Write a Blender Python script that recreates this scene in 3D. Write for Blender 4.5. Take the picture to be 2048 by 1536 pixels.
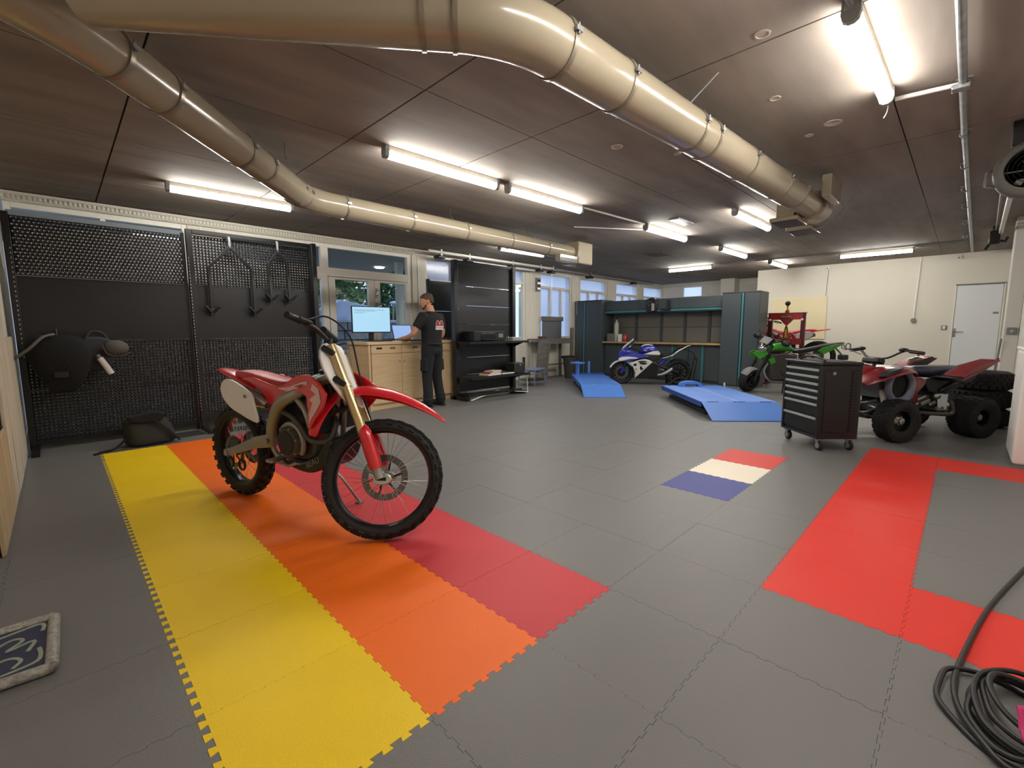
import bpy, bmesh, math, random
from mathutils import Vector, Matrix, Euler
R = math.radians
PI = math.pi
random.seed(7)
for o in list(bpy.data.objects):
    bpy.data.objects.remove(o, do_unlink=True)
scene = bpy.context.scene
COL = scene.collection

# ------------------------------------------------------------------ camera
cam_data = bpy.data.cameras.new('camera')
cam_data.sensor_width = 36.0
cam_data.lens = 904.5 / 2048 * 36.0
cam_data.clip_start = 0.02
cam_data.clip_end = 200
cam = bpy.data.objects.new('camera', cam_data)
COL.objects.link(cam)
_yaw, _pitch, _roll = R(44.93), R(-6.80), R(-0.18)
_fw = Vector((math.cos(_yaw) * math.cos(_pitch), math.sin(_yaw) * math.cos(_pitch), math.sin(_pitch)))
_r = _fw.cross(Vector((0, 0, 1))).normalized()
_u = _r.cross(_fw)
_r2 = _r * math.cos(_roll) + _u * math.sin(_roll)
_u2 = _u * math.cos(_roll) - _r * math.sin(_roll)
cam.matrix_world = Matrix(((_r2.x, _u2.x, -_fw.x, -0.726), (_r2.y, _u2.y, -_fw.y, -1.087),
                           (_r2.z, _u2.z, -_fw.z, 1.196), (0, 0, 0, 1)))
scene.camera = cam

# ------------------------------------------------------------------ world: dusk sky
world = bpy.data.worlds.new('dusk_sky')
scene.world = world
world.use_nodes = True
wn = world.node_tree
wn.nodes.clear()
wo = wn.nodes.new('ShaderNodeOutputWorld')
wb = wn.nodes.new('ShaderNodeBackground')
wc = wn.nodes.new('ShaderNodeTexCoord')
wno = wn.nodes.new('ShaderNodeTexNoise')
wno.inputs['Scale'].default_value = 2.0
wr = wn.nodes.new('ShaderNodeMix')
wr.data_type = 'RGBA'
wr.inputs[6].default_value = (0.42, 0.50, 0.74, 1)
wr.inputs[7].default_value = (0.52, 0.60, 0.82, 1)
wn.links.new(wc.outputs['Generated'], wno.inputs['Vector'])
wn.links.new(wno.outputs['Fac'], wr.inputs[0])
wn.links.new(wr.outputs[2], wb.inputs['Color'])
wb.inputs["Strength"].default_value = 0.68
wn.links.new(wb.outputs['Background'], wo.inputs['Surface'])

LAMP_STRENGTH = 24.0
LAMP_COLOR = (1.0, 0.965, 0.895)
vs = scene.view_settings
vs.view_transform = 'Standard'
vs.look = 'None'
vs.gamma = 1.0
vs.use_curve_mapping = False
vs.exposure = 1.68

# ------------------------------------------------------------------ materials
def lin(h):
    h = h.lstrip('#')
    out = []
    for i in (0, 2, 4):
        c = int(h[i:i + 2], 16) / 255
        out.append(c / 12.92 if c <= 0.04045 else ((c + 0.055) / 1.055) ** 2.4)
    return (*out, 1.0)

MATS = {}
def mat(name, hexc, rough=0.5, metal=0.0, var=0.06, vscale=6.0, bump=0.0, bscale=120.0, coat=0.0,
        spec=0.5, stretch=None, hex2=None, detail=3.0, coord='Object', bdist=0.002):
    if name in MATS:
        return MATS[name]
    m = bpy.data.materials.new(name)
    m.use_nodes = True
    nt = m.node_tree
    b = nt.nodes['Principled BSDF']
    b.inputs['Roughness'].default_value = rough
    b.inputs['Metallic'].default_value = metal
    b.inputs['Specular IOR Level'].default_value = spec
    if coat:
        b.inputs['Coat Weight'].default_value = coat
        b.inputs['Coat Roughness'].default_value = 0.08
    tc = nt.nodes.new('ShaderNodeTexCoord')
    vec = tc.outputs[coord]
    if stretch:
        mp = nt.nodes.new('ShaderNodeMapping')
        mp.inputs['Scale'].default_value = stretch
        nt.links.new(vec, mp.inputs['Vector'])
        vec = mp.outputs['Vector']
    n = nt.nodes.new('ShaderNodeTexNoise')
    n.inputs['Scale'].default_value = vscale
    n.inputs['Detail'].default_value = detail
    nt.links.new(vec, n.inputs['Vector'])
    mx = nt.nodes.new('ShaderNodeMix')
    mx.data_type = 'RGBA'
    c = lin(hexc)
    c2 = lin(hex2) if hex2 else None
    if c2:
        mx.inputs[6].default_value = c
        mx.inputs[7].default_value = c2
        rp = nt.nodes.new('ShaderNodeMapRange')
        rp.inputs[1].default_value = 0.35
        rp.inputs[2].default_value = 0.65
        nt.links.new(n.outputs['Fac'], rp.inputs[0])
        nt.links.new(rp.outputs[0], mx.inputs[0])
    else:
        mx.inputs[6].default_value = (*[x * (1 - var) for x in c[:3]], 1)
        mx.inputs[7].default_value = (*[min(1, x * (1 + var)) for x in c[:3]], 1)
        nt.links.new(n.outputs['Fac'], mx.inputs[0])
    nt.links.new(mx.outputs[2], b.inputs['Base Color'])
    if bump:
        n2 = nt.nodes.new('ShaderNodeTexNoise')
        n2.inputs['Scale'].default_value = bscale
        n2.inputs['Detail'].default_value = 2.0
        nt.links.new(vec, n2.inputs['Vector'])
        bp = nt.nodes.new('ShaderNodeBump')
        bp.inputs['Strength'].default_value = bump
        bp.inputs['Distance'].default_value = bdist
        nt.links.new(n2.outputs['Fac'], bp.inputs['Height'])
        nt.links.new(bp.outputs['Normal'], b.inputs['Normal'])
    MATS[name] = m
    return m

def emit(name, color, strength, base=0.9):
    if name in MATS:
        return MATS[name]
    m = bpy.data.materials.new(name)
    m.use_nodes = True
    nt = m.node_tree
    b = nt.nodes['Principled BSDF']
    b.inputs['Base Color'].default_value = (base, base, base * 0.98, 1)
    b.inputs['Emission Color'].default_value = (*color, 1)
    b.inputs['Emission Strength'].default_value = strength
    MATS[name] = m
    return m

def glass(name, tint=(0.92, 0.97, 0.96), frost=0.0, frost_col=(0.5, 0.6, 0.85), ior=1.45):
    if name in MATS:
        return MATS[name]
    m = bpy.data.materials.new(name)
    m.use_nodes = True
    nt = m.node_tree
    nt.nodes.clear()
    out = nt.nodes.new('ShaderNodeOutputMaterial')
    tr = nt.nodes.new('ShaderNodeBsdfTransparent')
    tr.inputs['Color'].default_value = (*tint, 1)
    gl = nt.nodes.new('ShaderNodeBsdfGlossy')
    gl.inputs['Roughness'].default_value = 0.02 + 0.2 * frost
    lw = nt.nodes.new('ShaderNodeLayerWeight')
    lw.inputs['Blend'].default_value = 0.5
    pw = nt.nodes.new('ShaderNodeMath')
    pw.operation = 'POWER'
    pw.inputs[1].default_value = 5.0
    nt.links.new(lw.outputs['Facing'], pw.inputs[0])
    fr = nt.nodes.new('ShaderNodeMath')
    fr.operation = 'MULTIPLY_ADD'
    fr.inputs[1].default_value = 0.94
    fr.inputs[2].default_value = 0.05
    nt.links.new(pw.outputs[0], fr.inputs[0])
    mx = nt.nodes.new('ShaderNodeMixShader')
    nt.links.new(fr.outputs[0], mx.inputs[0])
    base = tr.outputs[0]
    if frost:
        tl = nt.nodes.new('ShaderNodeBsdfTranslucent')
        tl.inputs['Color'].default_value = (*frost_col, 1)
        tc = nt.nodes.new('ShaderNodeTexCoord')
        nz = nt.nodes.new('ShaderNodeTexNoise')
        nz.inputs['Scale'].default_value = 3.0
        nt.links.new(tc.outputs['Object'], nz.inputs['Vector'])
        mr = nt.nodes.new('ShaderNodeMapRange')
        mr.inputs[3].default_value = frost * 0.85
        mr.inputs[4].default_value = min(1, frost * 1.15)
        nt.links.new(nz.outputs['Fac'], mr.inputs[0])
        m2 = nt.nodes.new('ShaderNodeMixShader')
        nt.links.new(mr.outputs[0], m2.inputs[0])
        nt.links.new(tr.outputs[0], m2.inputs[1])
        nt.links.new(tl.outputs[0], m2.inputs[2])
        base = m2.outputs[0]
    nt.links.new(base, mx.inputs[1])
    nt.links.new(gl.outputs[0], mx.inputs[2])
    nt.links.new(mx.outputs[0], out.inputs['Surface'])
    MATS[name] = m
    return m

# ------------------------------------------------------------------ mesh helpers
class MB:
    def __init__(s):
        s.v, s.f = [], []
    def add(s, vs, fs):
        k = len(s.v)
        s.v += [tuple(x) for x in vs]
        s.f += [tuple(i + k for i in f) for f in fs]
        return s
    def box(s, x0, x1, y0, y1, z0, z1):
        return s.add([(x0, y0, z0), (x1, y0, z0), (x1, y1, z0), (x0, y1, z0), (x0, y0, z1), (x1, y0, z1), (x1, y1, z1), (x0, y1, z1)],
                     [(0, 3, 2, 1), (4, 5, 6, 7), (0, 1, 5, 4), (1, 2, 6, 5), (2, 3, 7, 6), (3, 0, 4, 7)])
    def obox(s, c, size, rot=(0, 0, 0)):
        M = Euler([R(a) for a in rot]).to_matrix()
        a, b, d = size[0] / 2, size[1] / 2, size[2] / 2
        k = len(s.v)
        s.box(-a, a, -b, b, -d, d)
        for i in range(k, len(s.v)):
            s.v[i] = tuple(M @ Vector(s.v[i]) + Vector(c))
        return s
    def bar(s, p, q, w, h=None):
        """rectangular bar from p to q, w wide, h high"""
        h = h or w
        p, q = Vector(p), Vector(q)
        t = (q - p).normalized()
        up = Vector((0, 0, 1)) if abs(t.z) < 0.95 else Vector((1, 0, 0))
        a = t.cross(up).normalized() * w / 2
        b = a.cross(t).normalized() * h / 2
        vs = [p - a - b, p + a - b, p + a + b, p - a + b, q - a - b, q + a - b, q + a + b, q - a + b]
        return s.add(vs, [(0, 1, 2, 3), (4, 7, 6, 5), (0, 4, 5, 1), (1, 5, 6, 2), (2, 6, 7, 3), (3, 7, 4, 0)])
    def tube(s, pts, r, n=8, closed=False, sy=1.0, smooth=0):
        pts = [Vector(p) for p in pts]
        if smooth:
            pts = spline(pts, smooth, closed)
        N = len(pts)
        rr = r if isinstance(r, (list, tuple)) else [r] * N
        if len(rr) != N:
            rr = [rr[0] + (rr[-1] - rr[0]) * i / (N - 1) if len(rr) == 2 else interp(rr, i / (N - 1)) for i in range(N)]
        nrm = None
        rings = []
        for i in range(N):
            if closed:
                t = (pts[(i + 1) % N] - pts[i - 1]).normalized()
            else:
                t = (pts[min(i + 1, N - 1)] - pts[max(i - 1, 0)])
                t = t.normalized() if t.length > 1e-9 else Vector((0, 0, 1))
            if nrm is None:
                up = Vector((0, 0, 1)) if abs(t.z) < 0.9 else Vector((1, 0, 0))
                nrm = (up - t * up.dot(t)).normalized()
            else:
                nrm = nrm - t * nrm.dot(t)
                nrm = nrm.normalized() if nrm.length > 1e-6 else t.orthogonal().normalized()
            b = t.cross(nrm)
            rings.append([pts[i] + (nrm * math.cos(2 * PI * k / n) * sy + b * math.sin(2 * PI * k / n)) * rr[i] for k in range(n)])
        return s.loft(rings, closed_path=closed)
    def cyl(s, p, q, r, r2=None, n=16):
        return s.tube([p, q], [r, r if r2 is None else r2], n)
    def loft(s, rings, closed_path=False, caps=True, closed_ring=True):
        n = len(rings[0])
        vs = [v for rg in rings for v in rg]
        fs = []
        m = len(rings)
        for i in range(m if closed_path else m - 1):
            j = (i + 1) % m
            for k in range(n if closed_ring else n - 1):
                l = (k + 1) % n
                fs.append((i * n + k, i * n + l, j * n + l, j * n + k))
        if caps and not closed_path and closed_ring:
            fs.append(tuple(range(n - 1, -1, -1)))
            fs.append(tuple((m - 1) * n + k for k in range(n)))
        return s.add(vs, fs)
    def lathe(s, prof, n=24, o=(0, 0, 0), axis='z', closed=False, caps=True):
        rings = []
        o = Vector(o)
        for (r, h) in prof:
            rg = []
            for k in range(n):
                a = 2 * PI * k / n
                c, d = r * math.cos(a), r * math.sin(a)
                p = {'z': (c, d, h), 'y': (c, h, d), 'x': (h, c, d)}[axis]
                rg.append(o + Vector(p))
            rings.append(rg)
        return s.loft(rings, closed_path=closed, caps=caps)
    def prism(s, outline, t0, t1, plane='xz'):
        """outline in a plane, thickness along the third axis from t0 to t1"""
        f = {'xz': lambda a, b, t: (a, t, b), 'xy': lambda a, b, t: (a, b, t), 'yz': lambda a, b, t: (t, a, b)}[plane]
        n = len(outline)
        vs = [f(a, b, t0) for a, b in outline] + [f(a, b, t1) for a, b in outline]
        fs = [tuple(range(n)), tuple(range(2 * n - 1, n - 1, -1))]
        fs += [(i, (i + 1) % n, n + (i + 1) % n, n + i) for i in range(n)]
        return s.add(vs, fs)
    def ball(s, c, r, n=14, m=9):
        r = (r, r, r) if not isinstance(r, (tuple, list)) else r
        rings = []
        for i in range(m + 1):
            a = PI * (i / m) * 0.998 + 0.003
            rings.append([(c[0] + r[0] * math.sin(a) * math.cos(2 * PI * k / n), c[1] + r[1] * math.sin(a) * math.sin(2 * PI * k / n),
                           c[2] + r[2] * math.cos(a)) for k in range(n)])
        return s.loft(rings)
    def torus(s, c, Rr, r, axis='y', n=40, m=10, sx=1.0, a0=0, a1=2 * PI):
        """tyre-like ring; sx scales the width along the axis"""
        full = abs(a1 - a0 - 2 * PI) < 1e-6
        rings = []
        N = n if full else n + 1
        for i in range(N):
            a = a0 + (a1 - a0) * i / n
            rg = []
            for k in range(m):
                t = 2 * PI * k / m
                rad = Rr + r * math.cos(t)
                w = r * math.sin(t) * sx
                p = {'y': (rad * math.cos(a), w, rad * math.sin(a)), 'z': (rad * math.cos(a), rad * math.sin(a), w), 'x': (w, rad * math.cos(a), rad * math.sin(a))}[axis]
                rg.append(Vector(c) + Vector(p))
            rings.append(rg)
        return s.loft(rings, closed_path=full)
    def xf(s, M, k=0):
        for i in range(k, len(s.v)):
            s.v[i] = tuple(M @ Vector(s.v[i]))
        return s
    def mirror_y(s):
        vs = [(x, -y, z) for x, y, z in s.v]
        s.add(vs, [tuple(reversed(f)) for f in list(s.f)])
        return s
    def mesh(s, name, m=None, angle=38, weld=False):
        me = bpy.data.meshes.new(name)
        me.from_pydata(s.v, [], s.f)
        bm = bmesh.new()
        bm.from_mesh(me)
        if weld:
            bmesh.ops.remove_doubles(bm, verts=bm.verts, dist=1e-5)
        bmesh.ops.recalc_face_normals(bm, faces=bm.faces)
        bm.to_mesh(me)
        bm.free()
        me.shade_smooth()
        me.set_sharp_from_angle(angle=R(angle))
        if m:
            me.materials.append(m)
        return me
    def build(s, name, m, parent=None, loc=None, bevel=0, angle=38, subs=0, weld=False, seg=2):
        me = s.mesh(name, m, angle, weld)
        o = bpy.data.objects.new(name, me)
        COL.objects.link(o)
        if parent:
            o.parent = parent
        if loc:
            o.location = loc
        if subs:
            sm = o.modifiers.new('smooth', 'SUBSURF')
            sm.levels = sm.render_levels = subs
        if bevel:
            bv = o.modifiers.new('bevel', 'BEVEL')
            bv.width = bevel
            bv.segments = seg
            bv.limit_method = 'ANGLE'
            bv.angle_limit = R(40)
            bv.harden_normals = False
        return o

def interp(arr, t):
    x = t * (len(arr) - 1)
    i = min(int(x), len(arr) - 2)
    return arr[i] + (arr[i + 1] - arr[i]) * (x - i)

def spline(pts, sub=6, closed=False):
    pts = [Vector(p) for p in pts]
    n = len(pts)
    out = []
    rng = range(n if closed else n - 1)
    for i in rng:
        p0 = pts[i - 1] if (closed or i > 0) else pts[0] * 2 - pts[1]
        p1 = pts[i]
        p2 = pts[(i + 1) % n]
        p3 = pts[(i + 2) % n] if (closed or i + 2 < n) else p2 * 2 - p1
        for k in range(sub):
            t = k / sub
            out.append(0.5 * ((2 * p1) + (p2 - p0) * t + (2 * p0 - 5 * p1 + 4 * p2 - p3) * t * t + (3 * p1 - p0 - 3 * p2 + p3) * t ** 3))
    if not closed:
        out.append(pts[-1])
    return out

def spline2(pts, sub=5, closed=True):
    return [(p.x, p.y) for p in spline([(a, b, 0) for a, b in pts], sub, closed)]

def thing(name, label, cat, loc=(0, 0, 0), rz=0, group=None, scale=None):
    o = bpy.data.objects.new(name, None)
    o.empty_display_size = 0.1
    COL.objects.link(o)
    o.location = loc
    o.rotation_euler = (0, 0, R(rz))
    if scale:
        o.scale = (scale, scale, scale)
    return tag(o, label, cat, group)

def tag(o, label=None, cat=None, group=None, kind=None):
    if label: o['label'] = label
    if cat: o['category'] = cat
    if group: o['group'] = group
    if kind: o['kind'] = kind
    return o

def struct(o, label=None):
    o['kind'] = 'structure'
    if label:
        o['label'] = label
    return o

def sempty(name, loc=(0, 0, 0), label=None):
    o = bpy.data.objects.new(name, None)
    o.empty_display_size = 0.1
    COL.objects.link(o)
    o.location = loc
    return struct(o, label)

def copy_tree(o, parent=None):
    c = o.copy()
    COL.objects.link(c)
    c.parent = parent
    for ch in list(o.children):
        copy_tree(ch, c)
    return c

def textpart(name, body, size, m, parent, loc, rot, extrude=0.001, sx=1.0, align='CENTER'):
    cu = bpy.data.curves.new(name, 'FONT')
    cu.body = body
    cu.size = size
    cu.extrude = extrude
    cu.align_x = align
    cu.align_y = 'CENTER'
    cu.resolution_u = 2
    tmp = bpy.data.objects.new(name + '_c', cu)
    COL.objects.link(tmp)
    dg = bpy.context.evaluated_depsgraph_get()
    me = bpy.data.meshes.new_from_object(tmp.evaluated_get(dg))
    bpy.data.objects.remove(tmp, do_unlink=True)
    me.materials.clear()
    me.materials.append(m)
    o = bpy.data.objects.new(name, me)
    COL.objects.link(o)
    o.parent = parent
    o.location = loc
    o.rotation_euler = rot
    o.scale = (sx, 1, 1)
    return o

# ------------------------------------------------------------------ shared materials
M_floor = mat('grey_pvc_tile', '#737170', rough=0.45, var=0.10, vscale=1.2, bump=0.6, bscale=170, bdist=0.0015, spec=0.35, coord='Generated', stretch=(0.5, 0.5, 0.01))
def pvc(name, hx):
    return mat(name, hx, rough=0.48, var=0.06, vscale=3, spec=0.28, bump=0.6, bscale=170, bdist=0.0015, coord='Generated', stretch=(0.5, 0.5, 0.01))
M_yel = pvc('yellow_pvc_tile', '#f2cd1c')
M_ora = pvc('orange_pvc_tile', '#f4701c')
M_cri = pvc('crimson_pvc_tile', '#c83a42')
M_red = pvc('red_pvc_tile', '#d8382f')
M_blu = pvc('blue_pvc_tile', '#3d418c')
M_wht = pvc('cream_pvc_tile', '#efe4cf')
M_dark = mat('dark_gap', '#1a1918', rough=0.9)
M_ceil = mat('ceiling_board', '#786e65', rough=0.85, hex2='#897e75', vscale=1.6, detail=6, bump=0.25, bscale=18, bdist=0.004, stretch=(0.6, 3.0, 1))
M_wall = mat('cream_plaster', '#dcd6c8', rough=0.75, var=0.03, vscale=1.5, bump=0.08, bscale=60)
M_wallw = mat('white_plaster', '#d8d4cb', rough=0.7, var=0.03, vscale=1.5, bump=0.08, bscale=60)
M_frame = mat('white_window_frame', '#e4e0d4', rough=0.45, var=0.03)
M_glass = glass('window_glass')
M_frost = glass('frosted_glass', frost=0.6, frost_col=(0.85, 0.90, 1.0))
M_alu = mat('aluminium', '#b9b8b4', rough=0.35, metal=0.9, var=0.05)
M_steel = mat('galvanised_steel', '#8f9092', rough=0.38, metal=0.8, hex2='#a5a6a8', vscale=12)
M_chrome = mat('chrome', '#c8c8c8', rough=0.12, metal=1.0)
M_black = mat('black_metal', '#17171a', rough=0.35, var=0.15)
M_blackp = mat('black_plastic', '#141415', rough=0.45, var=0.15)
M_rub = mat('tyre_rubber', '#1b1b1b', rough=0.75, var=0.2, vscale=20, bump=0.2, bscale=200)
M_grey = mat('grey_plastic', '#7d7f80', rough=0.5)
M_whitep = mat('white_plastic', '#e8e6e0', rough=0.4, var=0.03)
M_red_paint = mat('red_paint', '#b3121c', rough=0.28, coat=0.5, var=0.05)

# ------------------------------------------------------------------ floor of interlocking tiles
T = 0.5
XL, XB, XF, YR, YW, H = -1.02, 12.6, 14.3, -1.62, 6.5, 2.74
floor = MB().box(XL - 0.2, XF + 0.2, YR - 0.2, YW + 0.2, -0.12, -0.012).build('floor', M_dark)
struct(floor, 'workshop floor of interlocking grey plastic tiles with coloured bands')

def tile_outline(dl=0.008, dr=0.008, db=0.008, dt=0.008, g=0.0006, nt=8):
    p = T / nt
    w0 = 0.0125
    def ww_(d): return 0.0135 + d * 0.26
    pts = [(g, g)]
    w1 = ww_(db)
    for k in range(nt):
        c = (k + 0.5) * p
        pts += [(c - w0 + g, g), (c - w1 + g, -db + g), (c + w1 - g, -db + g), (c + w0 - g, g)]
    pts.append((T - g, g))
    w1 = ww_(dr)
    for k in range(nt):
        c = (k + 0.5) * p
        pts += [(T - g, c - w0 - g), (T - dr - g, c - w1 - g), (T - dr - g, c + w1 + g), (T - g, c + w0 + g)]
    pts.append((T - g, T - g))
    w1 = ww_(dt)
    for k in reversed(range(nt)):
        c = (k + 0.5) * p
        pts += [(c + w0 + g, T - g), (c + w1 + g, T - dt - g), (c - w1 - g, T - dt - g), (c - w0 - g, T - g)]
    pts.append((g, T - g))
    w1 = ww_(dl)
    for k in reversed(range(nt)):
        c = (k + 0.5) * p
        pts += [(g, c + w0 - g), (-dl + g, c + w1 - g), (-dl + g, c - w1 + g), (g, c - w0 + g)]
    return pts
TILES = {}
def tile_mesh(i, j):
    """toothed edges are deep round the coloured bands, shallow elsewhere"""
    dl = 0.021 if (i == -1 and 0 <= j <= 9) else 0.008
    dr = 0.021 if (i == -2 and 0 <= j <= 9) else 0.008
    db = 0.017 if (j == 0 and i in (-1, 0, 1)) else 0.008
    dt = 0.017 if (j == -1 and i in (-1, 0, 1)) else 0.008
    cut = (j == 9 and i in (-1, 0, 1))
    key = (dl, dr, db, dt, cut)
    if key not in TILES:
        ol = tile_outline(dl, dr, db, dt)
        if cut:
            ol = [(x, y * 0.64) for x, y in ol]
        TILES[key] = MB().prism(ol, -0.008, 0.0, 'xy').mesh('floor_tile', M_floor)
    return TILES[key]

def tile_mat(i, j):
    if 0 <= j <= 9 and i in (-1, 0, 1):
        return {-1: M_yel, 0: M_ora, 1: M_cri}[i]
    if j == 0 and i in (5, 6, 7):
        return {5: M_blu, 6: M_wht, 7: M_red}[i]
    if (j == -2 and 3 <= i <= 9) or (i in (3, 9) and j <= -2):
        return M_red
    return M_floor

def in_view(x, y, marg=40):
    d = Vector((x, y, 0)) - Vector((-0.726, -1.087, 1.196))
    z = d.dot(_fw)
    if z < 0.05:
        return False
    px = 1024 + 904.5 * d.dot(_r) / z
    py = 768 - 904.5 * d.dot(_u) / z
    return -marg < px < 2048 + marg and py < 1536 + marg

cells = []
for i in range(-3, 29):
    for j in range(-4, 13):
        cx, cy = (i + 0.5) * T, (j + 0.5) * T
        vis = any(in_view(cx + a * T / 2, cy + b * T / 2) for a in (-1, 0, 1) for b in (-1, 0, 1))
        cells.append((0 if vis else 1, (cx + 0.726) ** 2 + (cy + 1.087) ** 2, i, j))
cells.sort()
rest = MB()
for n, (nv, d2, i, j) in enumerate(cells):
    m = tile_mat(i, j)
    if n < 300 or m is not M_floor:
        cut = (j == 9 and i in (-1, 0, 1))
        o = bpy.data.objects.new('floor_tile', tile_mesh(i, j))
        COL.objects.link(o)
        o.parent = floor
        o.location = (i * T, j * T, random.uniform(-0.0004, 0.0004))
        if m is not M_floor:
            o.material_slots[0].link = 'OBJECT'
            o.material_slots[0].material = m
        if cut:
            o2 = MB().box(i * T + 0.001, (i + 1) * T - 0.001, j * T + 0.325, (j + 1) * T - 0.021, -0.008, -0.0005).build('floor_tile', M_floor, floor)
    else:
        g = 0.0012
        rest.box(i * T + g, (i + 1) * T - g, j * T + g, (j + 1) * T - g, -0.008, 0.0)
ro = rest.build('floor_tiling', M_floor, floor)
ro['kind'] = 'stuff'

# ------------------------------------------------------------------ ceiling boards
ceil = MB().box(XL - 0.2, XF + 0.2, YR - 0.2, YW + 0.2, H + 0.014, H + 0.2).build('ceiling', M_dark)
struct(ceil, 'low ceiling of grey fibre-cement boards with dark joints')
xs = [XL, -0.25, 1.10, 2.12, 4.37, 6.6, 8.85, 11.1, 12.6, XF]
ys = [YR, -0.61, 0.82, 1.52, 2.56, 3.9, 5.2, YW]
for a in range(len(xs) - 1):
    for b in range(len(ys) - 1):
        g = 0.006 if a < 5 else 0.004
        MB().box(xs[a] + g, xs[a + 1] - g, ys[b] + g * 0.7, ys[b + 1] - g * 0.7, H, H + 0.013).build('ceiling_board', M_ceil, ceil)
for (x, y, r) in [(2.83, -0.05, 0.035), (3.55, -0.25, 0.06), (3.68, -0.07, 0.03), (2.78, 1.14, 0.05), (2.04, -0.2, 0.04), (3.3, 0.85, 0.03)]:
    MB().lathe([(r, 0), (r, -0.003), (r * 0.78, -0.004), (r * 0.72, -0.0015), (0.001, -0.0015)], 24, (x, y, H)).build('filler_patch', mat('filler_plaster', '#a79c8e', rough=0.8), ceil)
MB().box(8.0, 8.45, 3.35, 3.72, H - 0.012, H + 0.005).build('rusty_access_plate', mat('rust_plate', '#5a4636', rough=0.8, hex2='#3f342c', vscale=9), ceil, bevel=0.003)
MB().box(5.5, 6.0, 1.85, 2.0, H - 0.02, H).build('access_plate', M_steel, ceil, bevel=0.003)

# ------------------------------------------------------------------ walls
wl = MB().box(XL - 0.2, XL, YR - 0.2, YW + 0.2, -0.01, H + 0.02).build('wall_left', M_wall)
struct(wl, 'plain cream wall at the far left edge')
wr_ = MB().box(XL, XB + 0.15, YR - 0.2, YR, -0.01, H + 0.02)
wr_ = wr_.build('wall_right', M_wallw)
struct(wr_, 'white wall at the right edge')
MB().box(8.85, 9.25, YR, YR + 0.15, 0, H).build('pilaster', M_wallw, wr_, bevel=0.008)
MB().box(6.3, 6.6, YR, YR + 0.10, 2.3, H).build('beam_end', M_wallw, wr_, bevel=0.006)
wbk = MB()
wbk.box(XB, XB + 0.15, YR, -1.56, -0.01, H + 0.02).box(XB, XB + 0.15, -0.88, 2.95, -0.01, H + 0.02).box(XB, XB + 0.15, -1.56, -0.88, 2.09, H + 0.02)
wbk.box(XB + 0.15, XF + 0.15, 2.8, 2.95, -0.01, H + 0.02).box(XB + 0.12, XB + 0.15, -1.6, -0.8, 0, 2.2)
wbk = wbk.build('wall_back', M_wall)
struct(wbk, 'wide cream back wall with a grey door')
wf = MB().box(XF, XF + 0.15, 2.95, YW + 0.2, -0.01, 2.24).box(XF, XF + 0.15, 2.95, YW + 0.2, 2.66, H + 0.02).box(XF, XF + 0.15, 2.95, 5.1, 2.24, 2.66).box(XF, XF + 0.15, 5.8, YW + 0.2, 2.24, 2.66).build('wall_far', M_wall)
struct(wf, 'cream wall at the far end behind the grey workbench')
MB().box(13.9, XF, 3.98, 4.4, 0, H).build('pillar', M_wall, wf, bevel=0.006)
for px in (4.9, 3.5):
    MB().box(XF - 0.012, XF, px - 0.005, px + 0.005, 0, H).build('joint_strip', M_frame, wf)
MB().box(XF - 0.015, XF, 2.95, YW, 2.58, 2.62).build('picture_rail', M_frame, wf)

# window wall: posts, sills, lintel
ww = MB()
ww.box(XL, XF, YW, YW + 0.2, 2.62, H + 0.02)
for a, b in [(0.65, 0.98), (4.17, 4.47), (7.32, 7.85), (9.14, 9.50), (10.83, 11.30), (12.61, 12.95), (14.28, XF + 0.15)]:
    ww.box(a, b, YW - 0.03, YW + 0.2, -0.01, 2.62)
ww.box(XL, 0.65, YW, YW + 0.2, -0.01, 0.12)
ww.box(4.47, 7.32, YW, YW + 0.2, -0.01, 0.82)
ww.box(7.85, 14.28, YW, YW + 0.2, -0.01, 0.98)
ww = ww.build('wall_window', M_wall)
struct(ww, 'long cream wall of window bays and posts')
for a in (0.80, 4.30, 7.50, 7.66):
    MB().box(a - 0.012, a + 0.012, YW - 0.042, YW - 0.03, 0, 2.62).build('cover_strip', M_frame, ww)

def bar(x0, x1, z0, z1, par, name='frame_bar', d0=-0.035, d1=0.05, m=None):
    return MB().box(x0, x1, YW + 0.03 + d0, YW + 0.03 + d1, z0, z1).build(name, m or M_frame, par, bevel=0.004)
def pane(x0, x1, z0, z1, par, m=None):
    return MB().box(x0 - 0.004, x1 + 0.004, YW + 0.034, YW + 0.040, z0 - 0.004, z1 + 0.004).build('pane', m or M_glass, par)
def window(n, x0, x1, z0, z1, xm=(), zt=None, low=(), gm=None, lab=None, f=0.05, gtop=None):
    w = sempty('window_%d' % n, (0, 0, 0), lab)
    bar(x0, x0 + f, z0, z1, w); bar(x1 - f, x1, z0, z1, w)
    bar(x0 + f, x1 - f, z1 - f, z1, w, 'head_rail'); bar(x0 + f, x1 - f, z0, z0 + f, w, 'sill_rail')
    zz = [z0 + f, z1 - f]
    if zt:
        bar(x0 + f, x1 - f, zt - 0.03, zt + 0.03, w, 'transom')
        top = (zt + 0.03, z1 - f); bot = (z0 + f, zt - 0.03)
        bays = [(top, xm, gtop or gm), (bot, low, gm)]
    else:
        bays = [((z0 + f, z1 - f), xm, gm)]
    for (a, b), ms, g in bays:
        edges = [x0 + f]
        for q in ms:
            bar(q - 0.025, q + 0.025, a, b, w, 'mullion')
            edges += [q - 0.025, q + 0.025]
        edges.append(x1 - f)
        for k in range(0, len(edges), 2):
            pane(edges[k], edges[k + 1], a, b, w, g)
    return w
window(1, XL, 0.65, 0.12, 2.62, (-0.2,), 2.2, (-0.2,), lab='tall window behind the left perforated panel', f=0.06)
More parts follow.
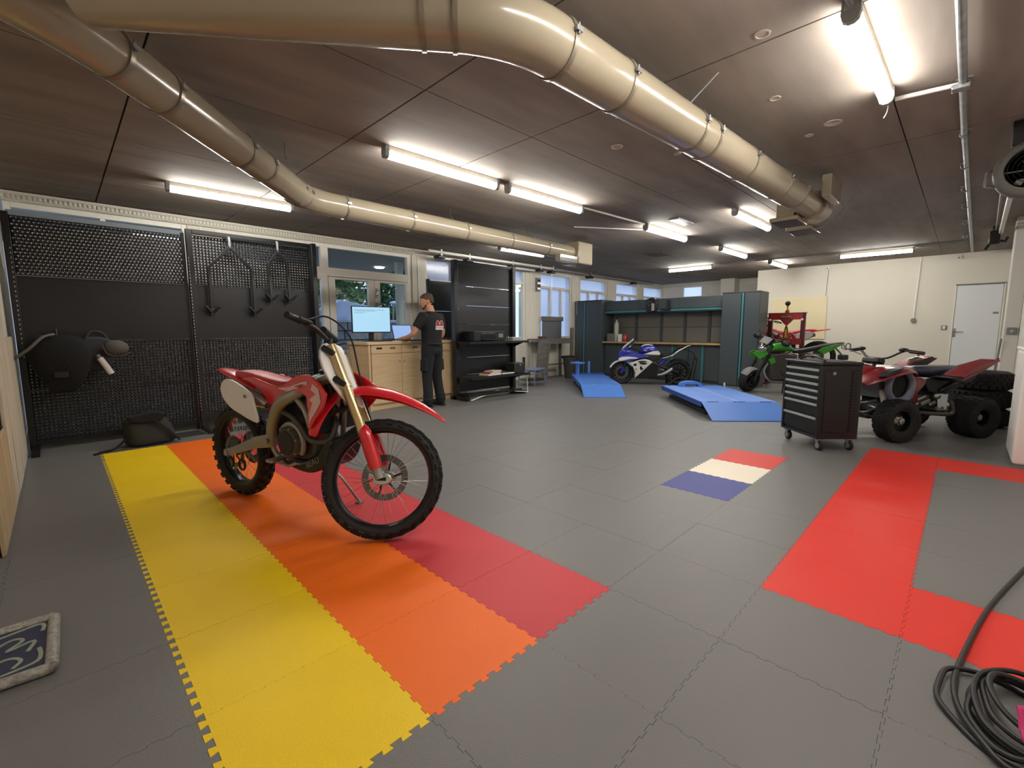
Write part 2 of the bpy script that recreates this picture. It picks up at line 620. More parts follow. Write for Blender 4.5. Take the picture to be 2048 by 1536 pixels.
w2 = sempty('window_2', (0, 0, 0), 'glazed entrance front with transom lights above the doors')
for a, b in [(0.98, 1.06), (4.08, 4.17)]:
    bar(a, b, 0, 2.62, w2, 'jamb')
bar(1.06, 4.08, 2.56, 2.62, w2, 'head_rail'); bar(1.06, 4.08, 2.10, 2.24, w2, 'transom')
bar(2.45, 2.57, 2.24, 2.56, w2, 'mullion')
pane(1.06, 2.45, 2.24, 2.56, w2); pane(2.57, 4.08, 2.24, 2.56, w2)
bar(2.44, 2.55, 0, 2.10, w2, 'jamb')
bar(1.06, 2.44, 0, 0.12, w2, 'sill_rail'); bar(1.60, 1.66, 0.12, 2.10, w2, 'mullion')
bar(1.06, 2.44, 2.04, 2.10, w2, 'head_rail')
pane(1.06, 1.60, 0.12, 2.04, w2); pane(1.66, 2.44, 0.12, 2.04, w2)
def leaf(n, x0, x1, g0, g1, lab):
    d = sempty('door_%d' % n, (0, 0, 0), lab)
    bar(x0, g0, 0.02, 2.09, d, 'stile'); bar(g1, x1, 0.02, 2.09, d, 'stile')
    bar(g0, g1, 2.055, 2.09, d, 'top_rail'); bar(g0, g1, 0.80, 0.87, d, 'lock_rail'); bar(g0, g1, 0.02, 0.16, d, 'bottom_rail')
    bar(g0, g1, 0.16, 0.80, d, 'panel', -0.01, 0.02)
    pane(g0, g1, 0.87, 2.055, d)
    return d
d1 = leaf(1, 2.56, 3.385, 2.67, 3.28, 'white glazed door leaf left of the monitor')
d2 = leaf(2, 3.39, 4.08, 3.50, 4.04, 'white glazed door leaf behind the laptop')
for zz in (1.60, 1.86):
    MB().tube([(3.42, YW - 0.012, zz - 0.05), (3.42, YW - 0.05, zz - 0.03), (3.42, YW - 0.05, zz + 0.05), (3.43, YW - 0.012, zz + 0.07)], 0.008, 8, smooth=4).build('handle', M_chrome, d2)
    MB().box(3.40, 3.445, YW - 0.014, YW - 0.004, zz - 0.08, zz + 0.09).build('lock_plate', M_alu, d2, bevel=0.004)
M_wire = glass('textured_glass', frost=0.9, frost_col=(0.75, 0.8, 0.95))
window(3, 4.47, 5.16, 0.82, 2.62, (), 2.16, (), gm=M_glass, gtop=M_wire, lab='window with patterned glass above the black panel')
window(4, 5.16, 7.32, 0.82, 2.62, (6.3,), 2.30, (6.3, 6.87), lab='window bay right of the black shelf unit', gm=M_glass, gtop=M_frost)
for n, (a, b) in enumerate([(7.85, 9.14), (9.50, 10.83), (11.30, 12.61), (12.95, 14.28)]):
    w_ = (b - a) / 3
    window(5 + n, a, b, 0.98, 2.62, (), 2.26, (a + w_, a + 2 * w_), gm=M_frost,
           lab=['pale blue window bay above the small grey table', 'second pale blue window bay behind the workbench', 'third pale blue window bay behind the workbench', 'last pale blue window bay in the far corner'][n])
w9 = sempty('window_9', (0, 0, 0), 'small high window in the far wall')
for y0, y1, z0, z1 in [(5.1, 5.15, 2.24, 2.66), (5.75, 5.8, 2.24, 2.66), (5.15, 5.75, 2.24, 2.29), (5.15, 5.75, 2.61, 2.66)]:
    MB().box(XF + 0.02, XF + 0.1, y0, y1, z0, z1).build('frame_bar', M_frame, w9, bevel=0.004)
MB().box(XF + 0.06, XF + 0.066, 5.146, 5.754, 2.286, 2.614).build('pane', M_frost, w9)
# perforated aluminium grille along the top of the window wall
gr = MB()
for k in range(126):
    x = -0.98 + k * 0.041
    gr.box(x, x + 0.013, YW - 0.075, YW - 0.060, 2.645, 2.695)
gr.box(XL, 4.2, YW - 0.075, YW - 0.058, 2.69, 2.715).box(XL, 4.2, YW - 0.075, YW - 0.058, 2.63, 2.65)
trim = MB().box(XL, 4.2, YW - 0.058, YW, 2.625, 2.725).build('trim_1', M_frame)
struct(trim, 'pale slotted vent strip along the top of the window wall')
g_ = gr.build('slotted_grille', mat('grille_paint', '#cfc9ba', rough=0.5), trim)
g_['kind'] = 'stuff'
MB().box(-1.0, 0.60, YW - 0.035, YW - 0.02, 2.45, 2.53).build('blind_cassette', mat('grey_blind', '#7f8790', rough=0.6), trim)
bl = MB().box(-0.96, 0.59, YW - 0.012, YW - 0.006, 0.16, 2.40).build('hole_backing', mat('pale_backing', '#cac6ba', rough=0.8), trim)  # sheet added behind the panel to keep sky light out of its holes
bl = MB().box(1.08, 2.16, YW - 0.012, YW - 0.006, 0.16, 2.06).build('hole_backing', mat('pale_backing', '#cac6ba', rough=0.8), trim)  # second added sheet, greys the light seen through the next panel's holes
# skirting on the visible walls
bb = MB().box(XL, XL + 0.02, YR, YW, 0, 0.09).build('baseboard_left', M_frame, bevel=0.004)
struct(bb, 'narrow pale skirting board on the left wall')
bb2 = MB().box(XB - 0.018, XB, -0.86, 2.95, 0, 0.08).build('baseboard_back', M_frame, bevel=0.004)
struct(bb2, 'low pale skirting board on the back wall')
# back wall door
d3 = sempty('door_3', (0, 0, 0), 'plain pale grey door in the back wall')
MB().box(XB - 0.01, XB + 0.03, -1.55, -0.89, 0.01, 2.08).build('leaf', mat('pale_door', '#dfe1e4', rough=0.45, var=0.02), d3, bevel=0.004)
for y0, y1, z0, z1 in [(-1.58, -1.555, 0, 2.11), (-0.885, -0.86, 0, 2.11), (-1.58, -0.86, 2.085, 2.11)]:
    MB().box(XB - 0.02, XB + 0.02, y0, y1, z0, z1).build('door_frame', M_grey if z0 > 1 else M_frame, d3, bevel=0.003)
MB().box(XB - 0.018, XB - 0.008, -0.935, -0.895, 1.02, 1.20).build('lock_plate', M_steel, d3, bevel=0.003)
MB().tube([(XB - 0.015, -0.915, 1.13), (XB - 0.06, -0.915, 1.13), (XB - 0.065, -0.95, 1.13), (XB - 0.06, -1.05, 1.125)], 0.010, 8, smooth=4).build('handle', M_steel, d3)
MB().box(XB - 0.016, XB - 0.009, -1.52, -1.44, 1.49, 1.53).build('name_plate', M_grey, d3)

# ------------------------------------------------------------------ outdoors
M_out = mat('terrace_concrete', '#8c8c8a', rough=0.9)
gnd = MB().box(-8, 26, YW + 0.2, 40, -0.2, -0.06).build('terrace', M_out)
struct(gnd, 'concrete terrace outside the windows')
can = MB().box(XL - 1, 5.6, YW + 0.2, 10.6, 2.72, 2.88).build('canopy', mat('canopy_soffit', '#9da096', rough=0.8))
struct(can, 'dark canopy soffit outside above the glazed doors')
MB().lathe([(0.001, 2.695), (0.10, 2.695), (0.12, 2.72), (0.001, 2.72)], 20, (4.95, 9.1, 0)).build('soffit_lamp', emit('soffit_lamp_glow', (1, 0.9, 0.75), 4.0), can)
tag(MB().box(4.78, 4.92, 8.0, 8.14, -0.06, 2.72).build('canopy_post', M_wallw, bevel=0.01), 'white canopy post seen through the right door pane', 'post')
M_stone = mat('blue_grey_stone', '#8d939f', rough=0.9, hex2='#6f7682', vscale=5, bump=0.4, bscale=14, bdist=0.01)
sw = thing('stone_wall', 'low blue-grey block wall outside behind the monitor', 'wall', (0, 11.0, -0.06))
MB().box(1.5, 10.5, 0.06, 0.3, 0, 1.48).build('core', mat('mortar', '#6c6f76', rough=0.95), sw)
for r_ in range(6):
    x = 1.5 - (r_ % 2) * 0.35
    while x < 10.5:
        l = random.uniform(0.6, 1.1)
        MB().obox((x + l / 2, 0.03 + random.uniform(-0.01, 0.01), 0.125 + r_ * 0.25), (l - 0.025, 0.12, 0.23)).build('block', M_stone, sw, bevel=0.015)
        x += l
MB().box(1.4, 10.6, -0.08, 0.36, 1.48, 1.56).build('coping', mat('coping_stone', '#a9b4cc', rough=0.8), sw, bevel=0.01)
tk = thing('covered_trailer', 'blue-grey pitched cover standing behind the block wall', 'trailer', (5.2, 11.75, -0.06))
MB().prism([(-0.55, 1.5), (0.75, 1.5), (0.75, 1.95), (-0.25, 2.12), (-0.55, 1.85)], -0.4, 0.4).build('cover', mat('tarp', '#9fb0cf', rough=0.6, var=0.12), tk, bevel=0.02)
MB().box(-0.5, 0.7, -0.35, 0.35, 0.35, 1.5).build('body', M_grey, tk)
for sx in (-0.3, 0.5):
    MB().torus((sx, -0.4, 0.3), 0.24, 0.06, 'y', 20, 8).build('wheel', M_rub, tk)
MB().bar((0.1, 0.3, 0), (0.1, 0.3, 0.4), 0.06).build('leg', M_grey, tk)
lp = thing('garden_lamp', 'pale curved garden lamp standing behind the block wall', 'lamp', (6.75, 11.6, -0.06))
MB().tube([(0, 0, 0), (0, 0, 1.6), (0.02, 0, 1.95), (0.1, 0, 2.06)], 0.03, 8).build('pole', M_grey, lp)
MB().ball((0.12, 0, 2.1), (0.22, 0.14, 0.07)).build('lamp_shade', mat('pale_shade', '#b9c6dc', rough=0.5), lp)
M_leaf = mat('hedge_leaf', '#2f5a2c', rough=0.6, hex2='#4c7a3c', vscale=2.0)
M_bark = mat('bark', '#4b3d30', rough=0.9, bump=0.5, bscale=20)
for k, (x, y, h) in enumerate([(2.9, 13.4, 4.2), (5.5, 13.6, 4.6), (8.1, 13.4, 4.4), (4.2, 16.0, 5.2), (6.8, 16.0, 5.4), (9.6, 16.0, 5.2)]):
    t = thing('tree', ['dense green tree seen through the leftmost glass pane', 'dense green tree right above the pitched trailer cover', 'dense green tree seen through the right door pane', 'taller tree in the back row seen above the left door leaf', 'taller tree in the back row seen above the monitor', 'taller tree in the back row at the right end of the block wall'][k], 'tree', (x, y, -0.06), 0, 'trees outside the doors')
    MB().tube([(0, 0, 0), (0.05, 0, 1.5), (-0.05, 0.05, h * 0.8)], [0.14, 0.05], 10, smooth=4).build('trunk', M_bark, t)
    lf = MB()
    rnd = random.Random(20 + k)
    for q in range(5200):
        z = rnd.uniform(0.4, h)
        rad = 1.28 * (0.55 + 0.45 * math.sin(PI * min(1, z / h) ** 0.8)) * rnd.uniform(0.25, 1.0) ** 0.5
        a = rnd.uniform(0, 2 * PI)
        c = Vector((rad * math.cos(a), rad * math.sin(a), z))
        u_ = Vector((rnd.gauss(0, 1), rnd.gauss(0, 1), rnd.gauss(0, 1))).normalized() * rnd.uniform(0.07, 0.14)
        w_ = u_.orthogonal().normalized() * u_.length * 0.55
        lf.add([c - u_, c + w_, c + u_, c - w_], [(0, 1, 2, 3)])
    fo = lf.build('foliage', M_leaf, t)
    fo['kind'] = 'stuff'

# ------------------------------------------------------------------ LED battens
M_led = emit('led_diffuser', LAMP_COLOR, LAMP_STRENGTH)
M_house = mat('batten_housing', '#c9c5bb', rough=0.5)
lampl = [((2.05, -0.58), (3.22, -0.60), 'LED batten nearest the camera at upper right, with a dangling wire'),
         ((1.35, 2.50), (2.64, 2.48), 'LED batten in the middle of the ceiling, left of a touching pair'),
         ((2.78, 2.48), (4.06, 2.45), 'LED batten in the middle of the ceiling, right of a touching pair'),
         ((0.21, 4.92), (1.46, 4.88), 'LED batten above the two black perforated panels'),
         ((5.10, 5.05), (6.31, 5.02), 'LED batten partly behind the left duct above the black shelf unit'),
         ((5.50, 2.36), (6.81, 2.34), 'LED batten beside the square ceiling access plate'),
         ((5.53, 1.13), (6.89, 1.11), 'LED batten left of the end of the right duct'),
         ((8.12, 2.26), (9.42, 2.24), 'LED batten in front of the far cross batten, middle row'),
         ((10.64, 2.13), (11.8, 2.10), 'short-looking LED batten nearest the edge of the back wall'),
         ((10.42, 4.40), (10.46, 3.30), 'LED batten set crosswise above the grey workbench'),
         ((10.85, 0.90), (10.9, -0.28), 'LED batten set crosswise along the cream back wall'),
         ((0.50, -0.55), (1.70, -0.57), 'LED batten next in line before the one with the dangling wire, above the camera')]
for k, (a, b, lab) in enumerate(lampl):
    A, Bv = Vector((*a, 0)), Vector((*b, 0))
    L_ = (Bv - A).length
    ang = math.degrees(math.atan2(b[1] - a[1], b[0] - a[0]))
    lt = thing('led_batten', lab, 'lamp', (a[0], a[1], H), ang, 'LED battens on the ceiling')
    MB().box(0.0, L_, -0.032, 0.032, -0.05, 0.0).build('housing', M_house, lt, bevel=0.004)
    df = MB()
    df.prism([(-0.034, -0.045), (-0.036, -0.062), (-0.03, -0.085), (-0.012, -0.098), (0.012, -0.098), (0.03, -0.085), (0.036, -0.062), (0.034, -0.045)], 0.035, L_ - 0.035, 'yz')
    df.build('diffuser', M_led, lt)
    for e in (0.0, L_ - 0.034):
        MB().prism([(-0.038, -0.002), (-0.040, -0.062), (-0.032, -0.09), (-0.012, -0.102), (0.012, -0.102), (0.032, -0.09), (0.040, -0.062), (0.038, -0.002)], e, e + 0.034, 'yz').build('end_cap', M_grey, lt)
    if k == 0:
        MB().tube([(0.0, 0, -0.03), (-0.36, 0.02, -0.03)], 0.012, 8).build('link_conduit', M_grey, lt)
        MB().tube([(L_ - 0.01, 0, -0.07), (L_ + 0.03, -0.005, -0.09), (L_ + 0.04, 0.0, -0.13), (L_ + 0.015, 0.01, -0.17)], 0.003, 6, smooth=4).build('loose_wire', M_whitep, lt)

# ------------------------------------------------------------------ ventilation ducts
M_duct = mat('cream_duct', '#968b77', rough=0.22, var=0.05, vscale=2, coat=0.35)
M_strap = mat('duct_strap', '#8c8272', rough=0.35, metal=0.5)
ZD, RD = 2.475, 0.122
def ductline(pts, rr=0.22, sub=7):
    """round the corners of a polyline"""
    pts = [Vector(p) for p in pts]
    out = [pts[0]]
    for i in range(1, len(pts) - 1):
        a, b, c = pts[i - 1], pts[i], pts[i + 1]
        d0, d1 = (a - b).normalized(), (c - b).normalized()
        p, q = b + d0 * rr, b + d1 * rr
        for k in range(sub + 1):
            t = k / sub
            out.append(p * (1 - t) ** 2 + b * 2 * t * (1 - t) + q * t * t)
    out.append(pts[-1])
    return out
def strap(par, p, tdir, r, w=0.028):
    t = Vector(tdir).normalized()
    MB().tube([Vector(p) - t * w / 2, Vector(p) + t * w / 2], r + 0.006, 36).build('strap', M_strap, par)
    s = t.cross(Vector((0, 0, 1))).normalized()
    c = Vector(p) + s * (r + 0.012) + Vector((0, 0, 0.02))
    MB().bar(c - t * 0.02, c + t * 0.02, 0.014, 0.02).cyl(c - Vector((0, 0, 0.02)), c + Vector((0, 0, 0.025)), 0.005, n=8).build('strap_bolt', M_steel, par)
dl = thing('ventilation_duct', 'round cream duct running diagonally from the upper left, then along the windows', 'duct', (0, 0, 0))
pl = [(-1.01, 1.42, ZD), (-0.62, 1.62, ZD), (1.15, 3.62, ZD), (5.75, 3.70, ZD)]
MB().tube(ductline(pl, 0.3), RD - 0.006, 36).build('duct_pipe', M_duct, dl)
dv = Vector((1.77, 2.0, 0)).normalized()
for p in [(-0.45, 1.81), (-0.22, 2.07), (0.30, 2.66), (0.52, 2.91)]:
    strap(dl, (*p, ZD), dv, RD - 0.006)
for p in [(0.93, 3.385), (1.02, 3.47)]:
    strap(dl, (*p, ZD), dv, RD - 0.006, 0.018)
for x in (1.52, 2.32, 3.15, 3.98, 4.80):
    strap(dl, (x, 3.62 + (x - 1.15) * 0.0174, ZD), (1, 0.017, 0), RD - 0.006, 0.02)
eb = MB().box(5.45, 5.85, 3.52, 3.88, ZD - 0.19, ZD + 0.17)
eb.build('end_box', M_duct, dl, bevel=0.02)
MB().box(4.95, 5.4, 3.50, 3.60, ZD - 0.20, ZD - 0.09).build('outlet_box', M_duct, dl, bevel=0.008)
MB().box(4.97, 5.38, 3.495, 3.505, ZD - 0.19, ZD - 0.14).build('outlet_grille', M_black, dl)
for x, y in [(0.73, 2.99), (1.63, 3.64), (2.95, 3.66), (4.4, 3.69)]:
    MB().tube([(x + 0.02, y + 0.05, H), (x, y, ZD + RD + 0.03), (x - 0.02, y - 0.09, ZD + 0.09)], 0.005, 6, smooth=3).build('hanger_wire', M_steel, dl)
dr = thing('ventilation_duct', 'round cream duct from the upper left corner of the picture to the upper right', 'duct', (0, 0, 0))
pr = [(-0.55, 1.36, ZD), (0.72, 0.36, ZD), (4.95, 0.16, ZD)]
MB().tube(ductline(pr, 0.25), RD + 0.004, 36).build('duct_pipe', M_duct, dr)
d0 = Vector((1.27, -1.0, 0)).normalized()
for p in [(0.44, 0.58), (0.54, 0.50)]:
    strap(dr, (*p, ZD), d0, RD + 0.004, 0.02)
for x in (1.00, 1.47, 2.27, 2.48, 3.12, 3.9, 4.35):
    strap(dr, (x, 0.36 - (x - 0.72) * 0.0473, ZD), (1, -0.047, 0), RD + 0.004, 0.024 if x < 3 else 0.014)
MB().tube([(4.9, 0.163, ZD), (5.15, 0.15, ZD)], RD + 0.03, 30).build('end_collar', M_duct, dr)
MB().box(4.55, 5.0, -0.08, 0.0, ZD - 0.02, ZD + 0.18).build('damper_box', M_duct, dr, bevel=0.01)
M_vent = mat('navy_grille', '#1d2547', rough=0.4)
for x, y in [(4.86, 0.34), (5.48, 0.34)]:
    MB().box(x - 0.2, x + 0.2, y - 0.13, y + 0.13, ZD - 0.17, ZD - 0.13).build('outlet_frame', M_duct, dr, bevel=0.006)
    MB().box(x - 0.18, x + 0.18, y - 0.115, y + 0.115, ZD - 0.174, ZD - 0.169).build('outlet_grille', M_vent, dr)
    MB().box(x - 0.14, x + 0.14, y - 0.08, y + 0.08, ZD - 0.13, ZD + 0.02).build('outlet_neck', M_duct, dr)
MB().box(4.72, 5.62, 0.19, 0.33, ZD - 0.06, ZD + 0.05).build('branch_box', M_duct, dr, bevel=0.02)
for x, y in [(2.24, 0.16), (5.7, -0.1)]:
    MB().tube([(x, y - 0.06, H), (x - 0.1, y + 0.06, ZD + 0.1)], 0.004, 6).build('hanger_wire', M_steel, dr)
MB().tube([(5.1, 0.0, ZD + 0.1), (5.35, -0.05, ZD), (5.4, 0.1, ZD - 0.12), (5.6, 0.28, ZD - 0.1)], 0.006, 6, smooth=5).build('cable', M_grey, dr)

# ------------------------------------------------------------------ ceiling conduits and cables
ct = thing('conduit', 'long grey conduit pipe along the ceiling at the right with a side branch', 'conduit', (0, 0, 0))
MB().tube([(0.9, -0.94, H - 0.035), (4.4, -0.955, H - 0.035), (12.2, -1.05, H - 0.035)], 0.021, 12).build('pipe', M_steel, ct)
MB().tube([(3.34, -0.63, H - 0.03), (3.39, -0.94, H - 0.03)], 0.014, 10).build('branch_pipe', M_whitep, ct)
for x in (3.39, 4.42, 5.4, 6.4, 7.4, 8.6, 10.0):
    MB().torus((x, -0.955, H - 0.035), 0.026, 0.007, 'x', 16, 6).box(x - 0.01, x + 0.01, -0.995, -0.915, H - 0.006, H).build('clip', M_steel, ct)
MB().box(3.33, 3.40, -0.985, -0.90, H - 0.075, H - 0.045).build('junction_clamp', M_steel, ct, bevel=0.005)
c2 = tag(MB().tube([(4.06, 2.46, H - 0.012), (5.5, 2.37, H - 0.012)], 0.012, 8).build('cable_duct', M_whitep), 'thin pale cable run between two middle ceiling battens', 'cable')
c3 = tag(MB().tube([(4.9, 3.2, H - 0.01), (6.1, 2.40, H - 0.01)], 0.007, 8).build('cable_duct', M_whitep), 'thin pale cable crossing the ceiling to the batten by the access plate', 'cable')
c4 = tag(MB().tube([(10.55, 2.4, H - 0.012), (10.62, 0.95, H - 0.012), (10.66, -0.98, H - 0.012)], 0.010, 8).build('cable_duct', M_grey), 'thin grey cable on the ceiling in front of the back wall', 'cable')

# ================================================================== display panels at the left
M_sheet = mat('black_sheet_steel', '#15161a', rough=0.30, var=0.15, vscale=3, bump=0.05, bscale=400)
M_post = mat('black_post_steel', '#18181a', rough=0.32, var=0.1)
def perf(x0, x1, z0, z1, y, pitch, r, stagger=False):
    mb = MB()
    nx, nz = int((x1 - x0) / pitch), int((z1 - z0) / pitch)
    px, pz = (x1 - x0) / nx, (z1 - z0) / nz
    for b in range(nz):
        off = px / 2 if (stagger and b % 2) else 0
        cols = nx - 1 if off else nx
        za, zb = z0 + b * pz, z0 + (b + 1) * pz
        if off:
            mb.add([(x0, y, za), (x0 + off, y, za), (x0 + off, y, zb), (x0, y, zb)], [(0, 1, 2, 3)])
            mb.add([(x1 - off, y, za), (x1, y, za), (x1, y, zb), (x1 - off, y, zb)], [(0, 1, 2, 3)])
        for a in range(cols):
            xa = x0 + off + a * px
            xb = xa + px
            xm, zm = (xa + xb) / 2, (za + zb) / 2
            out = [(xb, zm), (xb, zb), (xm, zb), (xa, zb), (xa, zm), (xa, za), (xm, za), (xb, za)]
            k = len(mb.v)
            mb.v += [(p, y, q) for p, q in out]
            mb.v += [(xm + r * math.cos(t * PI / 4), y, zm + r * math.sin(t * PI / 4)) for t in range(8)]
            for t in range(8):
                u = (t + 1) % 8
                mb.f.append((k + t, k + u, k + 8 + u, k + 8 + t))
    return mb
def sheet(par, x0, x1, z0, z1, y, solid=False, pitch=0.033, r=0.0068, stagger=False):
    if solid:
        o = MB().box(x0, x1, y - 0.001, y + 0.012, z0, z1).build('solid_sheet', M_sheet, par)
    else:
        o = perf(x0, x1, z0, z1, y, pitch, r, stagger).build('perforated_sheet', M_sheet, par)
        o.modifiers.new('thickness', 'SOLIDIFY').thickness = 0.0015
    MB().box(x0, x1, y - 0.008, y + 0.012, z1 - 0.006, z1).build('sheet_lip', M_post, par)
    return o
def lit_slots(par, x, y, z0, z1, n=46):
    mb = MB()
    for k in range(n):
        z = z0 + (z1 - z0) * k / (n - 1)
        mb.box(x - 0.004, x + 0.004, y - 0.002, y, z - 0.012, z + 0.004)
    o = mb.build('lit_slot_row', M_alu, par)  # bright plates stand in for light shining through the post slots
    o['kind'] = 'stuff'
PA = thing('display_panel', 'large black perforated display panel at the far left with bags hung on it', 'panel', (0, 0, 0))
for a, b, s, st in [(0.10, 0.60, 0, 0), (0.605, 1.10, 0, 0), (1.105, 1.74, 1, 0), (1.745, 2.31, 0, 1)]:
    sheet(PA, -0.95, 0.41, a, b, 5.50, bool(s), stagger=bool(st))
MB().box(-1.005, -0.95, 5.485, 5.545, 0.0, 2.34).build('post', M_post, PA, bevel=0.003)
MB().box(0.405, 0.435, 5.497, 5.545, 0.0, 2.34).build('post', M_post, PA, bevel=0.003)
MB().box(-0.95, 0.41, 5.50, 5.54, 0.05, 0.10).build('bottom_rail', M_post, PA, bevel=0.003)
MB().box(-0.99, -0.93, 5.10, 5.55, 0.0, 0.05).build('foot', M_post, PA, bevel=0.003)
lit_slots(PA, -0.965, 5.484, 0.95, 2.0, 24)
PB = thing('display_panel', 'black perforated display panel carrying two fork hangers, left of the glazed doors', 'panel', (0, 0, 0))
for a, b, s in [(0.16, 0.66, 0), (0.665, 1.10, 0), (1.105, 1.74, 1), (1.745, 2.32, 0)]:
    sheet(PB, 0.50, 1.84, a, b, 5.47, bool(s))
MB().box(0.44, 0.50, 5.42, 5.49, 0.0, 2.38).build('post', M_post, PB, bevel=0.003)
MB().box(1.84, 1.90, 5.33, 5.49, 0.0, 2.38).build('post', M_post, PB, bevel=0.003)
MB().box(0.50, 1.84, 5.41, 5.49, 2.33, 2.38).build('top_rail', M_post, PB, bevel=0.003)
MB().box(0.50, 1.84, 5.46, 5.50, 0.10, 0.16).build('bottom_rail', M_post, PB, bevel=0.003)
for x in (0.44, 1.84):
    MB().box(x, x + 0.06, 5.05, 5.42, 0.0, 0.05).build('foot', M_post, PB, bevel=0.003)
lit_slots(PB, 0.447, 5.419, 0.25, 2.05, 48)
M_hang = mat('black_powder_coat', '#101012', rough=0.4)
def hanger(x, ztop, zsh, hw, zlow, lab):
    t = thing('fork_hanger', lab, 'hanger', (x, 5.40, 0), 0, 'fork hangers on the black panel')
    MB().tube([(0, 0.055, ztop), (0, 0.0, ztop + 0.03), (0, -0.02, ztop), (0, -0.02, ztop - 0.10)], 0.014, 8, smooth=3).build('hook', M_grey, t)
    for s in (-1, 1):
        mb = MB()
        mb.bar((0, -0.02, ztop - 0.08), (s * hw, -0.02, zsh), 0.025, 0.032)
        mb.bar((s * hw, -0.02, zsh + 0.012), (s * hw, -0.02, zlow), 0.032, 0.032)
        mb.build('arm', M_hang, t, bevel=0.003)
        c = MB()
        c.bar((s * hw, -0.02, zlow + 0.02), (s * hw, -0.02, zlow - 0.06), 0.045, 0.05)
        c.bar((s * hw, -0.03, zlow - 0.03), (s * hw - 0.075, -0.07, zlow + 0.05), 0.03, 0.028)
        c.bar((s * hw, -0.03, zlow - 0.03), (s * hw + 0.075, -0.07, zlow + 0.05), 0.03, 0.028)
        c.build('claw', M_hang, t, bevel=0.004)
    return t
hanger(0.87, 2.30, 1.95, 0.235, 1.44, 'wide black two-pronged fork hanger, the larger of the two on the panel')
hanger(1.42, 2.32, 2.05, 0.115, 1.62, 'narrow black two-pronged fork hanger, the smaller of the two on the panel')

# things hung on / lying by the left panel
M_cloth = mat('black_cloth', '#0f0f10', rough=0.9, var=0.3, bump=0.4, bscale=30, bdist=0.01)
jb = thing('hanging_bag', 'bulky black bag with a grey strap hung on the far left panel', 'bag', (-0.72, 5.33, 0))
rings = []
for k, (z, w, d) in enumerate([(0.58, 0.08, 0.06), (0.64, 0.13, 0.10), (0.78, 0.19, 0.13), (0.95, 0.25, 0.14), (1.10, 0.24, 0.12), (1.17, 0.16, 0.07)]):
    rings.append([(0.02 * math.sin(k) + w * math.copysign(abs(math.cos(a)) ** 0.7, math.cos(a)), d * math.copysign(abs(math.sin(a)) ** 0.7, math.sin(a)) , z + 0.01 * math.sin(3 * a)) for a in [2 * PI * q / 20 for q in range(20)]])
MB().loft(rings).build('bag_body', M_cloth, jb, subs=1)
MB().tube([(-0.02, -0.1, 1.17), (-0.10, -0.15, 1.14), (-0.20, -0.17, 1.03), (-0.30, -0.12, 0.94)], 0.022, 8, smooth=5, sy=0.5).build('strap', mat('grey_webbing', '#6f706d', rough=0.8), jb)
MB().box(-0.05, 0.05, -0.155, -0.135, 0.74, 0.80).build('buckle', M_blackp, jb, bevel=0.006)
MB().tube([(0.0, 0.05, 1.15), (0.0, 0.12, 1.22), (0.0, 0.168, 1.2)], 0.008, 6).build('hook', M_black, jb)
vs_ = thing('hanging_vest', 'dark grey vest hung right of the black bag', 'vest', (-0.42, 5.42, 0))
MB().prism(spline2([(-0.12, 1.10), (0.0, 1.14), (0.10, 1.10), (0.14, 0.98), (0.10, 0.84), (-0.02, 0.78), (-0.11, 0.84)], 4), -0.05, 0.03).build('body', mat('slate_cloth', '#3a3b42', rough=0.9), vs_, bevel=0.02)
MB().tube([(-0.10, -0.02, 1.10), (-0.05, -0.02, 1.19), (0.04, -0.02, 1.18), (0.09, -0.02, 1.09)], 0.012, 8, smooth=4).build('strap', mat('slate_cloth', '#3a3b42'), vs_)
cp = thing('cap', 'grey cap hung on the panel beside the vest', 'cap', (-0.28, 5.34, 1.02))
MB().ball((0, 0, 0), (0.105, 0.06, 0.085)).build('crown', mat('grey_felt', '#56544f', rough=0.9), cp)
MB().tube([(-0.11, -0.02, 0.03), (-0.08, -0.05, -0.06), (0.02, -0.07, -0.09), (0.11, -0.05, -0.05)], 0.016, 8, smooth=4, sy=0.4).build('brim', mat('grey_felt', '#56544f'), cp)
MB().cyl((0, 0.03, 0.05), (0, 0.155, 0.08), 0.006, n=8).build('peg', M_black, cp)
bt = thing('spray_tube', 'white tube bottle leaning in front of the grey vest', 'bottle', (-0.40, 5.32, 0.92), 0)
MB().cyl((-0.02, 0, 0), (0.06, 0, -0.17), 0.028, n=14).build('body', M_whitep, bt)
MB().cyl((-0.02, 0, 0.0), (-0.036, 0, 0.035), 0.018, n=12).build('cap', M_grey, bt)
MB().cyl((0.0, 0.0, -0.05), (0.0, 0.175, -0.05), 0.006, n=8).build('clip', M_black, bt)
M_pack = mat('charcoal_canvas', '#2b2c2b', rough=0.85, var=0.2, bump=0.4, bscale=60)
bp_ = thing('backpack', 'charcoal backpack slumped on the floor at the end of the yellow band', 'bag', (-0.10, 5.02, 0), 12)
rings = []
for k, (z, w, d, ox) in enumerate([(0.0, 0.20, 0.14, 0), (0.04, 0.22, 0.16, 0), (0.15, 0.21, 0.15, -0.01), (0.27, 0.18, 0.12, -0.03), (0.33, 0.13, 0.08, -0.05)]):
    rings.append([(ox + w * math.copysign(abs(math.cos(a)) ** 0.6, math.cos(a)), d * math.copysign(abs(math.sin(a)) ** 0.6, math.sin(a)), z) for a in [2 * PI * q / 24 for q in range(24)]])
MB().loft(rings).build('bag_body', M_pack, bp_, subs=1)
MB().tube([(-0.05, -0.13, 0.30), (0.05, -0.17, 0.22), (0.16, -0.17, 0.08), (0.21, -0.14, 0.02)], 0.022, 8, smooth=4, sy=0.35).build('strap', M_cloth, bp_)
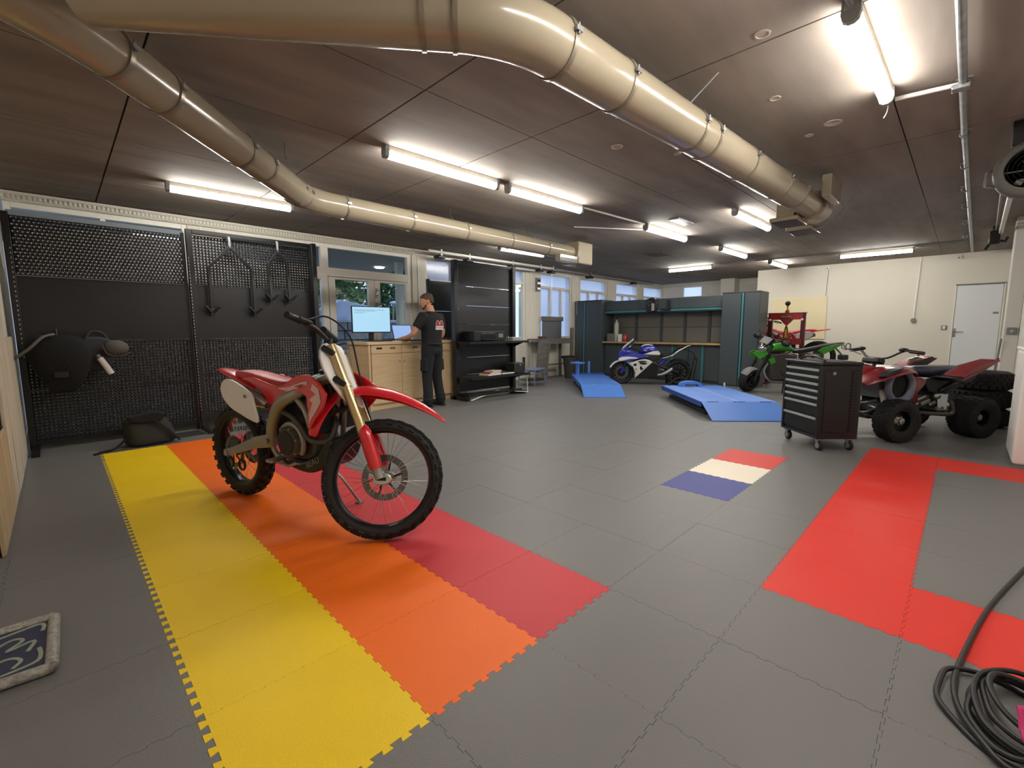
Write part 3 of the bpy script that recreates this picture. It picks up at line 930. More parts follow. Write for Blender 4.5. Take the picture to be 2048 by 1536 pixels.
MB().prism(spline2([(-0.2, 0.33), (0.02, 0.36), (0.1, 0.31), (0.02, 0.25), (-0.18, 0.27)], 4), -0.16, -0.08).build('flap', M_cloth, bp_, bevel=0.015)
MB().tube([(-0.22, -0.05, 0.1), (-0.34, -0.12, 0.03), (-0.42, -0.08, 0.012), (-0.5, -0.14, 0.012)], 0.014, 8, smooth=4, sy=0.6).build('loose_strap', M_cloth, bp_)
for k, (x, y, w, l, a, z) in enumerate([(0.215, 5.22, 0.38, 0.26, 6, 0), (0.74, 5.14, 0.40, 0.22, -4, 0.0)]):
    tag(MB().obox((x, y, z + 0.007), (w, l, 0.012), (0, 0, a)).build('rubber_mat', mat('black_mat', '#2a2926', rough=0.7), bevel=0.003),
        ['dark flat sheet on the floor right of the backpack', 'dark flat sheet on the floor behind the dirt bike rear wheel'][k], 'mat')
# boards along the left wall
M_board = mat('whitewashed_board', '#c9bfae', rough=0.8, hex2='#b4a894', vscale=3, stretch=(6, 6, 0.6))
M_ply = mat('plywood', '#bda888', rough=0.7, hex2='#ab9370', vscale=3, stretch=(6, 6, 0.7))
for k, (y0, y1, z1, xo, m, lab) in enumerate([(4.45, 5.30, 1.15, 0.03, M_board, 'whitewashed board leaning on the left wall nearest the black panel'),
                                    (3.85, 4.42, 1.5, 0.045, M_board, 'whitewashed board on the left wall, second from the black panel'),
                                    (3.5, 3.82, 1.5, 0.03, M_board, 'whitewashed board on the left wall beside the plywood sheet'),
                                    (2.45, 3.45, 0.55, 0.035, M_ply, 'plywood sheet leaning on the left wall nearest the camera')]):
    tag(MB().add([(XL + 0.021 + xo * 0.2, y0, 0), (XL + 0.021 + xo * 0.2, y1, 0), (XL + 0.021, y1, z1), (XL + 0.021, y0, z1), (XL + 0.037 + xo * 0.2, y0, 0), (XL + 0.037 + xo * 0.2, y1, 0), (XL + 0.037, y1, z1), (XL + 0.037, y0, z1)],
                 [(0, 1, 2, 3), (7, 6, 5, 4), (0, 4, 5, 1), (1, 5, 6, 2), (2, 6, 7, 3), (3, 7, 4, 0)]).build('board', m, bevel=0.003), lab, 'board')

# ================================================================== counter
M_oak = mat('light_maple', '#d6bb94', rough=0.45, hex2='#cbad84', vscale=2.2, stretch=(1.2, 1.2, 14), detail=5, coat=0.15)
M_oak2 = mat('maple_edge', '#dac39f', rough=0.45, hex2='#cfb48c', vscale=2.2, stretch=(1, 10, 10), detail=5, coat=0.15)
cn = thing('counter', 'light maple service counter with cupboard doors', 'counter', (2.47, 5.05, 0), 6.7)
CW, CD, CH = 1.72, 0.52, 1.03
MB().box(0.03, CW - 0.03, 0.03, CD - 0.02, 0.08, CH - 0.045).build('carcass', M_oak, cn, bevel=0.003)
MB().box(0.05, CW - 0.05, 0.05, CD - 0.04, 0.0, 0.08).build('plinth', M_oak, cn)
MB().box(-0.02, CW + 0.02, -0.015, CD, CH - 0.045, CH).build('top_board', M_oak2, cn, bevel=0.004)
MB().box(0.0, 0.03, 0.0, CD - 0.02, 0.0, CH - 0.045).build('end_panel', M_oak, cn, bevel=0.002)
MB().box(CW - 0.03, CW, 0.0, CD - 0.02, 0.0, CH - 0.045).build('end_panel', M_oak, cn, bevel=0.002)
xs_ = [0.05, 0.60, 1.14, CW - 0.05]
for k in range(3):
    a, b = xs_[k] + 0.003, xs_[k + 1] - 0.003
    MB().box(a, b, 0.006, 0.028, 0.10, 0.845).build('door', M_oak, cn, bevel=0.002)
    dp = MB().box(a, b, 0.006, 0.028, 0.852, 0.975).build('drawer', M_oak, cn, bevel=0.002)
    for q in ((0.25, 0.7) if k == 0 else (0.5,)):
        xm = a + (b - a) * q
        MB().box(xm - 0.05, xm + 0.05, 0.003, 0.012, 0.915, 0.945).build('slot_handle', M_dark if (k == 0 and q < 0.5) else mat('brown_slot', '#7d5a36', rough=0.7), dp, bevel=0.006)
for x in (0.555, 0.645, 1.19):
    MB().torus((x, 0.003, 0.72), 0.016, 0.003, 'y', 18, 6).build('ring_pull', M_steel, cn)
# monitor, laptop and small items on the counter
M_scr = emit('monitor_screen', (0.44, 0.77, 1.0), 0.28, 0.03)
M_scr2 = emit('laptop_screen', (0.36, 0.56, 1.0), 0.25, 0.03)
mo = thing('monitor', 'large flat monitor with a pale cyan screen on the counter', 'monitor', (2.70, 5.36, CH), -6)
MB().box(-0.305, 0.305, -0.012, 0.02, 0.13, 0.53).build('bezel', M_blackp, mo, bevel=0.006)
MB().box(-0.292, 0.292, -0.0145, -0.0125, 0.147, 0.517).build('screen', M_scr, mo)
MB().box(-0.27, 0.05, -0.0150, -0.0143, 0.455, 0.462).box(-0.27, -0.1, -0.0150, -0.0143, 0.43, 0.436).box(-0.27, 0.2, -0.0150, -0.0143, 0.475, 0.481).build('screen_text', mat('screen_line', '#8fb7c9', rough=0.6), mo)
MB().box(-0.04, 0.04, 0.02, 0.05, 0.01, 0.30).build('stand', M_blackp, mo, bevel=0.005)
MB().box(-0.13, 0.13, -0.06, 0.12, 0.0, 0.012).build('stand_base', M_blackp, mo, bevel=0.004)
lt_ = thing('laptop', 'open laptop with a blue screen under the man\'s hand', 'laptop', (3.29, 5.28, CH), 4)
MB().box(-0.19, 0.19, -0.13, 0.12, 0.0, 0.018).build('base', mat('dark_aluminium', '#3a3b3f', rough=0.4, metal=0.6), lt_, bevel=0.004)
MB().box(-0.165, 0.165, -0.02, 0.10, 0.018, 0.020).build('keyboard', M_blackp, lt_)
MB().box(-0.05, 0.05, -0.11, -0.04, 0.018, 0.0195).build('touchpad', M_grey, lt_)
k_ = MB().box(-0.19, 0.19, -0.004, 0.004, 0.0, 0.25)
k_.xf(Matrix.Translation((0, 0.122, 0.016)) @ Matrix.Rotation(R(-16), 4, 'X'))
k_.build('lid', mat('dark_aluminium', '#3a3b3f'), lt_, bevel=0.003)
k_ = MB().box(-0.178, 0.178, -0.0055, -0.0045, 0.014, 0.238)
k_.xf(Matrix.Translation((0, 0.122, 0.016)) @ Matrix.Rotation(R(-16), 4, 'X'))
k_.build('screen', M_scr2, lt_)
tag(MB().box(-0.2, 0.2, -0.06, 0.06, 0, 0.02).build('keyboard', M_blackp, loc=(2.78, 5.22, CH), bevel=0.005), 'black keyboard in front of the monitor', 'keyboard')
tag(MB().obox((0, 0, 0.004), (0.21, 0.15, 0.008), (0, 0, 8)).build('notepad', M_whitep, loc=(3.03, 5.20, CH)), 'white notepad between monitor and laptop', 'notepad')
tag(MB().obox((0, 0, 0.008), (0.24, 0.17, 0.016), (0, 0, -5)).build('folder', mat('brown_card', '#6d4b36', rough=0.8), loc=(3.98, 5.42, CH), bevel=0.003), 'thin brown folder at the right end of the counter', 'folder')

# ================================================================== black shelf unit
gd = thing('shelf_unit', 'tall black steel shelf unit right of the counter', 'shelf', (4.06, 5.10, 0))
GW = 1.46
M_goth = mat('black_ribbed_sheet', '#16171b', rough=0.28, var=0.1, vscale=2, bump=0.5, bscale=9, bdist=0.003, stretch=(1, 1, 26))
MB().box(0.0, 0.075, -0.06, 0.04, 0.0, 2.37).build('post', M_post, gd, bevel=0.004)
MB().box(GW - 0.075, GW, -0.06, 0.04, 0.0, 2.37).build('post', M_post, gd, bevel=0.004)
MB().box(0.075, GW - 0.075, -0.03, 0.03, 2.32, 2.37).build('top_rail', M_post, gd, bevel=0.003)
zz = [0.12, 0.42, 0.72, 1.02, 1.30, 1.62, 1.95, 2.32]
for a, b in zip(zz, zz[1:]):
    MB().box(0.075, GW - 0.075, -0.005, 0.012, a + 0.002, b - 0.003).build('back_sheet', M_goth, gd, bevel=0.001)
for z, dep in [(1.00, 0.40), (0.40, 0.44)]:
    s = MB().box(0.03, GW - 0.0, -dep, -0.01, z - 0.03, z).build('shelf_board', M_post, gd, bevel=0.004)
    MB().box(0.03, GW, -dep - 0.004, -dep + 0.006, z - 0.035, z + 0.006).build('front_lip', M_black, s)
    for x in (0.04, GW - 0.06):
        MB().prism([(-0.01, z - 0.03), (-0.01, z - 0.14), (-dep + 0.06, z - 0.03)], x, x + 0.006, 'yz').build('bracket', M_post, gd)
MB().box(0.075, GW - 0.075, -0.30, 0.0, 0.06, 0.10).build('base_rail', M_post, gd, bevel=0.003)
for x in (0.0, GW - 0.075):
    MB().box(x, x + 0.075, -0.34, 0.10, 0.0, 0.06).build('foot', M_post, gd, bevel=0.004)
for z in (1.55, 0.72):
    MB().torus((0.10, -0.02, z), 0.018, 0.004, 'y', 16, 6).build('ring_latch', M_chrome, gd)
MB().bar((0.08, -0.36, 0.015), (0.85, -0.18, 0.10), 0.035, 0.012).bar((0.85, -0.18, 0.10), (GW + 0.02, -0.36, 0.03), 0.035, 0.012).build('white_strip', M_whitep, gd)
MB().tube([(GW + 0.02, -0.36, 0.03), (GW + 0.02, -0.33, 0.4)], 0.006, 6).build('white_rod', M_whitep, gd)
# on the shelves
prn = thing('printer', 'flat black printer on the upper shelf of the black unit', 'printer', (4.58, 4.90, 1.006))
MB().box(-0.36, 0.36, -0.16, 0.16, 0.0, 0.17).build('body', M_blackp, prn, bevel=0.012)
MB().box(-0.20, 0.12, -0.168, -0.155, 0.03, 0.11).build('paper_slot', M_dark, prn)
MB().box(-0.20, 0.14, -0.22, -0.15, 0.025, 0.035).build('paper_tray', M_blackp, prn)
lt2 = MB()
for k in range(15):
    if k != 5:
        lt2.box(-0.17 + k * 0.019, -0.158 + k * 0.019, -0.1625, -0.1600, 0.136, 0.146 + 0.004 * (k % 3 == 0))
lt2.build('badge_lettering', M_grey, prn)
MB().box(0.2, 0.31, -0.166, -0.158, 0.06, 0.13).build('control_panel', M_grey, prn, bevel=0.003)
for k, (x, lab) in enumerate([(4.92, 'small chrome knob on the upper shelf nearest the printer'), (5.06, 'small chrome knob on the upper shelf beside the papers')]):
    kb = thing('chrome_knob', lab, 'knob', (x, 4.78, 1.006))
    MB().lathe([(0.016, 0), (0.016, 0.01), (0.006, 0.014), (0.006, 0.035)], 14).build('stem', M_chrome, kb)
    MB().ball((0, 0, 0.05), 0.02).build('ball', M_chrome, kb)
for k in range(5):
    tag(MB().obox((0, 0, 0.006), (0.26 - 0.012 * k, 0.18, 0.010), (0, 0, random.uniform(-14, 14))).build('paper_stack', [M_whitep, M_grey][k % 2], loc=(5.28, 4.86, 1.006 + 0.0125 * k)),
        'sheaf of %s papers, %s of the pile on the upper shelf' % (['white', 'grey'][k % 2], ['lowest', 'second', 'third', 'fourth', 'topmost'][k]), 'paper', 'paper pile on the upper shelf')
M_bk = [mat('book_red', '#a5352c'), mat('book_cream', '#d8ccb4'), mat('book_grey', '#4a4d50'), mat('book_dark', '#222426')]
for k, (x, y, z, w, d, h, a, mi, lab) in enumerate([(4.66, 4.83, 0, 0.34, 0.22, 0.030, 6, 1, 'cream book at the bottom of the pile on the lower shelf'),
        (4.68, 4.83, 0.032, 0.32, 0.20, 0.022, 10, 0, 'red book in the middle of the pile on the lower shelf'), (4.74, 4.84, 0.056, 0.30, 0.18, 0.02, 16, 1, 'cream book on top of the pile on the lower shelf'),
        (5.02, 4.82, 0, 0.30, 0.16, 0.03, -4, 2, 'flat grey folder on the lower shelf right of the books')]):
    b_ = thing('book', lab, 'book', (x, y, 0.406 + z), a)
    MB().box(-w / 2, w / 2, -d / 2, d / 2, 0, h).build('cover', M_bk[mi], b_, bevel=0.002)
    MB().box(-w / 2 + 0.006, w / 2 + 0.0008, -d / 2 - 0.0008, d / 2 + 0.0008, 0.004, h - 0.004).build('pages', M_whitep, b_)
bx = thing('tool_box', 'dark olive box on the right end of the lower shelf', 'box', (5.33, 4.86, 0.406))
MB().box(-0.15, 0.14, -0.12, 0.12, 0.0, 0.15).build('body', mat('dark_olive', '#26261d', rough=0.5), bx, bevel=0.006)
MB().box(-0.155, 0.145, -0.125, 0.125, 0.15, 0.185).build('lid', mat('olive_lid', '#35342a', rough=0.5), bx, bevel=0.006)
MB().box(-0.02, 0.02, -0.132, -0.12, 0.13, 0.17).build('latch', M_steel, bx, bevel=0.002)
bp2 = thing('display_panel', 'black ribbed panel standing behind the man in front of the patterned window', 'panel', (0, 0, 0))
for a, b in [(0.05, 0.55), (0.553, 1.05), (1.053, 1.55), (1.553, 2.10)]:
    MB().box(4.14, 4.95, 5.90, 5.915, a, b).build('back_sheet', M_goth, bp2, bevel=0.003)
for x in (4.10, 4.95):
    MB().box(x, x + 0.05, 5.87, 5.93, 0, 2.12).build('post', M_post, bp2, bevel=0.003)
    MB().box(x, x + 0.05, 5.82, 6.1, 0, 0.04).build('foot', M_post, bp2, bevel=0.003)

# ================================================================== grey workbench wall
M_wb = mat('anthracite_lacquer', '#485054', rough=0.45, var=0.05, vscale=2)
M_wbd = mat('anthracite_dark', '#3a4043', rough=0.5, var=0.05)
M_teal = mat('teal_strip', '#3f8a90', rough=0.4)
M_back = mat('grey_back_panel', '#6a685f', rough=0.6, var=0.06, vscale=3)
def tall(lab, y0, y1, ys):
    t = thing('tall_cabinet', lab, 'cabinet', (9.25, (y0 + y1) / 2, 0), 0, 'tall workbench cabinets')
    w = (y1 - y0) / 2
    MB().box(0.02, 0.55, -w, w, 0.0, 1.94).build('carcass', M_wb, t, bevel=0.003)
    MB().box(-0.002, 0.55, -w, w, 1.94, 1.965).build('cap_board', M_wbd, t, bevel=0.003)
    s = ys - (y0 + y1) / 2
    MB().box(0.0, 0.02, -w + 0.003, s - 0.035, 0.03, 1.935).build('door', M_wb, t, bevel=0.003)
    MB().box(0.0, 0.02, s + 0.035, w - 0.003, 0.03, 1.935).build('door', M_wb, t, bevel=0.003)
    MB().box(0.008, 0.024, s - 0.033, s + 0.033, 0.03, 1.935).build('recess_strip', M_dark, t)
    MB().box(-0.004, 0.012, s - 0.018, s + 0.018, 0.03, 1.935).build('teal_strip', M_teal, t, bevel=0.002)
    return t
tall('anthracite tall cabinet with a teal strip at the left end of the workbench', 5.60, 6.43, 6.14)
tall('anthracite tall cabinet with a teal strip at the right end, behind the green motorcycle', 1.87, 2.60, 2.19)
ov = thing('overhead_cabinet', 'long anthracite overhead cabinet with a teal lower edge', 'cabinet', (9.40, 4.10, 0))
MB().box(0.02, 0.40, -1.49, 1.49, 1.66, 1.92).build('carcass', M_wb, ov, bevel=0.003)
for k in range(3):
    a = -1.49 + k * 0.9933
    MB().box(0.0, 0.02, a + 0.002, a + 0.991, 1.68, 1.92).build('flap_door', M_wb, ov, bevel=0.003)
MB().box(-0.01, 0.03, -1.49, 1.49, 1.625, 1.665).build('teal_edge', M_teal, ov, bevel=0.003)
MB().box(0.02, 0.40, -1.49, 1.49, 1.60, 1.63).build('bottom_board', M_wbd, ov)  # dark anthracite board under the carcass
bk = thing('back_panelling', 'grey panelled splash back between the two tall cabinets', 'panel', (9.76, 4.10, 0))
ysb = [-1.49, -1.06, -0.49, 0.10, 0.78, 1.49]
for a, b in zip(ysb, ysb[1:]):
    MB().box(0.0, 0.02, a + 0.035, b - 0.035, 0.90, 1.25).build('panel', M_back, bk, bevel=0.004)
    MB().box(0.0, 0.02, a + 0.035, b - 0.035, 1.256, 1.60).build('panel', M_back, bk, bevel=0.004)
for y in ysb:
    MB().box(-0.012, 0.03, max(-1.49, y - 0.034), min(1.49, y + 0.034), 0.88, 1.60).build('upright', M_wbd, bk, bevel=0.003)
MB().box(0.03, 0.04, -1.49, 1.49, 0.0, 1.59).build('backing', M_wbd, bk)
wt = thing('worktop', 'long light wooden worktop of the grey workbench', 'worktop', (9.30, 4.10, 0))
MB().box(0.0, 0.44, -1.495, 1.495, 0.855, 0.895).build('board', mat('beech_board', '#c2a372', rough=0.45, hex2='#b39261', vscale=2, stretch=(8, 1, 8)), wt, bevel=0.004)
for k in range(4):
    a = -1.49 + k * 0.745
    b_ = thing('base_cabinet', ['anthracite base cabinet next to the right tall cabinet', 'anthracite base cabinet behind the sport bike rear wheel', 'anthracite base cabinet behind the sport bike front', 'anthracite base cabinet next to the left tall cabinet'][k], 'cabinet', (9.42, 4.10 + a, 0), 0, 'base cabinets under the worktop')
    MB().box(0.02, 0.33, 0.002, 0.742, 0.0, 0.852).build('carcass', M_wbd, b_, bevel=0.003)
    MB().box(0.0, 0.02, 0.006, 0.37, 0.06, 0.84).build('door', M_wb, b_, bevel=0.003)
    MB().box(0.0, 0.02, 0.374, 0.738, 0.06, 0.84).build('door', M_wb, b_, bevel=0.003)
    MB().box(-0.012, 0.0, 0.36 if k in (1, 2) else (0.03 if k == 3 else 0.40), 0.40 if k in (1, 2) else (0.07 if k == 3 else 0.44), 0.02, 0.84).build('teal_strip', M_teal, b_, bevel=0.002)
tl = thing('power_tool_case', 'black boxed power tool hung on the overhead cabinet', 'tool', (9.36, 4.27, 1.62))
MB().prism(spline2([(-0.11, 0.0), (0.09, -0.01), (0.13, 0.10), (0.11, 0.28), (-0.02, 0.33), (-0.12, 0.26), (-0.14, 0.1)], 3), -0.02, 0.035, 'yz').build('body', M_blackp, tl, bevel=0.015)
MB().box(-0.028, -0.018, -0.08, -0.02, 0.03, 0.19).build('label', M_whitep, tl)
for q in range(3):
    MB().box(-0.03, -0.026, -0.072, -0.03, 0.06 + q * 0.045, 0.075 + q * 0.045).build('label_print', M_dark, tl)
MB().torus((-0.01, 0.04, 0.2), 0.05, 0.012, 'x', 20, 8).build('handle', M_grey, tl)
br = thing('mounting_bracket', 'black bracket on the overhead cabinet right of the power tool', 'bracket', (9.37, 3.86, 1.64))
MB().box(0, 0.03, -0.05, 0.03, 0.0, 0.24).build('plate', M_black, br, bevel=0.004)
MB().box(-0.06, 0.03, -0.04, 0.16, 0.0, 0.04).build('arm', M_black, br, bevel=0.004)
bo = thing('cleaner_bottle', 'tall pale bottle at the left end of the worktop', 'bottle', (9.50, 5.30, 0.895))
MB().lathe([(0.001, 0.0), (0.055, 0.0), (0.06, 0.02), (0.06, 0.42), (0.05, 0.47), (0.02, 0.50), (0.02, 0.56), (0.001, 0.565)], 20).build('body', mat('pale_green_plastic', '#b9beb1', rough=0.4), bo)
MB().lathe([(0.024, 0.56), (0.024, 0.60), (0.001, 0.605)], 16).build('cap', M_blackp, bo)
tag(MB().box(-0.06, 0.06, -0.09, 0.09, 0, 0.20).build('carton', mat('grey_carton', '#77756e', rough=0.8), loc=(9.42, 5.40, 0.895), bevel=0.004), 'grey carton in front of the pale bottle', 'box')
tag(MB().box(-0.05, 0.05, -0.035, 0.035, 0, 0.19).build('carton', M_whitep, loc=(9.42, 5.14, 0.895), bevel=0.004), 'small white carton right of the pale bottle', 'box')
tag(MB().lathe([(0.001, 0), (0.045, 0.0), (0.05, 0.03), (0.045, 0.14), (0.02, 0.18), (0.001, 0.182)], 18).build('red_can', M_red_paint, loc=(9.46, 5.02, 0.895)), 'red can on the worktop beside the white carton', 'can')

# small grey table by the windows
M_gt = mat('weathered_grey_wood', '#6f6b64', rough=0.8, hex2='#5f5c56', vscale=3, stretch=(1, 1, 8))
tb = thing('side_table', 'tall weathered grey table under the windows left of the workbench', 'table', (7.95, 6.18, 0))
MB().box(-0.65, 0.65, -0.20, 0.22, 0.95, 0.985).build('tabletop', M_gt, tb, bevel=0.004)
MB().box(-0.62, 0.62, -0.19, -0.165, 0.86, 0.95).build('apron', M_gt, tb, bevel=0.003)
MB().box(0.52, 0.60, -0.24, -0.16, 0.0, 1.25).build('leg', M_gt, tb, bevel=0.02)
MB().bar((-0.58, -0.16, 0.95), (-0.72, -0.18, 0.0), 0.05, 0.12).build('leg', M_gt, tb, bevel=0.003)
MB().bar((-0.30, -0.17, 0.90), (-0.42, -0.17, 0.0), 0.05, 0.07).build('leg', M_gt, tb, bevel=0.003)
MB().bar((0.0, 0.18, 0.95), (0.02, 0.18, 0.0), 0.09, 0.06).build('leg', M_gt, tb, bevel=0.003)
MB().bar((0.56, 0.18, 0.95), (0.58, 0.18, 0.0), 0.06, 0.06).build('leg', M_gt, tb, bevel=0.003)
MB().box(-0.58, -0.33, -0.175, -0.165, 0.02, 0.9).build('side_board', M_gt, tb)
MB().bar((-0.36, 0.0, 0.34), (0.56, 0.0, 0.34), 0.03, 0.03).build('stretcher', M_gt, tb)
MB().box(-0.10, 0.64, 0.20, 0.225, 0.985, 1.42).build('back_board', mat('slate_board', '#62656c', rough=0.7), tb, bevel=0.003)
MB().box(-0.14, 0.68, 0.17, 0.225, 1.42, 1.53).build('back_cap', M_gt, tb, bevel=0.004)
tag(MB().box(-0.10, 0.09, -0.06, 0.06, 0, 0.06).build('maroon_box', mat('maroon_card', '#5c3a38', rough=0.7), loc=(7.52, 6.10, 0.986), bevel=0.006), 'small maroon box on the left end of the grey table', 'box')
bn = thing('waste_bin', 'dark waste bin beneath the right end of the grey table', 'bin', (8.22, 5.80, 0))
MB().lathe([(0.001, 0.0), (0.13, 0.0), (0.18, 0.50), (0.19, 0.50), (0.19, 0.53), (0.165, 0.53), (0.12, 0.02), (0.001, 0.02)], 24).build('bin_body', mat('dark_bin', '#37352f', rough=0.6), bn)
MB().box(-0.19, 0.16, -0.02, 0.15, 0.5, 0.56).build('bin_liner', M_cloth, bn, bevel=0.02)
# blue trolley frame by the window
ut = thing('utility_cart', 'low blue-grey wire cart on the floor right of the black shelf unit', 'cart', (6.55, 5.55, 0), 20)
M_ub = mat('blue_grey_paint', '#6d7d9a', rough=0.5)
for x in (-0.3, 0.3):
    for y in (-0.18, 0.18):
        MB().cyl((x, y, 0.0), (x, y, 0.36), 0.012, n=8).build('leg', M_ub, ut)
MB().box(-0.32, 0.32, -0.2, 0.2, 0.345, 0.36).build('tray', M_ub, ut, bevel=0.003)
MB().lathe([(0.001, 0.12), (0.27, 0.12), (0.28, 0.135), (0.001, 0.14)], 24).build('lower_shelf', M_black, ut)
for z in (0.27,):
    MB().tube([(-0.3, -0.18, z), (0.3, -0.18, z), (0.3, 0.18, z), (-0.3, 0.18, z)], 0.008, 6, closed=True).build('rail', M_ub, ut)
MB().tube([(-0.22, 0.1, 0.36), (-0.22, 0.1, 0.62)], 0.028, 10).build('dark_post', M_black, ut)

# ================================================================== blue lift ramps
M_lift = mat('blue_lift_paint', '#4f7fd0', rough=0.45, var=0.08, vscale=2)
M_liftd = mat('blue_lift_side', '#2c4f9c', rough=0.5)
def lift(lab, c, rz, L_, W, h, flap, extra):
    t = thing('motorcycle_lift', lab, 'lift', (c[0], c[1], 0), rz, 'blue motorcycle lifts')
    w = W / 2
    MB().box(0, L_, -w, w, h - 0.012, h).build('deck', M_lift, t, bevel=0.003)
    for s in (-1, 1):
        MB().box(0.0, L_, s * w - 0.006, s * w + 0.006, h - 0.075, h - 0.002).build('side_skirt', M_liftd, t, bevel=0.002)
        MB().box(0.1, L_ - 0.1, s * w * 0.75 - 0.03, s * w * 0.75 + 0.03, 0.0, 0.06).build('base_rail', M_black, t, bevel=0.003)
        MB().bar((0.3, s * w * 0.6, 0.055), (L_ - 0.3, s * w * 0.6, h - 0.03), 0.03, 0.05).build('scissor_arm', M_liftd, t)
    MB().add([(0, -w, h - 0.012), (0, w, h - 0.012), (0, w, h), (0, -w, h), (-flap, -w, 0.0), (-flap, w, 0.0), (-flap, w, 0.012), (-flap, -w, 0.012)],
             [(0, 1, 2, 3), (4, 7, 6, 5), (0, 4, 5, 1), (1, 5, 6, 2), (2, 6, 7, 3), (3, 7, 4, 0)]).build('ramp_flap', M_lift, t)
    for y in (-w * 0.7, 0, w * 0.7):
        MB().cyl((0.0, y - 0.08, h - 0.004), (0.0, y + 0.08, h - 0.004), 0.009, n=8).build('hinge', M_liftd, t)
    if extra == 1:
        MB().cyl((L_ - 0.05, -0.02, h), (L_ - 0.05, -0.02, h + 0.30), 0.028, n=12).build('clamp_post', M_lift, t)
        MB().box(L_ - 0.10, L_ - 0.02, 0.20, 0.28, h, h + 0.30).build('clamp_plate', M_lift, t, bevel=0.004)
        MB().box(L_ - 0.08, L_ - 0.03, -w, w, h, h + 0.03).build('end_bar', M_liftd, t)
    else:
        MB().box(0.02, L_ - 0.02, -0.003, 0.003, h, h + 0.0012).build('deck_seam', M_whitep, t)
        MB().prism(spline2([(-0.20, 0), (-0.17, 0.06), (-0.08, 0.09), (0.08, 0.09), (0.17, 0.06), (0.20, 0), (0.12, 0.0), (0.10, 0.04), (-0.10, 0.04), (-0.12, 0.0)], 3), L_ - 0.16, L_ - 0.04, 'yz').xf(Matrix.Translation((0, 0.05, h))).build('wheel_stop', M_lift, t)
        MB().tube([(L_ - 0.3, -w + 0.05, h), (L_ - 0.3, -w + 0.05, h + 0.06), (L_ - 0.35, -w + 0.08, h + 0.09), (L_ - 0.38, -w + 0.1, h + 0.05)], 0.008, 8, smooth=3).build('tie_hook', M_whitep, t)
    return t
lift('blue motorcycle lift with ramp flap on the left, in front of the sport bike', (6.45, 3.715), 42.5, 1.95, 0.74, 0.18, 0.55, 1)
lift('wider blue motorcycle lift with ramp flap behind the tool trolley', (5.88, 1.06), 43.0, 1.85, 1.03, 0.20, 0.40, 2)
st = thing('stool', 'round blue stool standing on the left lift', 'stool', (7.40, 4.96, 0.181))
MB().lathe([(0.001, 0.27), (0.15, 0.27), (0.165, 0.285), (0.16, 0.30), (0.001, 0.31)], 28).build('seat', M_lift, st)
MB().lathe([(0.022, 0.02), (0.018, 0.06), (0.018, 0.25), (0.03, 0.272)], 16).build('stem', M_lift, st)
MB().lathe([(0.001, 0.0), (0.10, 0.0), (0.10, 0.012), (0.02, 0.03)], 24).build('base', M_lift, st)

# ================================================================== tool trolley
M_trol = mat('black_trolley_paint', '#111113', rough=0.48, var=0.08)
M_pull = mat('pale_drawer_pull', '#a9b3b1', rough=0.4)
tr = thing('tool_trolley', 'black seven-drawer tool trolley on castors beside the quad bike', 'trolley', (4.815, -0.065, 0), -134.6)
TW, TD = 0.59, 0.40
MB().box(-TW / 2, TW / 2, -TD / 2 + 0.02, TD / 2, 0.14, 0.845).build('carcass', M_trol, tr, bevel=0.006)
for s in (-1, 1):
    MB().box(s * TW / 2 - (0.035 if s > 0 else 0), s * TW / 2 + (0.035 if s < 0 else 0), -TD / 2, -TD / 2 + 0.03, 0.14, 0.845).build('corner_post', M_trol, tr, bevel=0.006)
MB().box(-TW / 2 - 0.006, TW / 2 + 0.006, -TD / 2 - 0.006, TD / 2 + 0.006, 0.845, 0.878).build('top_tray', M_blackp, tr, bevel=0.012)
MB().box(-TW / 2 + 0.04, TW / 2 - 0.04, -TD / 2 + 0.04, TD / 2 - 0.04, 0.878, 0.882).build('top_mat', M_rub, tr)
MB().tube([(TW / 2 - 0.42, -TD / 2 + 0.06, 0.88), (TW / 2 - 0.36, -TD / 2 + 0.06, 0.915), (TW / 2 - 0.2, -TD / 2 + 0.06, 0.925), (TW / 2 - 0.05, -TD / 2 + 0.06, 0.89)], 0.010, 8, smooth=4).build('tray_handle', M_blackp, tr)
tops = [0.815, 0.745, 0.676, 0.608, 0.540, 0.472, 0.335]
bots = tops[1:] + [0.165]
for z1, z0 in zip(tops, bots):
    d_ = MB().box(-TW / 2 + 0.04, TW / 2 - 0.04, -TD / 2 + 0.006, -TD / 2 + 0.03, z0 + 0.004, z1 - 0.002).build('drawer', M_trol, tr, bevel=0.003)
    MB().prism([(-TD / 2 - 0.006, z1 - 0.030), (-TD / 2 + 0.008, z1 - 0.034), (-TD / 2 + 0.008, z1 - 0.008), (-TD / 2 - 0.010, z1 - 0.010)], -TW / 2 + 0.045, TW / 2 - 0.045, 'yz').build('pull_bar', M_pull, d_)
MB().box(TW / 2 - 0.001, TW / 2 + 0.006, -TD / 2 + 0.04, TD / 2 - 0.12, 0.19, 0.80).build('side_panel', M_trol, tr, bevel=0.004)
MB().box(TW / 2 - 0.001, TW / 2 + 0.004, TD / 2 - 0.10, TD / 2 - 0.04, 0.19, 0.80).build('side_vent', M_dark, tr)
for k in range(20):
    MB().box(TW / 2 + 0.003, TW / 2 + 0.006, TD / 2 - 0.098, TD / 2 - 0.042, 0.20 + k * 0.03, 0.214 + k * 0.03).build('vent_slat', M_trol, tr)
MB().lathe([(0.001, 0.0), (0.016, 0.0), (0.016, 0.008), (0.001, 0.009)], 16, (TW / 2 + 0.004, -TD / 2 + 0.12, 0.77), 'x').build('lock', M_steel, tr)
MB().box(-TW / 2, TW / 2, -TD / 2, TD / 2, 0.12, 0.142).build('base_frame', M_trol, tr, bevel=0.004)
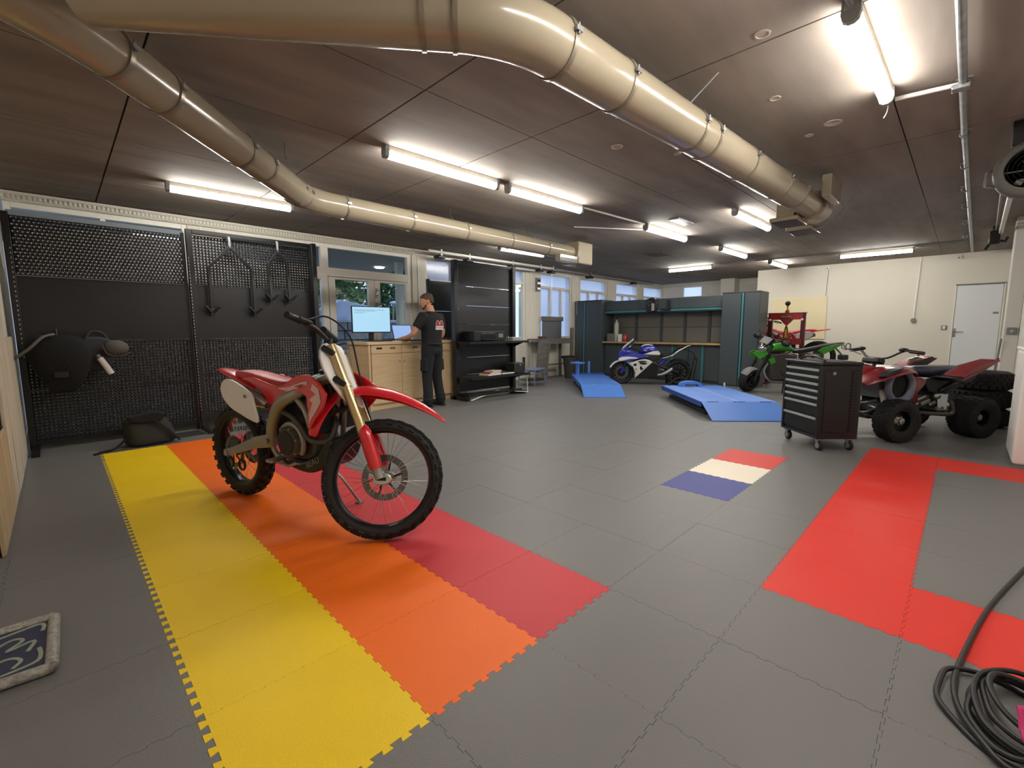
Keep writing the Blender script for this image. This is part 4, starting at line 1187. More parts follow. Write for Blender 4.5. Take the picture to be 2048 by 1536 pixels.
for x in (-TW / 2 + 0.05, TW / 2 - 0.05):
    for y in (-TD / 2 + 0.05, TD / 2 - 0.05):
        cs = MB().box(x - 0.03, x + 0.03, y - 0.03, y + 0.03, 0.108, 0.12).build('castor', M_steel, tr)
        for s in (-1, 1):
            MB().prism([(x - 0.02, 0.11), (x + 0.025, 0.11), (x + 0.03, 0.04), (x + 0.005, 0.035)], y + s * 0.019 - 0.002, y + s * 0.019 + 0.002).build('fork_plate', M_steel, cs)
        MB().lathe([(0.012, -0.014), (0.044, -0.014), (0.048, -0.008), (0.048, 0.008), (0.044, 0.014), (0.012, 0.014)], 24, (x + 0.015, y, 0.048), 'y').build('wheel', M_rub, cs)
        MB().lathe([(0.001, -0.024), (0.026, -0.022), (0.026, 0.022), (0.001, 0.024)], 18, (x + 0.015, y, 0.048), 'y').build('hub', M_grey, cs)
# ================================================================== red press
M_pred = mat('press_red', '#a5101e', rough=0.35, coat=0.3)
M_pdark = mat('press_maroon', '#5a1a22', rough=0.4, metal=0.2)
M_gold = mat('brass', '#c09a45', rough=0.35, metal=0.8, hex2='#8a3b2a', vscale=18)
M_goldp = mat('gold_lettering', '#d0a63c', rough=0.5)
ps = thing('hydraulic_press', 'red hydraulic press with gold lettering in front of the back wall', 'press', (10.4, 1.66, 0), 0)
for s in (-1, 1):
    MB().box(-0.04, 0.04, s * 0.31 - 0.04, s * 0.31 + 0.04, 0.03, 1.53).build('upright', M_pdark, ps, bevel=0.004)
    MB().box(-0.25, 0.25, s * 0.31 - 0.05, s * 0.31 + 0.05, 0.0, 0.03).build('foot', M_pdark, ps, bevel=0.003)
    MB().ball((-0.07, s * 0.30, 1.395), 0.025).build('pin_knob', M_whitep, ps)
for z0, z1, nm in [(1.40, 1.53, 'top_beam'), (0.87, 1.0, 'bed_beam')]:
    MB().box(-0.06, -0.045, -0.31, 0.31, z0, z1).build(nm, M_pred, ps, bevel=0.003)
    MB().box(0.045, 0.06, -0.31, 0.31, z0, z1).build(nm, M_pred, ps, bevel=0.003)
MB().box(-0.07, 0.07, -0.36, 0.36, 1.53, 1.545).build('top_plate', M_pdark, ps, bevel=0.003)
MB().prism([(-0.12, 1.40), (0.12, 1.40), (0.06, 1.33), (0.012, 1.28), (-0.012, 1.28), (-0.06, 1.33)], -0.035, 0.035, 'yz').build('ram_plate', M_pred, ps, bevel=0.004)
MB().lathe([(0.012, 1.28), (0.03, 1.22), (0.05, 1.12), (0.055, 1.02), (0.06, 1.0)], 20).build('ram', M_gold, ps)
for s in (-1, 1):
    MB().prism([(s * 0.12, 1.0), (s * 0.20, 1.0), (s * 0.17, 1.06), (s * 0.11, 1.13)], -0.02, 0.02, 'yz').build('support_horn', M_pred, ps, bevel=0.004)
MB().lathe([(0.04, 1.545), (0.045, 1.58), (0.03, 1.585), (0.032, 1.60), (0.016, 1.62), (0.014, 1.66), (0.024, 1.70), (0.001, 1.71)], 18).build('jack_neck', M_gold, ps)
MB().ball((0, 0, 1.745), 0.052).build('ball_knob', M_blackp, ps)
MB().prism(spline2([(-0.115, 1.44), (-0.10, 1.495), (0.10, 1.495), (0.115, 1.44), (0.08, 1.425), (-0.08, 1.425)], 3), -0.0625, -0.0605, 'yz').build('badge', M_pdark, ps)
textpart('badge_lettering', 'GERGMEN', 0.055, M_goldp, ps, (-0.063, 0, 1.462), (PI / 2, 0, -PI / 2), 0.0008, 0.85)
textpart('bed_lettering', 'TORUNDOU', 0.05, M_goldp, ps, (-0.061, 0.02, 0.935), (PI / 2, 0, -PI / 2), 0.0008, 0.8)

# ================================================================== vehicles: shared parts
M_rim = mat('black_rim', '#101012', rough=0.3, metal=0.3)
M_spoke = mat('spoke_steel', '#b4b4b2', rough=0.3, metal=0.9)
M_cast = mat('cast_aluminium', '#98958d', rough=0.42, metal=0.55, var=0.08, vscale=14, bump=0.1, bscale=200)
M_eng = mat('engine_grey', '#4e4a45', rough=0.5, metal=0.5, var=0.15, vscale=14)
M_goldf = mat('gold_fork', '#b8a67c', rough=0.28, metal=0.75)
M_disc = mat('brake_disc', '#6a6866', rough=0.3, metal=0.9)
I4 = Matrix.Identity(4)

def ring_loft(mb, secs, n=16, p=2.6):
    """sections (x, y, zc, half_y, half_z) with superellipse rings in the yz plane"""
    rings = []
    for (x, y, z, hy, hz) in secs:
        rg = []
        for k in range(n):
            a = 2 * PI * k / n
            c, s = math.cos(a), math.sin(a)
            rg.append((x, y + hy * math.copysign(abs(c) ** (2 / p), c), z + hz * math.copysign(abs(s) ** (2 / p), s)))
        rings.append(rg)
    return mb.loft(rings)

def plate(outline, y, t, b=0.0, c=0.0, x0=0.0, z0=0.0, sm=0):
    """flat body panel in xz with thickness t, at y = y + b*(x-x0) + c*(z-z0)"""
    if sm:
        outline = spline2(outline, sm)
    mb = MB().prism(outline, 0, t)
    mb.v = [(px, py + y + b * (px - x0) + c * (pz - z0), pz) for px, py, pz in mb.v]
    return mb

def knobby(mb, c, r, w, n, kh=0.018):
    for i in range(n):
        for (oy, da, kw, tilt) in ((-0.38, 0, 0.30, 8), (0.38, 0, 0.30, -8), (-0.15, 0.5, 0.24, 0), (0.15, 0.5, 0.24, 0), (-0.74, 0.25, 0.24, 46), (0.74, 0.25, 0.24, -46)):
            a = 2 * PI * (i + da) / n
            yy = oy * w / 2
            rad = r - kh * 0.6 - (abs(oy) ** 3) * 0.055
            t = 2 * PI * r / n * 0.46
            M = Matrix.Translation(c) @ Matrix.Rotation(-a, 4, 'Y') @ Matrix.Translation((rad, yy, 0)) @ Matrix.Rotation(R(-tilt), 4, 'Z')
            k = len(mb.v)
            mb.box(-kh, kh * 0.6, -kw * w / 4, kw * w / 4, -t / 2, t / 2)
            for q in range(k, len(mb.v)):
                mb.v[q] = tuple(M @ Vector(mb.v[q]))

def wheel(par, M, c, r, w, rim_r, style='spoke', knobs=0, disc=None, mr=None, rub=None, nsp=36, name='wheel', rimw=None, hubm=None):
    hub = bpy.data.objects.new(name, None)
    rw = rimw or w * 0.33
    tm = MB().torus(c, (r + rim_r) / 2, (r - rim_r) / 2 + 0.002, 'y', 56, 14, sx=w / 2 / ((r - rim_r) / 2 + 0.002))
    if knobs:
        tm = MB().torus(c, (r + rim_r) / 2 - 0.009, (r - rim_r) / 2 - 0.004, 'y', 56, 14, sx=(w / 2 - 0.008) / ((r - rim_r) / 2 - 0.004))
    tyre = tm.xf(M).build('tyre', rub or M_rub, par)
    if knobs:
        kb = MB()
        knobby(kb, Vector(c), r, w, knobs)
        ko = kb.xf(M).build('tread_knobs', rub or M_rub, tyre)
        ko['kind'] = 'stuff'
    rim = MB().lathe([(rim_r + 0.012, -rw), (rim_r - 0.004, -rw * 0.92), (rim_r - 0.016, -rw * 0.4), (rim_r - 0.016, rw * 0.4), (rim_r - 0.004, rw * 0.92), (rim_r + 0.012, rw)], 48, c, 'y', closed=True).xf(M).build('rim', mr or M_rim, par)
    if style == 'spoke':
        sp = MB()
        for k in range(nsp):
            a = 2 * PI * k / nsp
            s = 1 if k % 2 else -1
            da = 0.28 if (k // 2) % 2 else -0.28
            p = Vector(c) + Vector((0.028 * math.cos(a + da * 3), s * 0.035, 0.028 * math.sin(a + da * 3)))
            q = Vector(c) + Vector(((rim_r - 0.012) * math.cos(a), s * 0.006, (rim_r - 0.012) * math.sin(a)))
            sp.tube([p, q], 0.0016, 5)
        so = sp.xf(M).build('spokes', M_spoke, rim)
        so['kind'] = 'stuff'
        MB().lathe([(0.012, -0.055), (0.032, -0.05), (0.032, -0.035), (0.02, -0.025), (0.02, 0.025), (0.032, 0.035), (0.032, 0.05), (0.012, 0.055)], 24, c, 'y').xf(M).build('hub', hubm or M_eng, par)
    else:
        for k in range(nsp):
            a = 2 * PI * k / nsp
            u = Vector((math.cos(a), 0, math.sin(a)))
            v = Vector((-math.sin(a), 0, math.cos(a)))
            cc = Vector(c)
            MB().add([cc + u * 0.03 - v * 0.022 + Vector((0, y, 0)) for y in (-0.02, 0.02)] + [cc + u * 0.03 + v * 0.022 + Vector((0, y, 0)) for y in (-0.02, 0.02)] +
                     [cc + u * (rim_r - 0.01) - v * 0.013 + Vector((0, y, 0)) for y in (-0.014, 0.014)] + [cc + u * (rim_r - 0.01) + v * 0.013 + Vector((0, y, 0)) for y in (-0.014, 0.014)],
                     [(0, 4, 6, 2), (1, 3, 7, 5), (0, 1, 5, 4), (2, 6, 7, 3), (0, 2, 3, 1), (4, 5, 7, 6)]).xf(M).build('spoke', mr or M_rim, rim)
        MB().lathe([(0.001, -0.05), (0.04, -0.045), (0.045, 0), (0.04, 0.045), (0.001, 0.05)], 24, c, 'y').xf(M).build('hub', mr or M_rim, par)
    if disc:
        dy, dr_ = disc
        d = MB().lathe([(dr_, dy - 0.002), (dr_, dy + 0.002), (dr_ * 0.72, dy + 0.002), (dr_ * 0.72, dy - 0.002)], 40, c, 'y', closed=True).xf(M).build('brake_disc', M_disc, par)
        ca = MB()
        for k in range(6):
            a = 2 * PI * k / 6
            ca.bar(Vector(c) + Vector((0.03 * math.cos(a), dy, 0.03 * math.sin(a))), Vector(c) + Vector((dr_ * 0.75 * math.cos(a + 0.3), dy, dr_ * 0.75 * math.sin(a + 0.3))), 0.004, 0.012)
        ca.xf(M).build('disc_carrier', M_rim, d)
    bpy.data.objects.remove(hub)
    return tyre

# ================================================================== red dirt bike
M_mxr = mat('mx_red_plastic', '#cc1a26', rough=0.26, coat=0.35, var=0.04)
M_mxw = mat('mx_white_plastic', '#d9d6d2', rough=0.35, var=0.03)
M_seat = mat('red_seat_vinyl', '#b5171f', rough=0.42, var=0.06, bump=0.1, bscale=300)
M_pink = mat('pale_pink_graphic', '#d6b4b8', rough=0.35)
M_dkr = mat('dark_red_graphic', '#8c1820', rough=0.35)
def dirt_bike(label, loc, rz, steer):
    t = thing('dirt_bike', label, 'motorcycle', loc, rz)
    rr, rf, wb_ = 0.335, 0.345, 1.40
    p0 = Vector((1.372, 0, 0.345))
    ax = Vector((-math.sin(R(26)), 0, math.cos(R(26))))
    S = Matrix.Translation(p0) @ Matrix.Rotation(R(steer), 4, ax) @ Matrix.Translation(-p0)
    def axx(z): return 1.372 - (z - 0.345) * math.tan(R(26))
    # wheels
    wheel(t, I4, (0, 0, rr), rr, 0.125, 0.245, knobs=26, disc=(-0.062, 0.115))
    wheel(t, S, (wb_, 0, rf), rf, 0.108, 0.278, knobs=30, disc=(0.058, 0.135))
    # swingarm, axle
    for s in (-1, 1):
        sw_ = MB()
        rings = []
        for x, z, hh, hw, yy in [(0.52, 0.485, 0.045, 0.022, 0.085), (0.36, 0.455, 0.040, 0.020, 0.10), (0.15, 0.385, 0.030, 0.017, 0.105), (0.04, 0.352, 0.026, 0.015, 0.105), (-0.035, 0.335, 0.024, 0.015, 0.105)]:
            rings.append([(x, s * yy + a * hw, z + b * hh) for a, b in ((-1, -0.8), (-0.7, -1), (0.7, -1), (1, -0.8), (1, 0.8), (0.7, 1), (-0.7, 1), (-1, 0.8))])
        sw_.loft(rings).build('swingarm', M_cast, t)
        MB().lathe([(0.001, 0.118 * s), (0.018, 0.118 * s), (0.02, 0.126 * s), (0.012, 0.132 * s), (0.001, 0.133 * s)], 12, (0.0, 0, rr), 'y').build('axle_nut', M_steel, t)
    MB().cyl((0.0, -0.12, rr), (0.0, 0.12, rr), 0.012, n=10).build('rear_axle', M_steel, t)
    MB().lathe([(0.115, 0.066), (0.115, 0.072), (0.06, 0.072), (0.06, 0.066)], 36, (0, 0, rr), 'y', closed=True).build('sprocket', M_disc, t)
    ch = [(0.115 * math.cos(a), 0.069, rr + 0.115 * math.sin(a)) for a in [PI / 2 + PI * k / 12 for k in range(13)]]
    ch += [(0.60, 0.069, 0.425)] + [(0.64 + 0.045 * math.cos(a), 0.069, 0.465 + 0.045 * math.sin(a)) for a in (-0.8, 0, 0.8)] + [(0.60, 0.069, 0.51)]
    MB().tube(ch, 0.008, 6, closed=True).build('chain', M_eng, t)
    MB().box(-0.02, 0.09, -0.085, -0.055, rr + 0.03, rr + 0.10).build('rear_caliper', M_eng, t, bevel=0.008)
    for k, (dx, dz) in enumerate([(0.055, -0.045), (0.02, -0.055)]):
        MB().torus((0.04 + k * 0.14, -0.115, 0.275), 0.035, 0.008, 'y', 20, 6).build('chain_guide_ring', M_rim, t)
    # frame spars, head tube, cradle
    for s in (-1, 1):
        MB().tube([(0.50, s * 0.085, 0.46), (0.55, s * 0.105, 0.60), (0.67, s * 0.125, 0.74), (0.80, s * 0.125, 0.80), (0.95, s * 0.10, 0.87), (1.09, s * 0.045, 0.93)], [0.034, 0.036, 0.038, 0.036, 0.034, 0.03], 12, smooth=5, sy=1.0).build('frame_spar', M_cast, t)
        MB().tube([(0.83, s * 0.12, 0.79), (0.90, s * 0.115, 0.72), (0.92, s * 0.105, 0.62), (0.87, s * 0.10, 0.57)], 0.018, 10, smooth=4).build('frame_gusset', M_cast, t)
        MB().tube([(0.50, s * 0.085, 0.46), (0.55, s * 0.085, 0.39), (0.70, s * 0.08, 0.35), (0.92, s * 0.06, 0.36), (1.03, s * 0.04, 0.52), (1.10, s * 0.02, 0.86)], 0.017, 10, smooth=5).build('cradle_tube', M_cast, t)
        MB().lathe([(0.001, 0.13 * s), (0.017, 0.13 * s), (0.017, 0.142 * s), (0.001, 0.143 * s)], 8, (0.52, 0, 0.485), 'y').build('pivot_bolt', M_steel, t)
    MB().cyl((axx(1.02), 0, 1.02), (axx(0.84), 0, 0.84), 0.034, n=16).build('head_tube', M_cast, t)
    MB().tube([(0.45, 0.075, 0.80), (0.10, 0.06, 0.84)], 0.012, 8).tube([(0.45, -0.075, 0.80), (0.10, -0.06, 0.84)], 0.012, 8).build('subframe', M_cast, t)
    # engine
    MB().prism(spline2([(0.60, 0.44), (0.62, 0.56), (0.72, 0.62), (0.86, 0.62), (0.95, 0.52), (0.93, 0.42), (0.80, 0.38), (0.66, 0.38)], 4), -0.10, 0.10).build('crankcase', M_eng, t, bevel=0.02)
    MB().lathe([(0.001, -0.175), (0.085, -0.175), (0.095, -0.165), (0.105, -0.12), (0.105, -0.09)], 36, (0.785, 0, 0.515), 'y').build('clutch_cover', M_eng, t)
    MB().lathe([(0.001, -0.183), (0.07, -0.183), (0.078, -0.174)], 36, (0.785, 0, 0.515), 'y').build('clutch_cap', mat('matte_black_cover', '#1d1c1b', rough=0.6), t)
    MB().torus((0.785, -0.135, 0.515), 0.112, 0.016, 'y', 40, 8, a0=-0.6, a1=2.6).build('case_rim', M_cast, t)
    for k in range(7):
        a = 2 * PI * k / 7 + 0.3
        MB().cyl((0.785 + 0.098 * math.cos(a), -0.15, 0.515 + 0.098 * math.sin(a)), (0.785 + 0.098 * math.cos(a), -0.178, 0.515 + 0.098 * math.sin(a)), 0.007, n=6).build('cover_bolt', M_steel, t)
    MB().obox((0.90, 0, 0.68), (0.15, 0.16, 0.20), (0, 20, 0)).build('cylinder', M_eng, t, bevel=0.012)
    MB().obox((0.93, 0, 0.80), (0.17, 0.15, 0.08), (0, 20, 0)).build('cylinder_head', M_cast, t, bevel=0.012)
    MB().box(0.42, 0.72, -0.06, 0.06, 0.50, 0.82).build('airbox', M_blackp, t, bevel=0.02)
    MB().prism([(0.68, 0.62), (0.72, 0.86), (1.06, 0.90), (1.10, 0.72), (1.0, 0.60)], -0.07, 0.07).build('inner_body', M_blackp, t, bevel=0.02)
    # exhaust
    MB().tube([(0.99, -0.02, 0.73), (1.09, -0.05, 0.66), (1.09, -0.10, 0.56), (0.98, -0.14, 0.55), (0.86, -0.135, 0.64), (0.72, -0.11, 0.68), (0.52, -0.11, 0.72)], 0.018, 12, smooth=5).build('exhaust_header', M_eng, t)
    MB().tube([(0.52, -0.11, 0.72), (0.44, -0.115, 0.745), (0.16, -0.12, 0.79), (0.095, -0.12, 0.80)], [0.025, 0.048, 0.048, 0.04], 18).build('muffler', M_alu, t)
    MB().tube([(0.095, -0.12, 0.80), (0.075, -0.12, 0.803)], 0.036, 16).build('muffler_cap', M_steel, t)
    # skid plate with lettering
    sk = MB().prism(spline2([(0.66, 0.36), (0.90, 0.33), (1.06, 0.40), (1.12, 0.53), (1.07, 0.56), (1.0, 0.47), (0.88, 0.41), (0.70, 0.40)], 4), -0.12, 0.12).build('skid_plate', M_blackp, t, bevel=0.02)
    textpart('skid_lettering', 'BEAU', 0.055, M_grey, t, (0.955, -0.125, 0.405), (PI / 2, R(-25), 0), 0.0005)
    # footpegs, pedals, stand
    MB().box(0.60, 0.66, -0.20, -0.09, 0.375, 0.395).build('footpeg', M_steel, t, bevel=0.004)
    MB().box(0.60, 0.66, 0.09, 0.20, 0.375, 0.395).build('footpeg', M_steel, t, bevel=0.004)
    MB().tube([(0.62, -0.13, 0.36), (0.75, -0.145, 0.36), (0.86, -0.15, 0.40)], 0.009, 8).box(0.84, 0.90, -0.17, -0.12, 0.395, 0.405).build('brake_pedal', M_steel, t)
    MB().tube([(0.66, 0.10, 0.40), (0.80, 0.20, 0.20), (0.88, 0.28, 0.012)], 0.010, 8).box(0.855, 0.905, 0.26, 0.30, 0.0, 0.012).build('side_stand', M_steel, t)
    MB().tube([(0.69, 0.10, 0.37), (0.83, 0.20, 0.18), (0.885, 0.27, 0.03)], 0.007, 8).build('stand_brace', M_steel, t)
    # bodywork: seat, rear fender, side plates, shrouds, tank
    mb = MB()
    secs = []
    for x, zt, hw, hh in [(0.02, 0.915, 0.05, 0.018), (0.14, 0.930, 0.075, 0.035), (0.30, 0.922, 0.085, 0.045), (0.48, 0.892, 0.085, 0.05), (0.62, 0.878, 0.078, 0.05), (0.74, 0.892, 0.066, 0.045), (0.84, 0.918, 0.052, 0.035), (0.88, 0.928, 0.035, 0.02)]:
        secs.append((x, 0, zt - hh, hw, hh))
    ring_loft(mb, secs, 18, 3.0).build('seat', M_seat, t, subs=1)
    mb = MB()
    rings = []
    for x, z, hw, arch in [(0.42, 0.80, 0.10, 0.02), (0.25, 0.835, 0.105, 0.03), (0.08, 0.875, 0.09, 0.025), (-0.08, 0.905, 0.07, 0.018), (-0.17, 0.918, 0.055, 0.012), (-0.205, 0.921, 0.03, 0.006)]:
        top = [(x, hw * u, z + arch * (1 - u * u)) for u in (-1, -0.6, -0.2, 0.2, 0.6, 1)]
        rings.append(top + [(x, y, zz - 0.012) for (_, y, zz) in reversed(top)])
    mb.loft(rings).build('rear_fender', M_mxr, t, subs=1)
    for s in (-1, 1):
        pl_ = plate([(0.10, 0.825), (0.135, 0.868), (0.20, 0.878), (0.32, 0.852), (0.46, 0.80), (0.50, 0.74), (0.555, 0.63), (0.47, 0.632), (0.37, 0.655), (0.24, 0.69), (0.145, 0.74), (0.105, 0.79)], s * 0.188, 0.016 * -s, 0.02 * s, -0.10 * s, 0.3, 0.75, sm=3)
        pl_.build('side_number_plate', M_mxw, t, bevel=0.006)
        MB().lathe([(0.001, s * 0.197), (0.010, s * 0.197), (0.012, s * 0.190)], 12, (0.41, 0, 0.78), 'y').build('plate_screw', M_grey, t)
        plate([(0.20, 0.876), (0.34, 0.895), (0.52, 0.86), (0.62, 0.845), (0.74, 0.83), (0.755, 0.80), (0.66, 0.72), (0.575, 0.635), (0.55, 0.64), (0.505, 0.76), (0.46, 0.80), (0.32, 0.852)], s * 0.115, 0.02, 0.02 * s, -0.08 * s, 0.5, 0.75).build('side_cover', M_mxr, t, bevel=0.008)
        b_ = 0.13 * s
        sh = plate([(0.60, 0.842), (0.72, 0.865), (0.86, 0.93), (1.00, 0.945), (1.12, 0.90), (1.20, 0.845), (1.17, 0.76), (1.10, 0.70), (1.05, 0.635), (1.025, 0.64), (1.015, 0.74), (0.99, 0.815), (0.92, 0.835), (0.76, 0.815)], s * 0.11, 0.014 if s > 0 else -0.014, b_, -0.12 * s, 0.65, 0.82, sm=0)
        sh.build('radiator_shroud', M_mxr, t, bevel=0.006)
        e = s * 0.0155
        plate([(1.06, 0.895), (1.125, 0.87), (1.155, 0.80), (1.11, 0.745), (1.062, 0.69), (1.045, 0.655), (1.04, 0.72), (1.07, 0.79), (1.03, 0.80), (1.10, 0.84), (1.04, 0.86)], s * 0.11 + e, 0.002 * s, b_, -0.12 * s, 0.65, 0.82).build('shroud_graphic', M_pink, t)
        plate([(0.66, 0.838), (0.80, 0.86), (0.93, 0.895), (1.0, 0.905), (1.0, 0.885), (0.92, 0.862), (0.78, 0.832)], s * 0.11 + e, 0.002 * s, b_, -0.12 * s, 0.65, 0.82).build('shroud_graphic', M_pink, t)
        plate([(0.86, 0.865), (0.94, 0.885), (0.985, 0.885), (0.92, 0.862)], s * 0.11 + e * 1.2, 0.002 * s, b_, -0.12 * s, 0.65, 0.82).build('shroud_graphic', M_dkr, t)
        MB().box(1.03, 1.065, min(s * 0.05, s * 0.17), max(s * 0.05, s * 0.17), 0.60, 0.86).build('radiator', M_blackp, t, bevel=0.006)
    mb = MB()
    ring_loft(mb, [(0.84, 0, 0.875, 0.07, 0.04), (0.92, 0, 0.89, 0.10, 0.05), (1.02, 0, 0.895, 0.10, 0.045), (1.08, 0, 0.885, 0.07, 0.03)], 18, 2.6).build('fuel_tank', M_blackp, t, subs=1)
    MB().lathe([(0.032, 0.935), (0.034, 0.955), (0.02, 0.965), (0.001, 0.966)], 18, (0.95, 0, 0)).build('fuel_cap', M_blackp, t)
    MB().tube([(0.95, 0, 0.96), (0.98, -0.01, 1.02), (1.03, 0, 1.05), (1.04, 0, 1.0)], 0.004, 6, smooth=5).build('breather_hose', mat('violet_hose', '#55505f', rough=0.5), t)
    # --- steering assembly
    def fx(z): return axx(z) + 0.032
    for s in (-1, 1):
        MB().tube([(fx(1.085), s * 0.098, 1.085), (fx(0.86), s * 0.098, 0.86)], 0.030, 18).xf(S).build('fork_upper', M_goldf, t)
        MB().tube([(fx(0.86), s * 0.098, 0.86), (fx(0.60), s * 0.098, 0.60)], [0.029, 0.027], 18).xf(S).build('fork_tube', M_goldf, t)
        MB().tube([(fx(0.875), s * 0.098, 0.875), (fx(0.845), s * 0.098, 0.845)], 0.034, 18).xf(S).build('fork_collar', M_goldf, t)
        MB().tube([(fx(0.625), s * 0.098, 0.625), (fx(0.585), s * 0.098, 0.585)], 0.030, 16).xf(S).build('fork_seal', M_goldf, t)
        MB().tube([(fx(0.64) + 0.02, s * 0.101, 0.64), (fx(0.60) + 0.012, s * 0.104, 0.60), (fx(0.48) + 0.006, s * 0.105, 0.48), (fx(0.40), s * 0.105, 0.40)], [0.012, 0.036, 0.040, 0.034], 16, smooth=3).xf(S).build('fork_guard', M_mxr, t)
        MB().tube([(fx(0.41), s * 0.10, 0.41), (fx(0.35), s * 0.10, 0.345)], [0.03, 0.026], 14).xf(S).build('axle_lug', M_cast, t)
        MB().prism(spline2([(1.37, 0.315), (1.44, 0.315), (1.465, 0.345), (1.44, 0.375), (1.37, 0.375)], 3), s * 0.068, s * 0.098).xf(S).build('axle_clamp', M_alu, t, bevel=0.005)
        MB().prism([(1.385, 0.335), (1.435, 0.335), (1.435, 0.355), (1.385, 0.355)], s * 0.098, s * 0.1005).xf(S).build('clamp_slot', M_dark, t)
    for z in (1.05, 0.875):
        MB().obox((axx(z) + 0.012, 0, z), (0.085, 0.27, 0.035), (0, 26, 0)).xf(S).build('triple_clamp', M_blackp, t, bevel=0.01)
    MB().cyl((wb_, -0.10, rf), (wb_, 0.10, rf), 0.012, n=10).xf(S).build('front_axle', M_steel, t)
    bz = 1.12
    MB().tube([(0.905, -0.40, 1.165), (0.935, -0.30, 1.17), (0.985, -0.17, 1.15), (1.012, -0.06, bz), (1.012, 0.06, bz), (0.985, 0.17, 1.15), (0.935, 0.30, 1.17), (0.905, 0.40, 1.165)], 0.0135, 12, smooth=4).xf(S).build('handlebar', M_blackp, t)
    for s in (-1, 1):
        MB().tube([(0.902, s * 0.40, 1.165), (0.93, s * 0.28, 1.17)], 0.018, 12).xf(S).build('grip', M_rub, t)
        MB().tube([(0.94, s * 0.25, 1.175), (0.985, s * 0.28, 1.165), (0.97, s * 0.40, 1.155)], [0.008, 0.007, 0.006], 8, smooth=3).xf(S).build('lever', M_blackp, t)
        MB().box(0.935, 0.975, min(s * 0.22, s * 0.27), max(s * 0.22, s * 0.27), 1.15, 1.185).xf(S).build('lever_clamp', M_blackp, t, bevel=0.006)
        MB().box(0.99, 1.035, min(s * 0.04, s * 0.075), max(s * 0.04, s * 0.075), 1.06, 1.135).xf(S).build('bar_clamp', M_blackp, t, bevel=0.006)
    MB().tube([(0.995, -0.12, 1.17), (0.995, 0.12, 1.17)], 0.022, 10).xf(S).build('bar_pad', M_blackp, t)
    MB().tube([(0.96, -0.27, 1.18), (1.05, -0.22, 1.22), (1.12, -0.02, 1.17), (1.16, 0.10, 1.00), (1.22, 0.13, 0.80), (1.30, 0.13, 0.60), (1.36, 0.11, 0.46)], 0.0055, 8, smooth=6).xf(S).build('brake_hose', M_blackp, t)
    MB().tube([(0.96, 0.26, 1.17), (1.06, 0.16, 1.16), (1.08, 0.02, 1.03), (1.0, 0.05, 0.92)], 0.005, 8, smooth=5).xf(S).build('clutch_cable', M_blackp, t)
    MB().obox((1.34, 0.085, 0.40), (0.05, 0.04, 0.09), (0, 26, 0)).xf(S).build('front_caliper', M_eng, t, bevel=0.008)
    # number plate
    mb = MB()
    rings = []
    for z, hw in [(1.12, 0.09), (1.05, 0.145), (0.95, 0.165), (0.84, 0.14), (0.72, 0.085)]:
        x = fx(z) + 0.055
        rings.append([(x - 0.10 * abs(u) ** 2 * hw / 0.11, hw * u, z) for u in (-1, -0.5, 0, 0.5, 1)] + [(x - 0.008 - 0.10 * abs(u) ** 2 * hw / 0.11, hw * u, z) for u in (1, 0.5, 0, -0.5, -1)])
    mb.loft(rings).xf(S).build('number_plate', M_mxw, t, subs=1)
    # front fender: forward beak and tail
    mb = MB()
    rings = []
    for x, z, hw, arch in [(1.12, 0.775, 0.08, 0.055), (1.17, 0.805, 0.092, 0.065), (1.27, 0.82, 0.088, 0.07), (1.40, 0.81, 0.078, 0.066), (1.54, 0.775, 0.064, 0.052), (1.66, 0.73, 0.046, 0.032), (1.745, 0.685, 0.018, 0.010)]:
        top = [(x, hw * u, z + arch * (1 - u * u)) for u in (-1, -0.6, -0.2, 0.2, 0.6, 1)]
        rings.append(top + [(px + 0.004, y, zz - 0.010) for (px, y, zz) in reversed(top)])
    mb.loft(rings).xf(S).build('front_fender', M_mxr, t, subs=1)
    mb = MB()
    rings = []
    for x, z, hw, nx, nz in [(1.19, 0.86, 0.055, -0.4, 0.9), (1.10, 0.80, 0.07, -0.7, 0.7), (1.035, 0.70, 0.07, -0.9, 0.4), (1.0, 0.60, 0.065, -1, 0.1), (0.995, 0.55, 0.05, -1, 0)]:
        top = [(x + nx * 0.075 * (1 - u ** 4) - nx * 0.02, hw * u, z + nz * 0.075 * (1 - u ** 4) - nz * 0.02) for u in (-1, -0.85, -0.4, 0.4, 0.85, 1)]
        rings.append(top + [(px - nx * 0.010, y * 0.9, zz - nz * 0.010) for (px, y, zz) in reversed(top)])
    mb.loft(rings).xf(S).build('fender_tail', M_mxr, t, subs=1)
    return t
mx = dirt_bike('red and white dirt bike with gold forks standing on the coloured bands', (0.173, 2.592, 0), -75.0, 38)
mx2 = copy_tree(mx)
mx2.location = (11.05, 1.18, 0.27)
mx2.rotation_euler = (0, 0, R(96))
mx2['label'] = 'second red dirt bike raised behind the hydraulic press, only its tail showing'
sb = thing('bike_stand', 'low black bike stand hidden beneath the dirt bike behind the press', 'stand', (10.96, 1.98, 0), 96)
MB().box(-0.18, 0.18, -0.15, 0.15, 0.56, 0.575).build('top_plate', M_black, sb)
for x in (-0.15, 0.15):
    for y in (-0.13, 0.13):
        MB().bar((x, y, 0.56), (x * 1.3, y * 1.3, 0.0), 0.03).build('leg', M_black, sb)

